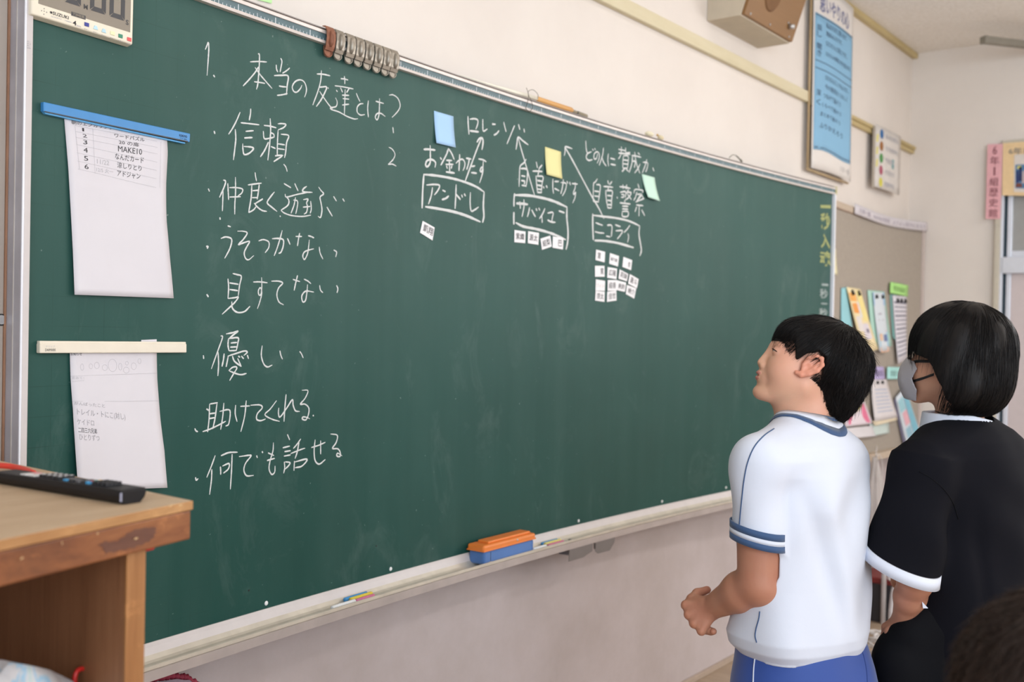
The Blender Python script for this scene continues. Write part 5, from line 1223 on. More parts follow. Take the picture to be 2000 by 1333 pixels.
pp2 = empty('photo_poster', onX(1985, 330, XE-.006), 'peach poster with a small group photograph, above the door', 'poster')
Q = [onX(*p, XE-.033) for p in ((1959, 280), (2120, 268), (2120, 384), (1957, 382))]
slab('poster_sheet', Q, (-1, 0, 0), .001, plain('poster_peach', srgb(236, 206, 160), .8), pp2)
fp = lambda px, py, o=0.0: onX(px, py, XE-.0345-o)
text_on('poster_lettering', '6年1組の歩み', quadfn(fp(1970, 289), fp(2080, 284), fp(2080, 301), fp(1970, 302), n=(-1, 0, 0)), plain('poster_grey_ink', srgb(150, 140, 130), .8), pp2, .02, .0003)
slab('photo_print', [fp(*p) for p in ((1981, 302), (2060, 298), (2060, 378), (1980, 375))], (-1, 0, 0), .0008, plain('photo_border', srgb(222, 214, 206), .7), pp2)
slab('photo_background', [fp(*p, .0004) for p in ((1983, 322), (2055, 319), (2055, 371), (1983, 368))], (-1, 0, 0), .0004, plain('photo_blue', srgb(84, 128, 166), .6), pp2)
for (px, py, w, h, c) in ((1987, 345, 3, 12, srgb(40, 56, 110)), (1993, 340, 3.5, 14, srgb(30, 44, 92)), (1999, 346, 3, 12, srgb(196, 180, 180)), (1990, 362, 7, 4, srgb(120, 70, 60)), (2008, 344, 4, 13, srgb(60, 60, 120)), (2018, 346, 4, 12, srgb(190, 90, 90)), (1991, 327, 5, 3, srgb(220, 214, 130))):
    mesh('photo_figure', [fp(px-w, py+h, .001), fp(px+w, py+h, .001), fp(px+w*.7, py-h, .001), fp(px-w*.7, py-h, .001)], [(0, 1, 2, 3)], plain('photo_figure_%d' % px, c, .6), pp2)

# =================================================================== NOTICE BOARD beyond the blackboard
XC0, XC1 = 3.63, 5.19
def yc(X): return -.030-.055*((X-4.42)/.78)**2
zc0, zc1 = -.005+ZF, 1.19+ZF
nbd = empty('notice_board', (4.4, -.03, zc0), 'grey-beige concave notice board between the blackboard and the corner', 'notice board')
def cs(name, z0, z1, t0, t1, m, n=30, xa=XC0, xb=XC1):
    V, Fc = [], []
    for i in range(n+1):
        X = xa+(xb-xa)*i/n; V += [(X, yc(X)-t0, z0), (X, yc(X)-t0, z1), (X, yc(X)-t1, z1), (X, yc(X)-t1, z0)]
    for i in range(n):
        for j in range(4): Fc.append((4*i+j, 4*i+(j+1) % 4, 4*i+4+(j+1) % 4, 4*i+4+j))
    Fc += [(0, 1, 2, 3), (4*n+3, 4*n+2, 4*n+1, 4*n)]
    o = mesh(name, V, Fc, m, nbd); bm = bmesh.new(); bm.from_mesh(o.data); bmesh.ops.recalc_face_normals(bm, faces=bm.faces); bm.to_mesh(o.data); bm.free(); return o
M['cork'] = plain('notice_board_cloth', srgb(164, 154, 142), .9, .05, 60, bump=.3, bscale=300)
M['nframe'] = mat_wood('notice_frame_wood', srgb(178, 160, 140), srgb(194, 176, 156), srgb(204, 188, 168), 'x', .6, .6, .05)
cs('board_cloth', zc0, zc1, -.02, .002, M['cork'])
cs('board_frame', zc1, zc1+.030, -.02, .008, M['nframe'])
cs('frame_bead', zc1-.006, zc1, -.02, .006, plain('brown_bead', srgb(150, 126, 108), .7))  # thin brown bead under the top frame
cs('board_frame', zc0-.035, zc0, -.02, .045, M['nframe'])
box('board_frame', XC1, XC1+.030, yc(XC1)-.012, -.001, zc0-.03, zc1+.03, plain('pinkish_frame', srgb(196, 182, 176), .6), nbd, .002)
# long white paper strip taped along its top
def strip(u, v, off=0.0):
    X = 4.20+(5.24-4.20)*u; return np.array([X, yc(min(X, 5.20))-.016-.004*math.sin(9*u)-off, zc1-.004+.050*v-.012*math.sin(math.pi*u)])
ls = empty('paper_strip', strip(.5, .5), 'long white paper strip with faint writing along the notice board\'s top edge', 'paper')
patch('strip_sheet', strip, plain('strip_white', srgb(214, 208, 212), .8), ls, 20, 2, .0006)
text_on('strip_lettering', '六年一組　みんなの目標　よりよい自分になろう', subfn(strip, .06, .25, .95, .75), plain('strip_ink', srgb(168, 160, 172), .8), ls, .02, .001)

# pinned papers: corners read off on a surface just in front of the notice board
def nbp(px, py, off=.012):
    d = ray(px, py); lo, hi = 3, 9
    for _ in range(34):
        m_ = (lo+hi)/2; P = CAM+m_*d
        if P[1]+off < yc(P[0]): lo = m_
        else: hi = m_
    return CAM+lo*d
def sheet(par, name, quad, col, off=.012, curl=.012, nm=None):
    P = [nbp(*p, off) for p in quad]; f = quadfn(*P)
    g = lambda u, v, o=0.0: f(u, v, .001+curl*(1-v)**2+.003*math.sin(4*u)+o)
    patch(name, g, col if not isinstance(col, tuple) else plain(nm or name, col, .8, .03, 10), par, 5, 8, .0008); return g
def pins(par, g, us):
    for u in us:
        p = g(u, .96, .004); q = g(u, .90, .006); tube('paper_clip', [p, q], [.006, .009], M['black'], par, 6)
nA = empty('pinned_magazine', nbp(1670, 620), 'orange and yellow printed booklet pinned left on the notice board', 'booklet')
gA0 = sheet(nA, 'blue_backing', [(1643,563),(1656,560),(1664,640),(1641,640)], srgb(150, 204, 212), .006, .004, 'aqua_card')
gA = sheet(nA, 'cover_sheet', [(1653,561),(1681,565),(1712,683),(1682,690)], srgb(240, 222, 176), .016, .012, 'pale_yellow_card')
for (u0, v0_, u1, v1_, c) in ((.05,.80,.45,.92, srgb(240,176,96)), (.10,.62,.50,.76, srgb(238,160,84)), (.55,.50,.95,.95, srgb(244,226,150)), (.40,.55,.75,.78, srgb(232,228,226)), (.12,.34,.40,.56, srgb(230,222,216)), (.35,.20,.80,.44, srgb(222,214,220)), (.55,.30,.72,.36, srgb(120,110,130))):
    f_ = subfn(gA, u0, v0_, u1, v1_); mesh('cover_print', [f_(a_, b_, .001) for a_, b_ in ((0,0),(.5,-.05),(1,0),(1,1),(.5,1.05),(0,1))], [(0,1,2,3,4,5)], plain('printA%d' % int(u0*100+v0_*10), c, .7), nA)
pins(nA, gA, (.25, .7))
nB = empty('pinned_magazine', nbp(1718, 625), 'blue and white printed sheet on green card, second from the left on the notice board', 'booklet')
sheet(nB, 'green_backing', [(1694,567),(1728,570),(1741,676),(1703,684)], srgb(176, 216, 200), .006, .006, 'mint_card')
gB = sheet(nB, 'cover_sheet', [(1704,571),(1727,572),(1735,684),(1714,687)], srgb(214, 222, 228), .016, .010, 'pale_blue_sheet')
for (u0, v0_, u1, v1_, c) in ((0,.78,1,1, srgb(150,188,226)), (.1,.06,.95,.32, srgb(150,200,222)), (.1,-.02,.85,.07, srgb(232,184,152)), (.1,.32,.9,.36, srgb(210,200,206)), (.15,.18,.40,.30, srgb(226,190,160)), (.5,.16,.85,.28, srgb(112,128,170)), (.25,.62,.55,.65, srgb(180,180,190)), (.2,.52,.7,.54, srgb(190,188,196))):
    f_ = subfn(gB, u0, v0_, u1, v1_); mesh('cover_print', [f_(a_, b_, .001) for a_, b_ in ((0,0),(1,0),(1,1),(0,1))], [(0,1,2,3)], plain('printB%d' % int(u0*100+v0_*97), c, .7), nB)
pins(nB, gB, (.2, .75))
nC = empty('pinned_list', nbp(1758, 640), 'white ruled list on teal card below a green sign on the notice board', 'paper')
sheet(nC, 'teal_backing', [(1738,575),(1752,575),(1756,680),(1742,660)], srgb(140, 190, 184), .006, .004, 'teal_card')
gC = sheet(nC, 'list_sheet', [(1743,577),(1772,580),(1769,700),(1751,711)], srgb(220, 216, 222), .016, .008, 'list_white')
for k_ in range(13):
    v = .90-.066*k_; ribbon_on('list_line', [[(.06, v), (.3, v-.004), (.6, v-.006), (.94, v-.01)]], gC, .006 if k_ % 3 else .009, plain('list_ink', srgb(120, 118, 134), .8) if k_ == 0 else bpy.data.materials['list_ink'], nC, .0012)
pins(nC, gC, (.25, .5, .8))
def sign(label, quad, c, txt, nm):
    e = empty('paper_sign', nbp(*quad[0]), label, 'sign')
    g = sheet(e, 'sign_sheet', quad, c, .014, .004, nm); text_on('sign_lettering', txt, subfn(g, .15, .25, .85, .72), plain(nm+'_ink', tuple(q*.55 for q in c[:3])+(1,), .8), e, .02, .001)
sign('bright green paper sign above the ruled list', [(1739,551),(1775,558),(1772,580),(1737,573)], srgb(170, 222, 132), '学びの足あと', 'green_sign')
sign('pale purple paper sign, left of the aqua sign', [(1704,716),(1727,717),(1728,741),(1706,742)], srgb(184, 170, 212), '国語', 'purple_sign')
sign('pale aqua paper sign on the notice board, left of the face mask', [(1733,717),(1766,718),(1764,741),(1731,741)], srgb(170, 220, 214), '総合', 'aqua_sign')
nE = empty('pinned_sheets', nbp(1720, 790), 'white printed sheets under the purple sign', 'paper')
gE = sheet(nE, 'printed_sheet', [(1701,742),(1732,741),(1750,815),(1704,823)], srgb(220, 214, 214), .016, .012, 'sheet_white')
for k_ in range(7): ribbon_on('sheet_line', [[(.15, .75-.09*k_), (.5, .75-.09*k_), (.85, .74-.09*k_)]], gE, .006, plain('sheet_ink', srgb(176, 184, 204), .8) if k_ == 0 else bpy.data.materials['sheet_ink'], nE, .001)
pins(nE, gE, (.3, .6))
gE2 = sheet(nE, 'cream_strip', [(1704,823),(1750,812),(1753,820),(1707,832)], srgb(222, 208, 180), .024, .004, 'cream_strip')
nF = empty('pinned_magazine', nbp(1768, 810), 'blue and white booklet hanging askew low on the notice board', 'booklet')
sheet(nF, 'purple_backing', [(1746,782),(1756,770),(1778,868),(1764,872)], srgb(176, 170, 200), .010, .006, 'lilac_card')
gF = sheet(nF, 'cover_sheet', [(1749,777),(1768,753),(1796,846),(1768,870)], srgb(208, 216, 224), .022, .008, 'cover_white')
for (u0, v0_, u1, v1_, c) in ((.55,.1,.95,.95, srgb(130,190,210)), (.2,.35,.55,.62, srgb(228,176,186)), (.1,.65,.5,.9, srgb(160,204,214)), (.15,.1,.5,.3, srgb(150,190,206))):
    f_ = subfn(gF, u0, v0_, u1, v1_); mesh('cover_print', [f_(a_, b_, .001) for a_, b_ in ((0,0),(1,0),(1,1),(0,1))], [(0,1,2,3)], plain('printF%d' % int(u0*100), c, .7), nF)
nG = empty('pinned_card', nbp(1675, 810), 'pink card with an olive leaf drawing behind the first child\'s head', 'card')
gG = sheet(nG, 'card_border', [(1652,792),(1689,784),(1704,828),(1648,834)], srgb(226, 214, 220), .014, .006, 'pink_border')
f_ = subfn(gG, .10, .08, .90, .92); mesh('pink_field', [f_(a_, b_, .001) for a_, b_ in ((0,0),(1,0),(1,1),(0,1))], [(0,1,2,3)], plain('bright_pink', srgb(226, 120, 152), .7), nG)
mesh('leaf_drawing', [f_(a_, b_, .002) for a_, b_ in ((.1,.75),(.35,.6),(.6,.72),(.9,.95),(.7,.98),(.4,.85),(.15,.95))], [(0,1,2,3,4,5,6)], plain('olive', srgb(150, 140, 84), .7), nG)
nH = empty('pinned_sheets', nbp(1690, 845), 'pale sheets hanging at the notice board\'s lower edge', 'paper')
sheet(nH, 'loose_sheet', [(1640,838),(1706,832),(1712,852),(1644,858)], srgb(216, 212, 214), .018, .006, 'loose_white'); sheet(nH, 'loose_sheet', [(1698,828),(1737,824),(1736,846),(1700,852)], srgb(200, 214, 208), .014, .006, 'loose_mint')
sy = empty('paper_scrap', nbp(1632, 510), 'small pale yellow paper beside the blackboard\'s right edge', 'paper')
sheet(sy, 'scrap_sheet', [(1618,484),(1633,486),(1635.5,537),(1618,536)], srgb(226, 218, 178), .010, .003, 'scrap_yellow')

# =================================================================== FLOOR THINGS behind the children
# hanging white net bag
M['net'] = plain('white_net', srgb(206, 200, 196), .8, .03)
nt = empty('net_bag', onY(1712, 960, -.12), 'white drawstring net bag hanging below the notice board', 'bag')
tie = onY(1711, 893, -.12); hook = onY(1712, 872, -.10)
tube('hanging_cord', [hook, tie], .003, M['net'], nt, 6)
bt = onY(1716, 1235, -.12)
rings = [(893, .012), (910, .022), (940, .045), (985, .062), (1040, .072), (1090, .078), (1130, .075), (1160, .05), (1172, .015)]
V, Fc = [], []; K = 20
for (py, r) in rings:
    c = onY(1709+(py-893)*.02, py, -.12)
    for k_ in range(K):
        t = 2*math.pi*k_/K; rr = r*(1+.16*math.sin(5*t+py*.02)); V.append(c+np.array([rr*math.cos(t)*1.1, rr*math.sin(t)*.7, 0]))
for i in range(len(rings)-1):
    for k_ in range(K): Fc.append((i*K+k_, i*K+(k_+1) % K, (i+1)*K+(k_+1) % K, (i+1)*K+k_))
t = NT('sheer_net'); t.base(srgb(208, 200, 196)); t.set(Roughness=.8); t.b.inputs['Alpha'].default_value = .55
mesh('net_body', V, Fc, t.m, nt, True)
for k_ in range(0, K, 2):
    tube('net_fold', [V[i*K+k_] for i in range(len(rings))], .0022, M['net'], nt, 5)
for s in (-1, 1): tube('drawstring', catmull([tie, tie+np.array([.02*s, -.01, .01]), tie+np.array([.035*s, -.02, -.03]), tie+np.array([.045*s, -.02, -.12])], 5), .0022, M['net'], nt, 5)
# white metal rack with curved legs and a red basket
rk = empty('metal_rack', (4.35, -.35, 0), 'white metal rack with curved legs standing behind the children', 'rack')
M['wmetal'] = plain('white_enamel', srgb(196, 190, 190), .4, .03)
def flr(px, py, Y): return onY(px, py, Y)
Yr = -.30
g0 = onY(1727, 1105, Yr); g1 = onY(1746, 1150, Yr-.12)
tube('rack_post', [g0+np.array([0, 0, .10]), g0, (g0[0], g0[1], 0.0)], .011, M['wmetal'], rk, 10)
tube('rack_post', catmull([g0+np.array([0.22, 0, .10]), g0+np.array([.22, 0, -.05]), (g0[0]+.22, g0[1], 0.2), (g0[0]+.22, g0[1], 0.0)], 3), .011, M['wmetal'], rk, 10)
tube('curved_leg', catmull([g1+np.array([.05, 0, .0]), g1+np.array([.0, 0, -.012]), (g1[0]-.025, g1[1], g1[2]-.08), (g1[0]-.03, g1[1], .12), (g1[0]-.03, g1[1], 0.0)], 6), .012, M['wmetal'], rk, 10)
tube('curved_leg', catmull([g1+np.array([.25, 0, .0]), g1+np.array([.30, 0, -.012]), (g1[0]+.32, g1[1], g1[2]-.08), (g1[0]+.33, g1[1], .12), (g1[0]+.33, g1[1], 0.0)], 6), .012, M['wmetal'], rk, 10)
tube('cross_bar', [g1+np.array([.05, 0, 0]), g1+np.array([.25, 0, 0])], .010, M['wmetal'], rk, 10)
tube('cross_bar', [g0+np.array([0, 0, .05]), g0+np.array([.22, 0, .05])], .009, M['wmetal'], rk, 10)
tube('ring_joint', catmull([g1+np.array([-.02, .02, .05]), g1+np.array([.0, .02, .075]), g1+np.array([.03, .02, .06]), g1+np.array([.02, .02, .03]), g1+np.array([-.02, .02, .045])], 4), .005, M['wmetal'], rk, 8)
q = onY(1741, 1143, Yr-.03); 
bk = empty('red_box', (q[0]+.09, q[1]+.03, 0), 'dark red and black box beside the white rack', 'box')
box('lid', q[0], q[0]+.20, q[1], q[1]+.16, q[2]-.005, q[2]+.022, plain('red_lid', srgb(118, 34, 32), .5), bk, .003)
box('box_body', q[0]+.004, q[0]+.196, q[1]+.004, q[1]+.156, 0.0, q[2]-.005, plain('black_box', srgb(40, 38, 42), .6), bk, .003)
# coil of white cord on the floor
cd_ = []
cc = onZ(1722, 1285, 0.03)
for k_ in range(140):
    t = k_*.45; rr = .05+.03*math.sin(k_*.7); cd_.append(cc+np.array([rr*math.cos(t), rr*math.sin(t)*.8, .05+.045*math.sin(k_*.37)]))
tag(tube('cord_bundle', catmull(cd_, 3), .004, M['net'], None, 5), 'tangled bundle of white cord on the floor behind the children', 'cord')
kbx = empty('brown_crate', onY(1712, 1240, -.13), 'low brown cardboard box on the floor against the wall under the net bag', 'box')
q = onY(1700, 1215, -.20); box('crate_body', q[0]-.05, q[0]+.20, -.20, -.02, 0, .17, plain('cardboard', srgb(126, 92, 70), .8, .08), kbx, .003)
box('crate_flap', q[0]-.06, q[0]+.21, -.215, -.1985, .14, .178, plain('cardboard_flap', srgb(140, 104, 80), .8, .08), kbx, .002)

# =================================================================== PEOPLE
RH = np.array([CR[0], CR[1], 0.0]); RH /= np.linalg.norm(RH)         # horizontal right as seen from the camera
GH = np.array([-RH[1], RH[0], 0.0])                                   # horizontal away from the camera
ZH = np.array([0.0, 0.0, 1.0])
def smin(a, b, k):
    h = np.clip(.5+.5*(b-a)/k, 0, 1); return b*(1-h)+a*h-k*h*(1-h)
def smax(a, b, k): return -smin(-a, -b, k)
def cone(P, a, b, ra, rb):
    a = np.asarray(a, float); b = np.asarray(b, float); ab = b-a
    t = np.clip(((P-a)@ab)/(ab@ab), 0, 1)
    return np.linalg.norm(P-a-t[:, None]*ab, axis=1)-(ra+(rb-ra)*t)
def chain(P, pts, rad, k=0.01):
    d = None
    for i in range(len(pts)-1):
        e = cone(P, pts[i], pts[i+1], rad[i], rad[i+1]); d = e if d is None else smin(d, e, k)
    return d
def ell(P, c, r):
    q = (P-np.asarray(c, float)); r = np.asarray(r, float)
    k0 = np.linalg.norm(q/r, axis=1); k1 = np.linalg.norm(q/(r*r), axis=1)+1e-9
    return k0*(k0-1)/k1
def net(f, lo, hi, h, band=3.2):
    """surface nets of f<0 on a sparse grid: coarse pass first, fine samples only near the surface"""
    lo = np.array(lo, float); hi = np.array(hi, float); C = 4
    n = (np.ceil((hi-lo)/(h*C)).astype(int)+1); nf = n*C
    gi = [lo[k]+h*C*(np.arange(n[k])+.5)-h*.5 for k in range(3)]
    G = np.stack(np.meshgrid(*gi, indexing='ij'), -1).reshape(-1, 3)
    vc = f(G).reshape(n).astype(np.float32)
    v = np.repeat(np.repeat(np.repeat(vc, C, 0), C, 1), C, 2)
    near = np.abs(vc) < h*C*1.25*1.2
    mk = np.repeat(np.repeat(np.repeat(near, C, 0), C, 1), C, 2)
    idx = np.argwhere(mk)
    P = lo+idx*h
    out = np.empty(len(P), np.float32)
    for s in range(0, len(P), 200000): out[s:s+200000] = f(P[s:s+200000])
    v[idx[:, 0], idx[:, 1], idx[:, 2]] = out
    ins = v < 0
    c8 = [(i, j, k) for i in (0, 1) for j in (0, 1) for k in (0, 1)]
    s0, s1, s2 = v.shape
    cnt = np.zeros((s0-1, s1-1, s2-1), np.int8)
    for (i, j, k) in c8: cnt += ins[i:s0-1+i, j:s1-1+j, k:s2-1+k]
    act = np.argwhere((cnt > 0) & (cnt < 8))
    vals = {c: v[act[:, 0]+c[0], act[:, 1]+c[1], act[:, 2]+c[2]] for c in c8}
    acc = np.zeros((len(act), 3)); num = np.zeros(len(act))
    for a in c8:
        for ax in range(3):
            if a[ax]: continue
            b = list(a); b[ax] = 1; b = tuple(b)
            va, vb = vals[a], vals[b]; m = (va < 0) != (vb < 0)
            t = np.where(m, va/(va-vb+1e-12), 0); p = np.tile(np.array(a, float), (len(act), 1)); p[:, ax] += t
            acc += np.where(m[:, None], p, 0); num += m
    V = lo+(act+acc/num[:, None])*h
    im = -np.ones((s0-1, s1-1, s2-1), np.int32); im[act[:, 0], act[:, 1], act[:, 2]] = np.arange(len(act))
    Fc = []
    for ax in range(3):
        o1, o2 = [(1, 2), (2, 0), (0, 1)][ax]
        sl = [slice(None)]*3; sh = [slice(None)]*3; sl[ax] = slice(0, -1); sh[ax] = slice(1, None)
        A, B = ins[tuple(sl)], ins[tuple(sh)]
        e = np.argwhere(A != B)
        e = e[(e[:, o1] > 0) & (e[:, o2] > 0) & (e[:, o1] < v.shape[o1]-1) & (e[:, o2] < v.shape[o2]-1)]
        q = []
        for d1, d2 in ((0, 0), (1, 0), (1, 1), (0, 1)):
            c = e.copy(); c[:, o1] -= d1; c[:, o2] -= d2; q.append(im[c[:, 0], c[:, 1], c[:, 2]])
        q = np.stack(q, 1); fl = A[e[:, 0], e[:, 1], e[:, 2]]
        q[~fl] = q[~fl][:, ::-1]; q = q[(q >= 0).all(1)]; Fc.append(q)
    return V, np.concatenate(Fc)
def npmesh(name, V, Fq, mats, parent=None, midx=None, smooth=True):
    me = bpy.data.meshes.new(name); n = len(V); m, k = Fq.shape
    me.vertices.add(n); me.vertices.foreach_set('co', np.asarray(V, np.float32).ravel())
    me.loops.add(m*k); me.loops.foreach_set('vertex_index', Fq.astype(np.int32).ravel())
    me.polygons.add(m); me.polygons.foreach_set('loop_start', np.arange(0, m*k, k, dtype=np.int32))
    if not isinstance(mats, (list, tuple)): mats = [mats]
    for q in mats: me.materials.append(q)
    if midx is not None: me.polygons.foreach_set('material_index', np.asarray(midx, np.int32))
    me.polygons.foreach_set('use_smooth', np.ones(m, bool) if smooth else np.zeros(m, bool))
    me.update(calc_edges=True); me.validate()
    return link(name, me, parent)
def grad(f, P, e=.0015):
    g = np.stack([f(P+d)-f(P-d) for d in np.eye(3)*e], 1); return g/(np.linalg.norm(g, axis=1)[:, None]+1e-9)
def project(f, P, off=0.0, it=4):
    P = np.array(P, float)
    for _ in range(it):
        g = grad(f, P); P = P-g*(f(P)-off)[:, None]*.9
    return P
def strands(name, f, V, Fq, n, field, length, steps, lift, rad, mats, parent, keep=None, seed=1, jitter=.25, wob=0.0):
    rng = np.random.default_rng(seed)
    fc = V[Fq].mean(1)
    if keep is not None: fc = fc[keep(fc)]
    P = fc[rng.integers(0, len(fc), n)]+rng.normal(0, .0015, (n, 3))
    P = project(f, P, 0, 2); path = [P]; L = length*(1+rng.uniform(-.35, .35, n)); jd = rng.normal(0, jitter, (n, 3))
    for s in range(1, steps+1):
        d = field(P)+jd; g = grad(f, P); d = d-g*(d*g).sum(1)[:, None]; d /= (np.linalg.norm(d, axis=1)[:, None]+1e-9)
        P = P+d*(L/steps)[:, None]
        t = s/steps; g = grad(f, P); o = lift*(.3+t*t)*(1+.6*np.sin(jd[:, 0]*20)); P = P-g*(f(P)-o)[:, None]
        path.append(P)
    path = np.stack(path, 1); S_ = steps+1
    T = np.gradient(path, axis=1); T /= (np.linalg.norm(T, axis=2)[:, :, None]+1e-9)
    ref = rng.normal(0, 1, (n, 1, 3)); A = np.cross(T, ref); A /= (np.linalg.norm(A, axis=2)[:, :, None]+1e-9); B = np.cross(T, A)
    r = rad*rng.uniform(.7, 1.3, n)[:, None]*np.array([.8]+[1-.85*(k/steps)**1.5 for k in range(1, S_)])[None]
    rings = [path+(A*math.cos(t)+B*math.sin(t))*r[:, :, None] for t in (0, 2.094, 4.189)]
    VV = np.stack(rings, 2).reshape(-1, 3)
    base = (np.arange(n)*S_*3)[:, None, None]
    q = []
    for s in range(steps):
        for k in range(3):
            k2 = (k+1) % 3; q.append([s*3+k, s*3+k2, (s+1)*3+k2, (s+1)*3+k])
    Fc = (base+np.array(q)[None]).reshape(-1, 4)
    o = npmesh(name, VV, Fc, mats, parent); o['kind'] = 'stuff'; return o
def frame(yaw, pitch, roll=0.0, side=-1):
    """yaw: degrees turned away from image-left (0) towards 'away' (90); pitch: chin up"""
    y, p = math.radians(yaw), math.radians(pitch)
    h = side*RH*math.cos(y)+GH*math.sin(y); f = h*math.cos(p)+ZH*math.sin(p)
    l = np.array([-h[1], h[0], 0.0]); u = np.cross(f, l)
    r = math.radians(roll); l2 = l*math.cos(r)+u*math.sin(r); u2 = u*math.cos(r)-l*math.sin(r)
    return np.stack([f, l2, u2], 1)              # columns
def headsdf(Q):
    S2 = np.array([1, -1, 1.0]); A = np.abs(Q[:, 1]); M_ = Q.copy(); M_[:, 1] = A     # mirrored
    d = ell(Q, (-.018, 0, .018), (.092, .075, .074))
    d = smin(d, ell(Q, (.022, 0, -.030), (.060, .062, .072)), .03)
    d = smin(d, ell(M_, (.044, .030, -.042), (.034, .032, .038)), .034)               # cheeks
    d = smin(d, cone(M_, (.000, .052, -.058), (.058, .018, -.096), .020, .018), .022)  # jaw
    d = smin(d, ell(Q, (.072, 0, -.102), (.020, .025, .017)), .014)                    # chin
    d = smin(d, cone(M_, (.066, .034, .012), (.076, .010, .008), .011, .010), .020)    # brow
    d = smax(d, -ell(M_, (.093, .031, -.006), (.013, .018, .011)), .012)               # sockets
    d = smin(d, ell(M_, (.0715, .031, -.006), (.0138, .0155, .0125)), .004)            # lids
    d = smax(d, -ell(M_, (.0865, .031, -.0065), (.007, .0125, .0022)), .001)
    d = smin(d, cone(Q, (.082, 0, .002), (.0945, 0, -.039), .0068, .0090), .012)       # nose
    d = smin(d, ell(M_, (.0890, .0110, -.0440), (.0095, .0072, .0070)), .005)
    d = smax(d, -ell(M_, (.0940, .0060, -.0500), (.0040, .0030, .0035)), .002)
    d = smin(d, ell(Q, (.078, 0, -.066), (.016, .028, .022)), .012)                    # muzzle
    d = smin(d, ell(Q, (.0915, 0, -.0625), (.0065, .0190, .0050)), .004)               # upper lip
    d = smin(d, ell(Q, (.0892, 0, -.0735), (.0070, .0165, .0055)), .004)
    d = smax(d, -ell(Q, (.0960, 0, -.0678), (.0095, .0150, .0018)), .002)
    return d
def earsdf(Q, tilt=.28, ez=-.022, ex=0.0):
    # left ear, mirrored; the helix is a C of cones around a shallow bowl
    M_ = Q.copy(); M_[:, 1] = np.abs(Q[:, 1])
    c, s = math.cos(tilt), math.sin(tilt)
    X = M_[:, 0]+.008-ex; Z = M_[:, 2]-ez; M_[:, 0] = c*X+s*Z; M_[:, 2] = -s*X+c*Z       # lean back
    pts = [(.009, .072, -.004), (.010, .079, .012), (.002, .085, .025), (-.010, .088, .028), (-.020, .090, .018), (-.021, .089, .002), (-.014, .085, -.014), (-.004, .080, -.026), (.006, .075, -.029)]
    d = chain(M_, pts, [.0040, .0036, .0036, .0038, .0040, .0042, .0046, .0056, .0048], .004)
    d = smin(d, ell(M_, (-.006, .0795, .000), (.016, .0045, .026)), .004)
    d = smin(d, chain(M_, [(-.012, .0860, .016), (-.013, .0860, .002), (-.006, .083, -.012)], [.003, .0034, .003], .004), .004)
    d = smin(d, ell(M_, (.0075, .0785, -.006), (.004, .004, .006)), .003)
    d = smax(d, -ell(M_, (.000, .0865, -.006), (.0065, .0055, .0085)), .003)
    return d
def loft(zs, cs, aa, bb, L, Fw, p=2.2):
    zs = np.array(zs, float); o = np.argsort(zs); zs = zs[o]; cs = np.array(cs, float)[o]; aa = np.array(aa, float)[o]; bb = np.array(bb, float)[o]
    def f(P):
        z = P[:, 2]; c = np.stack([np.interp(z, zs, cs[:, 0]), np.interp(z, zs, cs[:, 1])], 1)
        a = np.interp(z, zs, aa); b = np.interp(z, zs, bb); q = P[:, :2]-c
        x = np.abs(q@L[:2])/a; y = np.abs(q@Fw[:2])/b
        d = ((x**p+y**p)**(1/p)-1)*np.minimum(a, b)
        d = np.maximum(d, zs[0]-z); return np.maximum(d, z-zs[-1])
    return f
def worldtree(o):
    me = o.data; return BVHTree.FromPolygons([v.co for v in me.vertices], [tuple(p.vertices) for p in me.polygons])
def cast(tree, px, py, off=0.0):
    d = Vector(ray(px, py)); d.normalize(); h = tree.ray_cast(V3(CAM), d)
    if h[0] is None: return None
    n = h[1] if h[1].dot(d) < 0 else -h[1]
    return np.array(h[0])+np.array(n)*off
def castline(name, tree, pts, r, mats, parent, off=.0004, n=5, sides=6):
    q = [cast(tree, x, y, off) for x, y in [(p[0], p[1]) for p in catmull([(a, b, 0) for a, b in pts], n)]]
    q = [p for p in q if p is not None]
    return tube(name, q, r, mats, parent, sides)
M['skin_face'] = mat_skin('face_skin', srgb(222, 172, 142), srgb(228, 164, 140), .15)
M['skin_arm'] = mat_skin('tanned_arm_skin', srgb(196, 136, 108), srgb(190, 124, 98), .12)
M['lips'] = mat_skin('lips', srgb(206, 134, 120), srgb(200, 124, 114), .1)
M['ear'] = mat_skin('ear_skin', srgb(226, 160, 134), srgb(222, 146, 120), .15)
M['eyew'] = plain('eye_white', srgb(226, 222, 218), .2, .01); M['iris'] = plain('dark_iris', srgb(36, 24, 20), .15, .02)
M['hair'] = mat_hair('black_hair', (.0065, .005, .0048), (.011, .009, .008), .5); M['hairs'] = mat_hair('black_hair_strands', (.006, .005, .005), (.013, .010, .009), .44)
M['shirt'] = mat_cloth('white_gym_shirt', srgb(218, 222, 234), .85, 700, .05, .012)
M['navy'] = mat_cloth('navy_trim', srgb(56, 84, 124), .8, 700, .2)
M['shorts'] = mat_cloth('blue_gym_shorts', srgb(40, 74, 152), .65, 600, .3)
M['blackcloth'] = mat_cloth('black_shirt_cloth', srgb(17, 17, 23), .9, 700, .0); M['pants'] = mat_cloth('black_trousers', srgb(18, 18, 21), .85, 500, 0)
M['shoe'] = plain('white_indoor_shoe', srgb(224, 222, 220), .5); M['sock'] = mat_cloth('white_sock', srgb(224, 224, 226))
def facemat(V, Fq, fns):
    """fns: list of (index, sdf); a face takes the index of the last sdf that contains its centre"""
    c = V[Fq].mean(1); m = np.zeros(len(Fq), int)
    for i, f in fns: m[f(c) < 0] = i
    return m
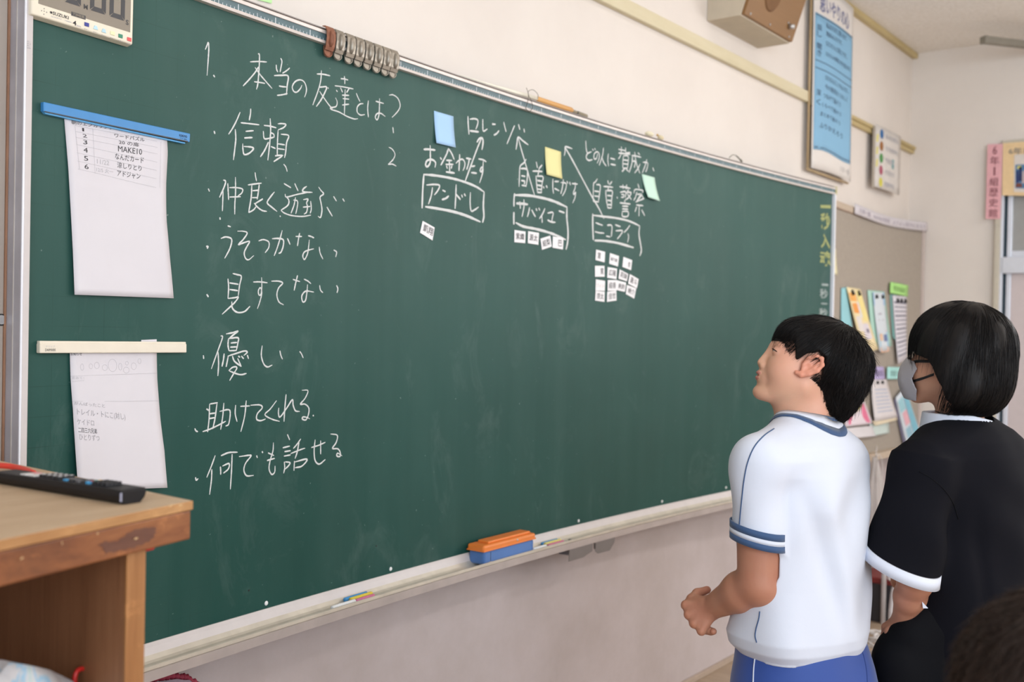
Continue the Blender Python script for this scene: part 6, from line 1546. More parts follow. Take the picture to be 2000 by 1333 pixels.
def join(parts):
    V, Fq, b = [], [], 0
    for v, q in parts: V.append(v); Fq.append(q+b); b += len(v)
    return np.concatenate(V), np.concatenate(Fq)
def face_bits(e, H, O, sc=1.0):
    H = H*sc
    for s in (1, -1):
        c = O+H@np.array([.0705, s*.031, -.0062])
        bm = bmesh.new(); bmesh.ops.create_uvsphere(bm, u_segments=20, v_segments=14, radius=.0128*sc); bmesh.ops.translate(bm, vec=V3(c), verts=bm.verts)
        ey = bmobj('eye', bm, M['eyew'], e, True)
        c2 = O+H@np.array([.0785, s*.031, -.0062]); bm = bmesh.new(); bmesh.ops.create_uvsphere(bm, u_segments=14, v_segments=10, radius=.0060*sc); bmesh.ops.translate(bm, vec=V3(c2), verts=bm.verts)
        bmobj('iris', bm, M['iris'], ey, True)
        tube('eyelashes', [O+H@np.array(p) for p in ((.0820, s*.018, -.0055), (.0855, s*.026, -.0030), (.0850, s*.034, -.0030), (.0795, s*.044, -.0055), (.077, s*.0475, -.0065))], [.0005, .0009, .0011, .0011, .0005], M['hair'], e, 5)
        tube('eyebrow', [O+H@np.array(p) for p in ((.0865, s*.012, .0150), (.0845, s*.024, .0185), (.0780, s*.037, .0190), (.0700, s*.047, .0150))], [.0010, .0022, .0020, .0008], M['hair'], e, 6)

# ------------------------------------------------------------------ the child in the white gym shirt
DB = 2.15
HB = frame(6, 18, 0); SB = .93
OB = dep(1580, 714, 2.085)-HB@np.array([.008, .072, -.012])
th = math.radians(40)
LB = -RH*math.cos(th)-GH*math.sin(th); FB = GH*math.cos(th)-RH*math.sin(th)
pb = empty('person', (dep(1568, 1200, DB)[0], dep(1568, 1200, DB)[1], 0), 'person in white gym shirt with navy trim and blue shorts, looking up', 'person')
def cz(px, py, D=DB): q = dep(px, py, D); return q[2], q[:2]
rows_ = [(818, 1578, .050, .050), (836, 1580, .066, .060), (850, 1578, .092, .074), (866, 1576, .122, .086), (888, 1573, .148, .096), (920, 1571, .158, .104), (980, 1571, .158, .108), (1060, 1570, .155, .110), (1130, 1567, .156, .114), (1190, 1563, .160, .121), (1225, 1561, .163, .125), (1246, 1562, .158, .120), (1262, 1565, .146, .108)]
zs, cs_, aa, bb = [], [], [], []
for py, px, a, b in rows_:
    z, c = cz(px, py); zs.append(z); cs_.append(c); aa.append(a); bb.append(b)
torsoB = loft(zs, cs_, aa, bb, LB, FB, 2.25)
SHL = dep(1482, 898, 2.045); CUL = dep(1480.5, 1054, 2.045); ELB = dep(1481, 1140, 2.055); WRB = dep(1392, 1186, 2.15)
ctr = dep(1572, 900, DB)
SHR = ctr-LB*.125+ZH*.0; ELR = SHR+FB*.03-LB*.0-ZH*.20; WRR = ELR+FB*.10-LB*.01-ZH*.12
axL = (CUL-SHL)/np.linalg.norm(CUL-SHL)
nCut = axL+RH*.0+LB*.0; nCut = np.array([0, 0, -1.0])*.96+RH*-.19+GH*.06; nCut /= np.linalg.norm(nCut)
CUB = dep(1481, 1062, 2.045)
nkB0 = dep(1577, 850, DB); nkB1 = OB+HB@np.array([-.030, 0, -.050])
def folds(P, c, L, Fw, amp, seed):
    q = P-c; x = q@L; y = q@Fw; z = P[:, 2]
    w = np.sin(34*x+9*np.sin(5.1*z+seed)+2.0*y+seed)*.5+np.sin(19*x-14*z+seed*2+3*np.sin(9*y))*.35+np.sin(52*x+21*z+7*y+seed)*.18
    return amp*w
def sleeve(P, a, b, ra, rb): return cone(P, a, b+(b-a)/np.linalg.norm(b-a)*.04, ra, rb)
def shirtB(P, inner=0.0):
    d = torsoB(P)
    d = smin(d, cone(P, dep(1560, 868, 2.13), SHL, .060, .050), .05)
    d = smin(d, cone(P, dep(1585, 868, 2.17), SHR, .060, .050), .05)
    s = sleeve(P, SHL, CUL, .051, .0490); s = smax(s, (P-CUB)@nCut, .003)
    d = smin(d, s, .016)
    aR = (ELR-SHR)/np.linalg.norm(ELR-SHR); cR = SHR+aR*.155
    s2 = np.maximum(cone(P, SHR, SHR+aR*.2, .051, .051), (P-cR)@aR); d = smin(d, s2, .02)
    z = P[:, 2]; k = np.clip((zs[3]-z)/.12, 0, 1)
    amp = .0030+.0060*k
    d = d+folds(P, ctr, LB, FB, 1.0, .7)*amp
    # diagonal drape from the armpit and gathers above the waist
    q = P-ctr; x = q@RH; zz = q[:, 2]
    d = d+.0070*np.exp(-((x-(-.02-.32*(zz+.1)))/.020)**2)*np.clip((-zz-.02)/.08, 0, 1)*np.clip((zz+.40)/.2, 0, 1)
    d = d-.0070*np.exp(-((x-(.030-.22*(zz+.1)))/.022)**2)*np.clip((-zz-.02)/.08, 0, 1)*np.clip((zz+.40)/.2, 0, 1)
    return d
zh = zs[-1]
def shirtB_full(P):
    d = shirtB(P)
    # carve the sleeve openings, the neck and the hem
    ca = np.maximum(cone(P, SHL, CUL+axL*.06, .0430, .0425), -((P-CUB)@nCut+.022)); d = np.maximum(d, -ca)
    aR = (ELR-SHR)/np.linalg.norm(ELR-SHR); cR = SHR+aR*.155
    cb_ = np.maximum(cone(P, SHR, SHR+aR*.25, .046, .046), -((P-cR)@aR+.04)); d = np.maximum(d, -cb_)
    d = np.maximum(d, -cone(P, nkB0-ZH*.02, nkB1, .056, .056))
    rg_ = np.maximum(np.maximum(cone(P, CUL-axL*.01, CUL+axL*.08, .064, .064), -((P-CUB)@nCut)), .004-torsoB(P)); d = np.maximum(d, -rg_)
    return d
V, Q_ = net(shirtB_full, ctr+np.array([-.27, -.27, -.42]), ctr+np.array([.27, .27, .12]), .0030)
shB = npmesh('shirt', V, Q_, M['shirt'], pb); shB['label'] = 'white gym shirt'
# skin: one continuous body; the forearm and the head are sampled finer than the rest
kn = [(1340, 1183, 2.172), (1346, 1201, 2.160), (1356, 1218, 2.150), (1370, 1233, 2.142)]
def handB(P):
    d = None; W_ = WRB
    for i, (x, y, D) in enumerate(kn):
        m = dep(x, y, D); r = (.0098, .0102, .0098, .0088)[i]
        e = cone(P, W_+(m-W_)*.15, m, .0165, r+.001); d = e if d is None else smin(d, e, .008)
        p1 = m+GH*.020+RH*.004-ZH*.004; p2 = p1+RH*.020+GH*.002-ZH*.003; p3 = p2+RH*.002-GH*.014+ZH*.004
        f_ = chain(P, [m, p1, p2, p3], [r, r*.95, r*.88, r*.80], .003); d = smin(d, f_, .0028)
    t0 = dep(1376, 1180, 2.155); t1 = dep(1352, 1172, 2.185); t2 = dep(1362, 1160, 2.197); t3 = dep(1381, 1153, 2.200)
    d = smin(d, chain(P, [t0, t1, t2, t3], [.015, .0115, .0098, .0082], .006), .006)
    return d
LEGZ = zs[-1]
hip = dep(1566, 1262, DB)
HIPL, HIPR = hip+LB*.070-ZH*.06, hip-LB*.070-ZH*.06
KNL, KNR = np.array([*(HIPL+FB*.02+LB*.01)[:2], .40]), np.array([*(HIPR+FB*.03-LB*.01)[:2], .40])
ANL, ANR = np.array([*(HIPL+LB*.015)[:2], .075]), np.array([*(HIPR-LB*.015-FB*.02)[:2], .075])
def bodyB(P):
    Q = (P-OB)@HB/SB
    d = headsdf(Q); d = smin(d, earsdf(Q, .42, -.012, .018), .004); d = d*SB
    d = smin(d, cone(P, nkB0-ZH*.03, OB+HB@np.array([-.022, 0, -.045]), .056, .052), .028)
    d = smin(d, cone(P, OB+HB@np.array([.012, 0, -.075]), nkB0+FB*.02, .034, .044), .03)      # throat
    d = smin(d, torsoB(P)+.018, .02)
    d = smin(d, chain(P, [SHL, ELB], [.044, .0405], .02), .03)
    d = smin(d, chain(P, [SHR, ELR, WRR], [.044, .036, .024], .02), .03)
    fore = chain(P, [ELB, ELB+(WRB-ELB)*.35, WRB], [.0385, .0390, .0245], .015); d = smin(d, fore, .012)
    d = smin(d, ell(P, ELB+RH*.012-ZH*.012, (.036, .036, .034)), .012)
    d = smin(d, handB(P), .008)
    hr = WRR+FB*.05; d = smin(d, chain(P, [WRR, hr, hr+FB*.03-ZH*.02], [.024, .030, .022], .01), .01)
    for a_, b_, c_ in ((HIPL, KNL, ANL), (HIPR, KNR, ANR)):
        d = smin(d, chain(P, [a_, b_, b_+(c_-b_)*.3, c_], [.072, .050, .050, .030], .02), .02)
        d = smin(d, cone(P, c_, c_+FB*.10-ZH*.035, .030, .026), .02)
    return d
hc = OB
parts = [net(bodyB, hc-.16+np.array([0, 0, -.04]), hc+.16, .0019),
         net(bodyB, np.minimum(np.minimum(ELB, WRB), dep(1360, 1215, 2.15))-.065, np.maximum(np.maximum(ELB, WRB), dep(1360, 1180, 2.18))+np.array([.06, .06, .14]), .0022),
         net(bodyB, ctr+np.array([-.30, -.30, -1.05]), ctr+np.array([.30, .30, .03]), .0075)]
V, Q_ = join(parts)
lipf = lambda P: np.minimum(ell((P-OB)@HB/SB, (.0920, 0, -.0625), (.0080, .0195, .0055)), ell((P-OB)@HB/SB, (.0902, 0, -.0735), (.0085, .0170, .0060)))
armf = lambda P: np.where(P[:, 2] < zs[1]-.02, -1.0, 1.0)
earf = lambda P: earsdf((P-OB)@HB/SB, .42, -.012, .018)-.0006
mi = facemat(V, Q_, [(1, armf), (2, lipf), (3, earf)])
bo = npmesh('body', V, Q_, [M['skin_face'], M['skin_arm'], M['lips'], M['ear']], pb, mi)
face_bits(pb, HB, OB, SB)
# fingernail of the thumb
# hair
def jag(Q, a=.0028): return a*(np.sin(330*Q[:, 1]+60*Q[:, 0])+np.sin(210*Q[:, 0]-150*Q[:, 1]+40*Q[:, 2])+.6*np.sin(520*Q[:, 0]+90*Q[:, 2]))/2
zx = [-.14, -.115, -.09, -.070, -.050, -.034, -.024, -.016, .000, .018, .030, .036, .042, .050, .060, .072, .13]
zc__ = [-.070, -.095, -.104, -.100, -.086, -.060, -.030, .008, .020, .012, -.008, -.006, .012, .028, .029, .024, .020]
def earB(Q): return np.minimum(earsdf(Q/SB, .42, -.012, .018), ell(np.abs(Q)*np.array([0, 1, 0])+Q*np.array([1, 0, 1])-np.array([.004, .076, -.012]), (0, 0, 0), (.020, .012, .020)))*SB
def hairB(Q, j=True):
    d = ell(Q, (-.022, 0, .014), (.099, .083, .082))
    d = smin(d, ell(Q, (-.078, 0, -.022), (.048, .066, .074)), .03)
    d = smin(d, ell(Q, (-.070, 0, -.070), (.038, .048, .038)), .025)
    d = smin(d, ell(Q, (.042, 0, .038), (.032, .056, .030)), .02)
    w = .0022*np.sin(70*Q[:, 1]+25*Q[:, 2])*np.sin(45*Q[:, 0]+12*Q[:, 2]); d = d+w
    zc = np.interp(Q[:, 0], zx, zc__)+(jag(Q) if j else 0)
    cut = (zc-Q[:, 2])*.75
    return np.maximum(np.maximum(d, cut), .0035-earB(Q))
hB = lambda P: hairB((P-OB)@HB)
V, Q_ = net(hB, OB-.175, OB+.165, .0030)
hb_ = npmesh('hair', V, Q_, M['hair'], pb); hb_['label'] = 'short black hair'
hBs = lambda P: ell((P-OB)@HB, (-.016, 0, .034), (.109, .089, .096)) if False else _hb_smooth((P-OB)@HB)
def _hb_smooth(Q):
    d = ell(Q, (-.022, 0, .014), (.099, .083, .082)); d = smin(d, ell(Q, (-.078, 0, -.022), (.048, .066, .074)), .03)
    d = smin(d, ell(Q, (-.070, 0, -.070), (.038, .048, .038)), .025); return smin(d, ell(Q, (.042, 0, .038), (.032, .056, .030)), .02)
crown = np.array([-.062, 0, .100])
def fieldB(P):
    Q = (P-OB)@HB; d = Q-crown; d = d/(np.linalg.norm(d, axis=1)[:, None]+1e-6)
    d[:, 2] -= .45; d[:, 0] += np.where(Q[:, 0] > -.02, .35, -.15); return d@HB.T
strands('hair_strands', hBs, V, Q_, 5200, fieldB, .050, 6, .0030, .00055, M['hairs'], pb, keep=lambda c: (lambda Q: (earB(Q) > .012) & ~((Q[:, 0] > -.02) & (Q[:, 2] < .035) & (Q[:, 2] > -.03)))((c-OB)@HB), seed=3, jitter=.16)
edge = lambda c: (lambda Q: (np.abs(Q[:, 2]-np.interp(Q[:, 0], zx, zc__)) < .016) & (earB(Q) > .016) & ((Q[:, 0] < -.01) | (Q[:, 0] > .04)))((c-OB)@HB)
strands('hairline_strands', hBs, V, Q_, 1500, fieldB, .022, 5, .0012, .00050, M['hairs'], pb, keep=edge, seed=5, jitter=.22)
tipB = lambda c: (lambda Q: (Q[:, 0] < -.05) & (Q[:, 2] < .10))((c-OB)@HB)
strands('loose_strands', hBs, V, Q_, 900, fieldB, .034, 5, .0070, .00045, M['hairs'], pb, keep=tipB, seed=8, jitter=.5)
# collar bands around the neck opening
def ringband(name, f, c, L, Fw, ra, rb, r2a, r2b, mats, parent, off=.0015, tilt=None, n=64, z0=0.0, phi0=0, phi1=2*math.pi):
    rows = []
    for (a, b, o) in ((ra, rb, off), (r2a, r2b, off)):
        ph = np.linspace(phi0, phi1, n); P = c+np.outer(np.cos(ph)*a, L)+np.outer(np.sin(ph)*b, Fw)+ZH*z0
        # drop onto the surface from above
        z = np.linspace(.07, -.09, 90); best = P.copy(); done = np.zeros(n, bool)
        for zz in z:
            q = P+ZH*zz; s = f(q) < 0; m = s & ~done; best[m] = q[m]; done |= s
        rows.append(project(f, best, o, 3))
    V = np.concatenate(rows+[rows[0]-ZH*.0012, rows[1]-ZH*.0012]); q = []
    for i in range(n-1):
        q += [(i, i+1, n+i+1, n+i), (2*n+i, 3*n+i, 3*n+i+1, 2*n+i+1), (i, 2*n+i, 2*n+i+1, i+1), (n+i, n+i+1, 3*n+i+1, 3*n+i)]
    return npmesh(name, V, np.array(q), mats, parent)
fs = lambda P: shirtB(P)
cN = nkB0+ZH*.0
ringband('collar_band', fs, cN, LB, FB, .0570, .0560, .0600, .0590, M['navy'], pb, .0022)
ringband('collar_band', fs, cN, LB, FB, .0600, .0590, .0680, .0670, M['shirt'], pb, .0026)
ringband('collar_stripe', fs, cN, LB, FB, .0680, .0670, .0740, .0770, M['navy'], pb, .0022)
# sleeve cuff: navy, white, navy
def cuffring(name, t0, t1, r, m, parent, C=CUB, n_=nCut, ax=axL, e1=None, e2=None, base=SHL, th_=.0012):
    e1 = np.cross(ax, [0, 0, 1.0]) if e1 is None else e1
    if np.linalg.norm(e1) < .1: e1 = RH.copy()
    e1 = e1-ax*(e1@ax); e1 /= np.linalg.norm(e1); e2 = np.cross(ax, e1); K = 48; rows = []
    for (t, rr) in ((t0, r), (t1, r), (t1, r-th_*2), (t0, r-th_*2)):
        for k in range(K):
            a_ = 2*math.pi*k/K; p = base+(e1*math.cos(a_)+e2*math.sin(a_))*rr
            s = ((C-p)@n_ - t)/(ax@n_); rows.append(p+ax*s)
    q = []
    for j in range(4):
        for k in range(K): k2 = (k+1) % K; q.append((j*K+k, j*K+k2, ((j+1) % 4)*K+k2, ((j+1) % 4)*K+k))
    o = npmesh(name, np.array(rows), np.array(q), m, parent)
    bm = bmesh.new(); bm.from_mesh(o.data); bmesh.ops.recalc_face_normals(bm, faces=bm.faces); bm.to_mesh(o.data); bm.free(); return o
cuffring('sleeve_stripe', .0205, .0335, .0550, M['navy'], pb); cuffring('sleeve_stripe', .0110, .0205, .0547, M['shirt'], pb); cuffring('sleeve_stripe', -.0010, .0110, .0550, M['navy'], pb)
# piping along the shoulder and the side seam
tr = worldtree(shB)
castline('shirt_piping', tr, [(1512, 838), (1492, 852), (1473, 874), (1460, 905), (1453, 940), (1449, 975), (1446, 1005), (1444, 1030)], .0013, M['navy'], pb)
castline('shirt_piping', tr, [(1484, 1195), (1482, 1210), (1477, 1228), (1475, 1243), (1478, 1256)], .0013, M['navy'], pb)
# shorts
sr = [(1228, 1563, .140, .104), (1262, 1566, .150, .112), (1300, 1571, .158, .122), (1340, 1574, .166, .130), (1400, 1577, .172, .134)]
zs2, c2, a2, b2 = [], [], [], []
for py, px, a, b in sr: z, c = cz(px, py); zs2.append(z); c2.append(c); a2.append(a); b2.append(b)
loS = loft(zs2, c2, a2, b2, LB, FB, 2.2); zlow = .43
def shortsB(P):
    d = loS(P)
    for a_, b_ in ((HIPL, KNL), (HIPR, KNR)):
        d = smin(d, np.maximum(cone(P, a_-ZH*.02, b_, .092, .096), zlow-P[:, 2]), .02)
    d = d+folds(P, hip, LB, FB, .0030, 2.1)
    for b_ in (KNL, KNR): d = np.maximum(d, -np.maximum(cone(P, b_+ZH*.10, b_-ZH*.1, .085, .090), P[:, 2]-zlow-.07))
    return d
V, Q_ = net(shortsB, hip+np.array([-.28, -.28, -.32]), hip+np.array([.28, .28, .05]), .0045)
shoB = npmesh('shorts', V, Q_, M['shorts'], pb); shoB['label'] = 'royal blue gym shorts'
tr2 = worldtree(shoB)
castline('side_stripe', tr2, [(1477, 1266), (1474, 1290), (1472, 1310), (1471, 1340), (1470, 1400)], .0014, M['shirt'], pb)
castline('pocket_seam', tr2, [(1668, 1244), (1684, 1275), (1692, 1310), (1694, 1345)], .0010, plain('seam_blue', srgb(32, 58, 122), .7), pb)
def shoes(pe, feet, Fw, m):
    for c_ in feet:
        g = lambda P: np.maximum(smin(cone(P, c_-Fw*.02-ZH*.03, c_+Fw*.11-ZH*.042, .040, .036), cone(P, c_, c_-ZH*.03, .036, .040), .02), -P[:, 2]+.001)
        V, Q_ = net(g, np.minimum(c_, c_+Fw*.13)-.07, np.maximum(c_, c_+Fw*.13)+.07, .005); npmesh('shoe', V, Q_, m, pe)
shoes(pb, (ANL, ANR), FB, M['shoe'])

for k_ in ('blackcloth', 'pants'): M[k_].node_tree.nodes['Principled BSDF'].inputs['Specular IOR Level'].default_value = .12
# ------------------------------------------------------------------ the child in the black shirt
DG = 2.25
HG = frame(38, 6, 0); SG = .93
OG = dep(1866, 698, DG)
thg = math.radians(42); LG = -RH*math.cos(thg)-GH*math.sin(thg); FG = GH*math.cos(thg)-RH*math.sin(thg)
pg = empty('person', (dep(1900, 1200, DG)[0], dep(1900, 1200, DG)[1], 0), 'person with black bobbed hair and grey face mask in a loose black shirt', 'person')
rg = [(812, 1880, .050, .046), (826, 1882, .075, .062), (838, 1886, .110, .080), (856, 1890, .142, .094), (885, 1895, .168, .104), (930, 1899, .178, .112), (1000, 1902, .182, .118), (1080, 1904, .184, .124), (1180, 1904, .188, .130), (1300, 1902, .196, .138), (1420, 1900, .202, .142)]
zg, cg, ag, bg_ = [], [], [], []
for py, px, a, b in rg: z, c = cz(px, py, DG); zg.append(z); cg.append(c); ag.append(a); bg_.append(b)
torsoG = loft(zg, cg, ag, bg_, LG, FG, 2.2)
ctg = dep(1895, 900, DG)
SGL = dep(1800, 915, 2.125); CGL = dep(1768, 1112, 2.105); EGL = dep(1788, 1135, 2.115); WGL = dep(1762, 1212, 2.185)
SGR = ctg-LG*.150-ZH*.02; EGR = SGR+FG*.02-LG*.05-ZH*.24; WGR = EGR+FG*.16-ZH*.06
axg = (CGL-SGL)/np.linalg.norm(CGL-SGL)
e_long = RH*.86-ZH*.0+GH*-.2; 
# the cuff plane contains the line from (1697,1080) to (1832,1152)
pa, pb_ = dep(1699, 1083, 2.14), dep(1832, 1148, 2.075); ln = (pb_-pa)/np.linalg.norm(pb_-pa)
ngc = np.cross(ln, GH*.97+ZH*.25); ngc /= np.linalg.norm(ngc); ngc = ngc if ngc@(CGL-SGL) > 0 else -ngc
CGB = (pa+pb_)/2
u1 = ln-axg*(ln@axg); u1 /= np.linalg.norm(u1); u2 = np.cross(axg, u1)
def flare(P, dr=0.0):
    q = P-SGL; t = q@axg; T_ = np.clip(t/.24, -.1, 1.35); x = q@u1; y = q@u2
    a = .060+.020*T_-dr; b = .058+.010*T_-dr; x = x+.012*T_
    d = (np.sqrt((x/a)**2+(y/b)**2)-1)*np.minimum(a, b)
    return np.maximum(d, -t-.02)
def shirtG(P):
    d = torsoG(P)
    d = smin(d, cone(P, dep(1878, 872, 2.22), SGL+ZH*.005, .062, .058), .05)
    d = smin(d, cone(P, dep(1905, 872, 2.28), SGR, .062, .058), .05)
    s = smax(flare(P), (P-CGB)@ngc, .003); d = smin(d, s, .022)
    aR = (EGR-SGR)/np.linalg.norm(EGR-SGR); d = smin(d, np.maximum(cone(P, SGR, SGR+aR*.26, .062, .080), (P-SGR)@aR-.20), .03)
    z = P[:, 2]; k = np.clip((zg[4]-z)/.15, 0, 1)
    d = d+folds(P, ctg, LG, FG, 1.0, 4.2)*(.0012+.0045*k)
    q = P-ctg; x = q@RH; zz = q[:, 2]
    d = d+.006*np.exp(-((x-(-.050-.10*(zz+.1)))/.016)**2)*np.clip((-zz-.05)/.1, 0, 1)
    return d
zgh = zg[-1]
def shirtG_full(P):
    d = shirtG(P)
    d = np.maximum(d, -np.maximum(flare(P, .0125), -((P-CGB)@ngc+.02)))
    d = np.maximum(d, -cone(P, dep(1876, 850, DG)-ZH*.03, dep(1868, 800, DG), .068, .070))
    return d
V, Q_ = net(shirtG_full, ctg+np.array([-.33, -.33, -.60]), ctg+np.array([.33, .33, .13]), .0034)
shG = npmesh('shirt', V, Q_, M['blackcloth'], pg); shG['label'] = 'loose black short-sleeved shirt'
# white cuff band of the flared sleeve
def gcuff():
    K = 56; rows = []
    for (t, dr) in ((-.001, -.0015), (.021, -.0015), (.021, .003), (-.001, .003)):
        for k in range(K):
            a_ = 2*math.pi*k/K; tt = .24; p = None
            for _ in range(6):
                T_ = min(max(tt/.24, -.1), 1.35); A_ = .060+.020*T_-dr; B_2 = .058+.010*T_-dr
                p = SGL+axg*tt+u1*(A_*math.cos(a_)-.012*T_)+u2*B_2*math.sin(a_)
                tt += ((CGB-p)@ngc-t)/(axg@ngc)
            rows.append(p)
    q = []
    for j in range(4):
        for k in range(K): k2 = (k+1) % K; q.append((j*K+k, j*K+k2, ((j+1) % 4)*K+k2, ((j+1) % 4)*K+k))
    o = npmesh('sleeve_cuff', np.array(rows), np.array(q), M['shirt'], pg)
    bm = bmesh.new(); bm.from_mesh(o.data); bmesh.ops.recalc_face_normals(bm, faces=bm.faces); bm.to_mesh(o.data); bm.free()
    o['label'] = 'white sleeve cuff'
gcuff()
trG = worldtree(shG)
castline('shoulder_seam', trG, [(1795, 922), (1818, 934), (1845, 958), (1862, 985), (1872, 1015)], .0010, M['pants'], pg)
fg_ = lambda P: shirtG(P)
nkG = dep(1868, 852, DG)
# white collar of the shirt below
cw = lambda P: np.maximum(np.maximum(np.abs(cone(P, nkG-ZH*.05, nkG+ZH*.10, .080, .060))-.0035, P[:, 2]-(nkG[2]+.050-.22*np.clip((P-nkG)@RH, 0, 1))), nkG[2]-.03-P[:, 2])
V, Q_ = net(cw, nkG-.10, nkG+.10, .0025); oc = npmesh('white_collar', V, Q_, M['shirt'], pg)
hipg = dep(1900, 1400, DG)
zhip = .70
HGL, HGR = np.array([*(ctg+LG*.08)[:2], zhip]), np.array([*(ctg-LG*.08)[:2], zhip])
KGL, KGR = np.array([*(HGL+FG*.02)[:2], .40]), np.array([*(HGR+FG*.03)[:2], .40])
AGL, AGR = np.array([*HGL[:2], .075]), np.array([*(HGR-FG*.02)[:2], .075])
def handG(P):
    d = None
    for i in range(4):
        m = WGL+FG*.030+RH*(.004-.009*i)*-1-ZH*(.022+.004*i); m = m-GH*.004*i
        e = cone(P, WGL, m, .017, .0105); d = e if d is None else smin(d, e, .006)
        p1 = m-ZH*.026+FG*.004; p2 = p1-ZH*.020-FG*.004; d = smin(d, chain(P, [m, p1, p2], [.0095, .0088, .0078], .003), .003)
    t0 = WGL-RH*.008-ZH*.008; d = smin(d, chain(P, [t0, t0-RH*.010-ZH*.018+FG*.008, t0-RH*.006-ZH*.042+FG*.012], [.012, .010, .008], .005), .005)
    return d
def bodyG(P):
    Q = (P-OG)@HG/SG
    d = headsdf(Q); d = smin(d, earsdf(Q, .2), .004); d = d*SG
    d = smin(d, cone(P, nkG-ZH*.03, OG+HG@np.array([-.022, 0, -.045]), .050, .048), .028)
    d = smin(d, torsoG(P)+.03, .02)
    d = smin(d, chain(P, [SGL, EGL], [.040, .034], .02), .03)
    d = smin(d, chain(P, [EGL, EGL+(WGL-EGL)*.4, WGL], [.033, .031, .0205], .012), .012)
    d = smin(d, handG(P), .008)
    d = smin(d, chain(P, [SGR, EGR, WGR], [.040, .034, .022], .02), .03)
    d = smin(d, chain(P, [WGR, WGR+FG*.05, WGR+FG*.08-ZH*.02], [.022, .028, .02], .01), .01)
    for a_, b_, c_ in ((HGL, KGL, AGL), (HGR, KGR, AGR)):
        d = smin(d, chain(P, [a_, b_, b_+(c_-b_)*.3, c_], [.070, .048, .048, .030], .02), .02)
        d = smin(d, cone(P, c_, c_+FG*.10-ZH*.035, .030, .026), .02)
    return d
parts = [net(bodyG, OG-.14+np.array([0, 0, -.05]), OG+.14, .0024),
         net(bodyG, np.minimum(EGL, WGL)-np.array([.06, .06, .09]), np.maximum(EGL, WGL)+.06, .0026),
         net(bodyG, ctg+np.array([-.30, -.30, -1.06]), ctg+np.array([.30, .30, .03]), .0080)]
V, Q_ = join(parts); mi = facemat(V, Q_, [(1, lambda P: np.where(P[:, 2] < zg[1]-.02, -1.0, 1.0))])
npmesh('body', V, Q_, [mat_skin('second_face_skin', srgb(204, 152, 124), srgb(208, 148, 122), .12), M['skin_arm']], pg, mi)
face_bits(pg, HG, OG, SG)
# trousers with a pocket bulge around the hand
pr_ = [(1215, 1880, .150, .115), (1260, 1885, .170, .135), (1333, 1888, .190, .145), (1420, 1890, .190, .145)]
zp, cp_, ap_, bp_ = [], [], [], []
for py, px, a, b in pr_: z, c = cz(px, py, DG); zp.append(z); cp_.append(c); ap_.append(a); bp_.append(b)
lp = loft(zp, cp_, ap_, bp_, LG, FG, 2.2)
def pantsG(P):
    d = lp(P)
    d = smin(d, chain(P, [dep(1772, 1246, 2.19), dep(1768, 1290, 2.19), dep(1770, 1400, 2.19)], [.040, .058, .070], .03), .03)
    d = smin(d, chain(P, [dep(1786, 1232, 2.16), dep(1830, 1180, 2.16)], [.030, .024], .03), .03)
    for a_, b_, c_ in ((HGL, KGL, AGL), (HGR, KGR, AGR)):
        d = smin(d, np.maximum(chain(P, [a_, b_, c_-ZH*.1], [.098, .085, .075], .03), .10-P[:, 2]), .03)
    return d+folds(P, ctg, LG, FG, .0035, 1.3)
V, Q_ = net(pantsG, ctg+np.array([-.34, -.34, -1.0]), ctg+np.array([.34, .34, -.25]), .0055)
npmesh('trousers', V, Q_, M['pants'], pg)['label'] = 'loose black trousers'
tt_ = [dep(1801, 1176, 2.105), dep(1813, 1189, 2.105), dep(1803, 1189, 2.105)]
slab('white_pocket_corner', tt_, -CF, .002, M['shirt'], pg)
shoes(pg, (AGL, AGR), FG, M['shoe'])
# bobbed hair
def hairG(Q):
    d = ell(Q, (-.012, 0, .030), (.108, .094, .092))
    d = smin(d, ell(Q, (-.016, 0, -.022), (.101, .098, .082)), .03)
    M_ = Q.copy(); M_[:, 1] = np.abs(Q[:, 1])
    d = smin(d, ell(M_, (-.016, .056, -.060), (.062, .046, .060)), .03)
    d = smin(d, ell(Q, (-.066, 0, -.055), (.050, .086, .060)), .03)
    d = d+.0016*np.sin(120*Q[:, 1]+14*Q[:, 0])*np.cos(9*Q[:, 2])+.0012*np.sin(95*Q[:, 0]+20*Q[:, 2])
    # opening for the face and neck
    fx = np.interp(Q[:, 2], [-.13, -.10, -.07, -.045, -.022, -.008, .004, .012], [-.040, -.030, -.012, .002, .016, .030, .100, .16])
    d = smax(d, (Q[:, 0]-fx)*.8+.0025*np.sin(260*Q[:, 1]+90*Q[:, 2]), .004)
    d = np.maximum(d, np.interp(Q[:, 0], [-.10, -.05, .0, .03], [-.100, -.113, -.112, -.095])-Q[:, 2]+.003*np.sin(210*Q[:, 1]+170*Q[:, 0]))
    return d
def hairG_s(Q):
    d = ell(Q, (-.012, 0, .030), (.108, .094, .092)); d = smin(d, ell(Q, (-.016, 0, -.022), (.101, .098, .082)), .03)
    M_ = Q.copy(); M_[:, 1] = np.abs(Q[:, 1]); d = smin(d, ell(M_, (-.016, .056, -.060), (.062, .046, .060)), .03)
    return smin(d, ell(Q, (-.066, 0, -.055), (.050, .086, .060)), .03)
hG = lambda P: hairG((P-OG)@HG)
V, Q_ = net(hG, OG-.17, OG+.16, .0030)
npmesh('hair', V, Q_, M['hair'], pg)['label'] = 'straight black bobbed hair'
crg = np.array([-.035, 0, .118])
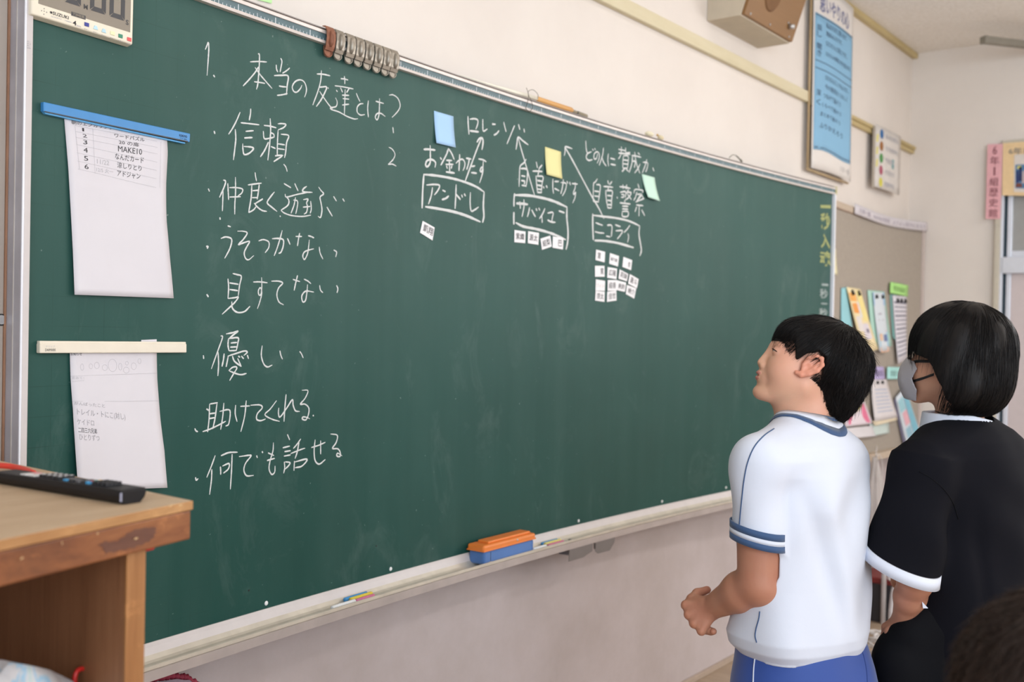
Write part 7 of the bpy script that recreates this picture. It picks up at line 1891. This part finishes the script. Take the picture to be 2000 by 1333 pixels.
def fieldG(P):
    Q = (P-OG)@HG; d = Q-crg; d[:, 2] = 0; n_ = np.linalg.norm(d, axis=1)[:, None]; d = d/(n_+.02)*np.clip((Q[:, 2:3]+.02)/.1, .0, 1.0)
    d[:, 2] -= 1.0; d[:, 0] += np.where(Q[:, 2] < -.06, .25, 0); return d@HG.T
keepG = lambda c: (lambda Q: hairG_s(Q) > -.008)((c-OG)@HG)
strands('hair_strands', lambda P: hairG_s((P-OG)@HG), V, Q_, 5200, fieldG, .060, 6, .0016, .00050, M['hairs'], pg, keep=lambda c: ((lambda Q: (hairG_s(Q) > -.008) & ((Q[:, 2] > .03) | (Q[:, 0] < -.01)))((c-OG)@HG)), seed=11, jitter=.05)
strands('hair_tips', lambda P: hairG_s((P-OG)@HG), V, Q_, 700, fieldG, .022, 4, .0020, .00050, M['hairs'], pg, keep=lambda c: ((lambda Q: (hairG_s(Q) > -.006) & (Q[:, 2] < -.088) & (Q[:, 0] < -.02))((c-OG)@HG)), seed=12, jitter=.18)
# face mask and its straps
def maskG(Q):
    A = headsdf(Q); x, z = Q[:, 0], Q[:, 2]
    o = ell(Q, (.070, 0, -.060), (.050, .052, .056))
    sh = np.maximum(np.abs(smin(A-.004, o, .02))-.0016, -(x-np.interp(z, [-.12, -.085, -.06, -.035, -.01], [.064, .060, .073, .062, .080])))
    sh = np.maximum(sh, z-(-.014-.10*np.abs(Q[:, 1]))); return np.maximum(sh, -.112-z)
V, Q_ = net(lambda P: maskG((P-OG)@HG/SG)*SG, OG+HG@np.array([.07, 0, -.06])-.09, OG+HG@np.array([.07, 0, -.06])+.09, .0019)
mk_ = npmesh('face_mask', V, Q_, mat_cloth('grey_mask_cloth', srgb(178, 172, 176), .8, 800, .1), pg); mk_['label'] = 'pale grey face mask'
fh = lambda P: smin(headsdf((P-OG)@HG/SG), maskG((P-OG)@HG/SG), .004)*SG
for s in (1, -1):
    for (p0, p1) in (((.080, .042, -.024), (.026, .076, -.012)), ((.074, .044, -.066), (.022, .072, -.042))):
        P = np.array([OG+SG*HG@(np.array([p0[0], s*p0[1], p0[2]])*(1-t)+np.array([p1[0], s*p1[1], p1[2]])*t) for t in np.linspace(0, 1, 8)])
        P = project(fh, P, .0012, 5); w_ = HG[:, 2]*.0030
        rows = np.concatenate([P+w_, P-w_]); g = grad(fh, P)*.0012; rows = np.concatenate([rows, P+w_+g, P-w_+g]); n8 = 8; q = []
        for i in range(7): q += [(i, i+1, n8+i+1, n8+i), (16+i, 24+i, 24+i+1, 16+i+1), (i, 16+i, 16+i+1, i+1), (8+i, 8+i+1, 24+i+1, 24+i)]
        npmesh('mask_strap', rows, np.array(q), M['black'], pg)

# ------------------------------------------------------------------ the seated child whose hair shows at the lower right corner
DH = .92
OH = dep(2088, 1392, DH)-ZH*.02
HH = frame(70, -8, 0); LH2 = HH[:, 1]; FH2 = np.array([HH[0, 0], HH[1, 0], 0.0]); FH2 /= np.linalg.norm(FH2); LH2 = np.array([-FH2[1], FH2[0], 0.0])
ph_ = empty('person', (OH[0], OH[1], 0), 'person with brownish black hair, out of focus at the lower right corner', 'person')
zb_s = .40
nkH = OH-ZH*.13-FH2*.01; hpH = np.array([*(OH-FH2*.06)[:2], zb_s+.07])
def bodyH(P):
    d = headsdf((P-OH)@HH); d = smin(d, earsdf((P-OH)@HH, .2), .004)
    d = smin(d, cone(P, nkH-ZH*.04, OH-ZH*.04, .048, .046), .03)
    for s in (1, -1):
        sh = nkH+LH2*.13*s-ZH*.07; el = sh+LH2*.03*s-ZH*.19+FH2*.04; wr = el+FH2*.20-LH2*.05*s+ZH*.0
        d = smin(d, chain(P, [sh, el, wr, wr+FH2*.06], [.040, .033, .022, .026], .02), .02)
        kn_ = hpH+LH2*.09*s+FH2*.34; an = np.array([*kn_[:2], .075]); d = smin(d, chain(P, [kn_, an, an+FH2*.10-ZH*.03], [.046, .030, .026], .02), .02)
    return d
def topH(P):
    d = chain(P, [nkH-ZH*.075, nkH-ZH*.22, hpH], [.085, .095, .105], .05)
    for s in (1, -1):
        sh = nkH+LH2*.13*s-ZH*.07; d = smin(d, cone(P, nkH-ZH*.06, sh, .045, .052), .04); d = smin(d, cone(P, sh, sh+LH2*.03*s-ZH*.13+FH2*.02, .053, .056), .03)
    d = np.maximum(d, -cone(P, nkH-ZH*.03, OH, .056, .056)); return d+.002*np.sin(40*P[:, 0]+20*P[:, 2])
def botH(P):
    d = None
    for s in (1, -1):
        kn_ = hpH+LH2*.09*s+FH2*.34; e = chain(P, [hpH+LH2*.06*s-ZH*.0, kn_, kn_-ZH*.05], [.085, .066, .062], .03); d = e if d is None else smin(d, e, .03)
    return d
V1 = net(bodyH, OH-.15, OH+.15, .0045); V2 = net(bodyH, OH+np.array([-.45, -.45, -1.1]), OH+np.array([.45, .45, -.08]), .010)
V, Q_ = join([V1, V2]); npmesh('body', V, Q_, M['skin_face'], ph_)
V, Q_ = net(topH, OH+np.array([-.3, -.3, -.72]), OH+np.array([.3, .3, -.02]), .007); npmesh('shirt', V, Q_, M['shirt'], ph_)
V, Q_ = net(botH, OH+np.array([-.55, -.55, -.80]), OH+np.array([.55, .55, -.3]), .009); npmesh('shorts', V, Q_, M['shorts'], ph_)
face_bits(ph_, HH, OH)
for s in (1, -1):
    kn_ = hpH+LH2*.09*s+FH2*.34; shoes(ph_, (np.array([*kn_[:2], .075]),), FH2, M['shoe'])
M['bhair'] = mat_hair('brown_black_hair', (.016, .009, .007), (.034, .020, .014), .5); M['bhairs'] = mat_hair('brown_hair_strands', (.024, .014, .010), (.060, .036, .026), .45)
def hairH(Q):
    d = ell(Q, (-.014, 0, .032), (.108, .090, .095)); d = smin(d, ell(Q, (-.060, 0, -.030), (.055, .072, .065)), .03)
    return np.maximum(d, (np.interp(Q[:, 0], [-.12, -.05, -.02, .03, .06, .12], [-.09, -.085, .0, .0, .035, .045])-Q[:, 2])*.7)
def hairH_s(Q): return smin(ell(Q, (-.014, 0, .032), (.108, .090, .095)), ell(Q, (-.060, 0, -.030), (.055, .072, .065)), .03)
V, Q_ = net(lambda P: hairH((P-OH)@HH), OH-.17, OH+.17, .0045); npmesh('hair', V, Q_, M['bhair'], ph_)['label'] = 'short brownish black hair'
def fieldH(P):
    Q = (P-OH)@HH; d = Q-np.array([-.05, 0, .12]); d = d/(np.linalg.norm(d, axis=1)[:, None]+1e-6); d[:, 2] -= .3; return d@HH.T
strands('hair_strands', lambda P: hairH_s((P-OH)@HH), V, Q_, 4200, fieldH, .042, 5, .0060, .0006, M['bhairs'], ph_, seed=21, jitter=.35)
# the chair that child sits on
chr_ = empty('school_chair', (hpH[0], hpH[1], 0), 'wooden school chair with steel legs under the seated person', 'chair')
def cpt(f_, l_, z): return np.array([*(hpH+FH2*f_+LH2*l_)[:2], z])
M['seatw'] = mat_wood('chair_plywood', srgb(190, 150, 100), srgb(206, 168, 118), srgb(216, 182, 136), 'x', 1, .5, .1)
def slabz(name, f0, f1, l, z0, z1, m): return hexobj(name, [cpt(f0, -l, z0), cpt(f1, -l, z0), cpt(f1, l, z0), cpt(f0, l, z0), cpt(f0, -l, z1), cpt(f1, -l, z1), cpt(f1, l, z1), cpt(f0, l, z1)], m, chr_, .004)
slabz('seat', -.14, .24, .18, zb_s-.045, zb_s-.033, M['seatw']); slabz('backrest', -.165, -.152, .18, zb_s+.12, zb_s+.28, M['seatw'])
for s in (1, -1):
    tube('leg', [cpt(.20, .16*s, zb_s-.046), cpt(.22, .17*s, .0)], .011, M['alu'], chr_, 10)
    tube('leg', [cpt(-.12, .16*s, zb_s-.046), cpt(-.18, .17*s, .0)], .011, M['alu'], chr_, 10)
    tube('back_post', [cpt(-.11, .16*s, zb_s-.04), cpt(-.145, .16*s, zb_s+.06), cpt(-.150, .16*s, zb_s+.27)], .010, M['alu'], chr_, 10)
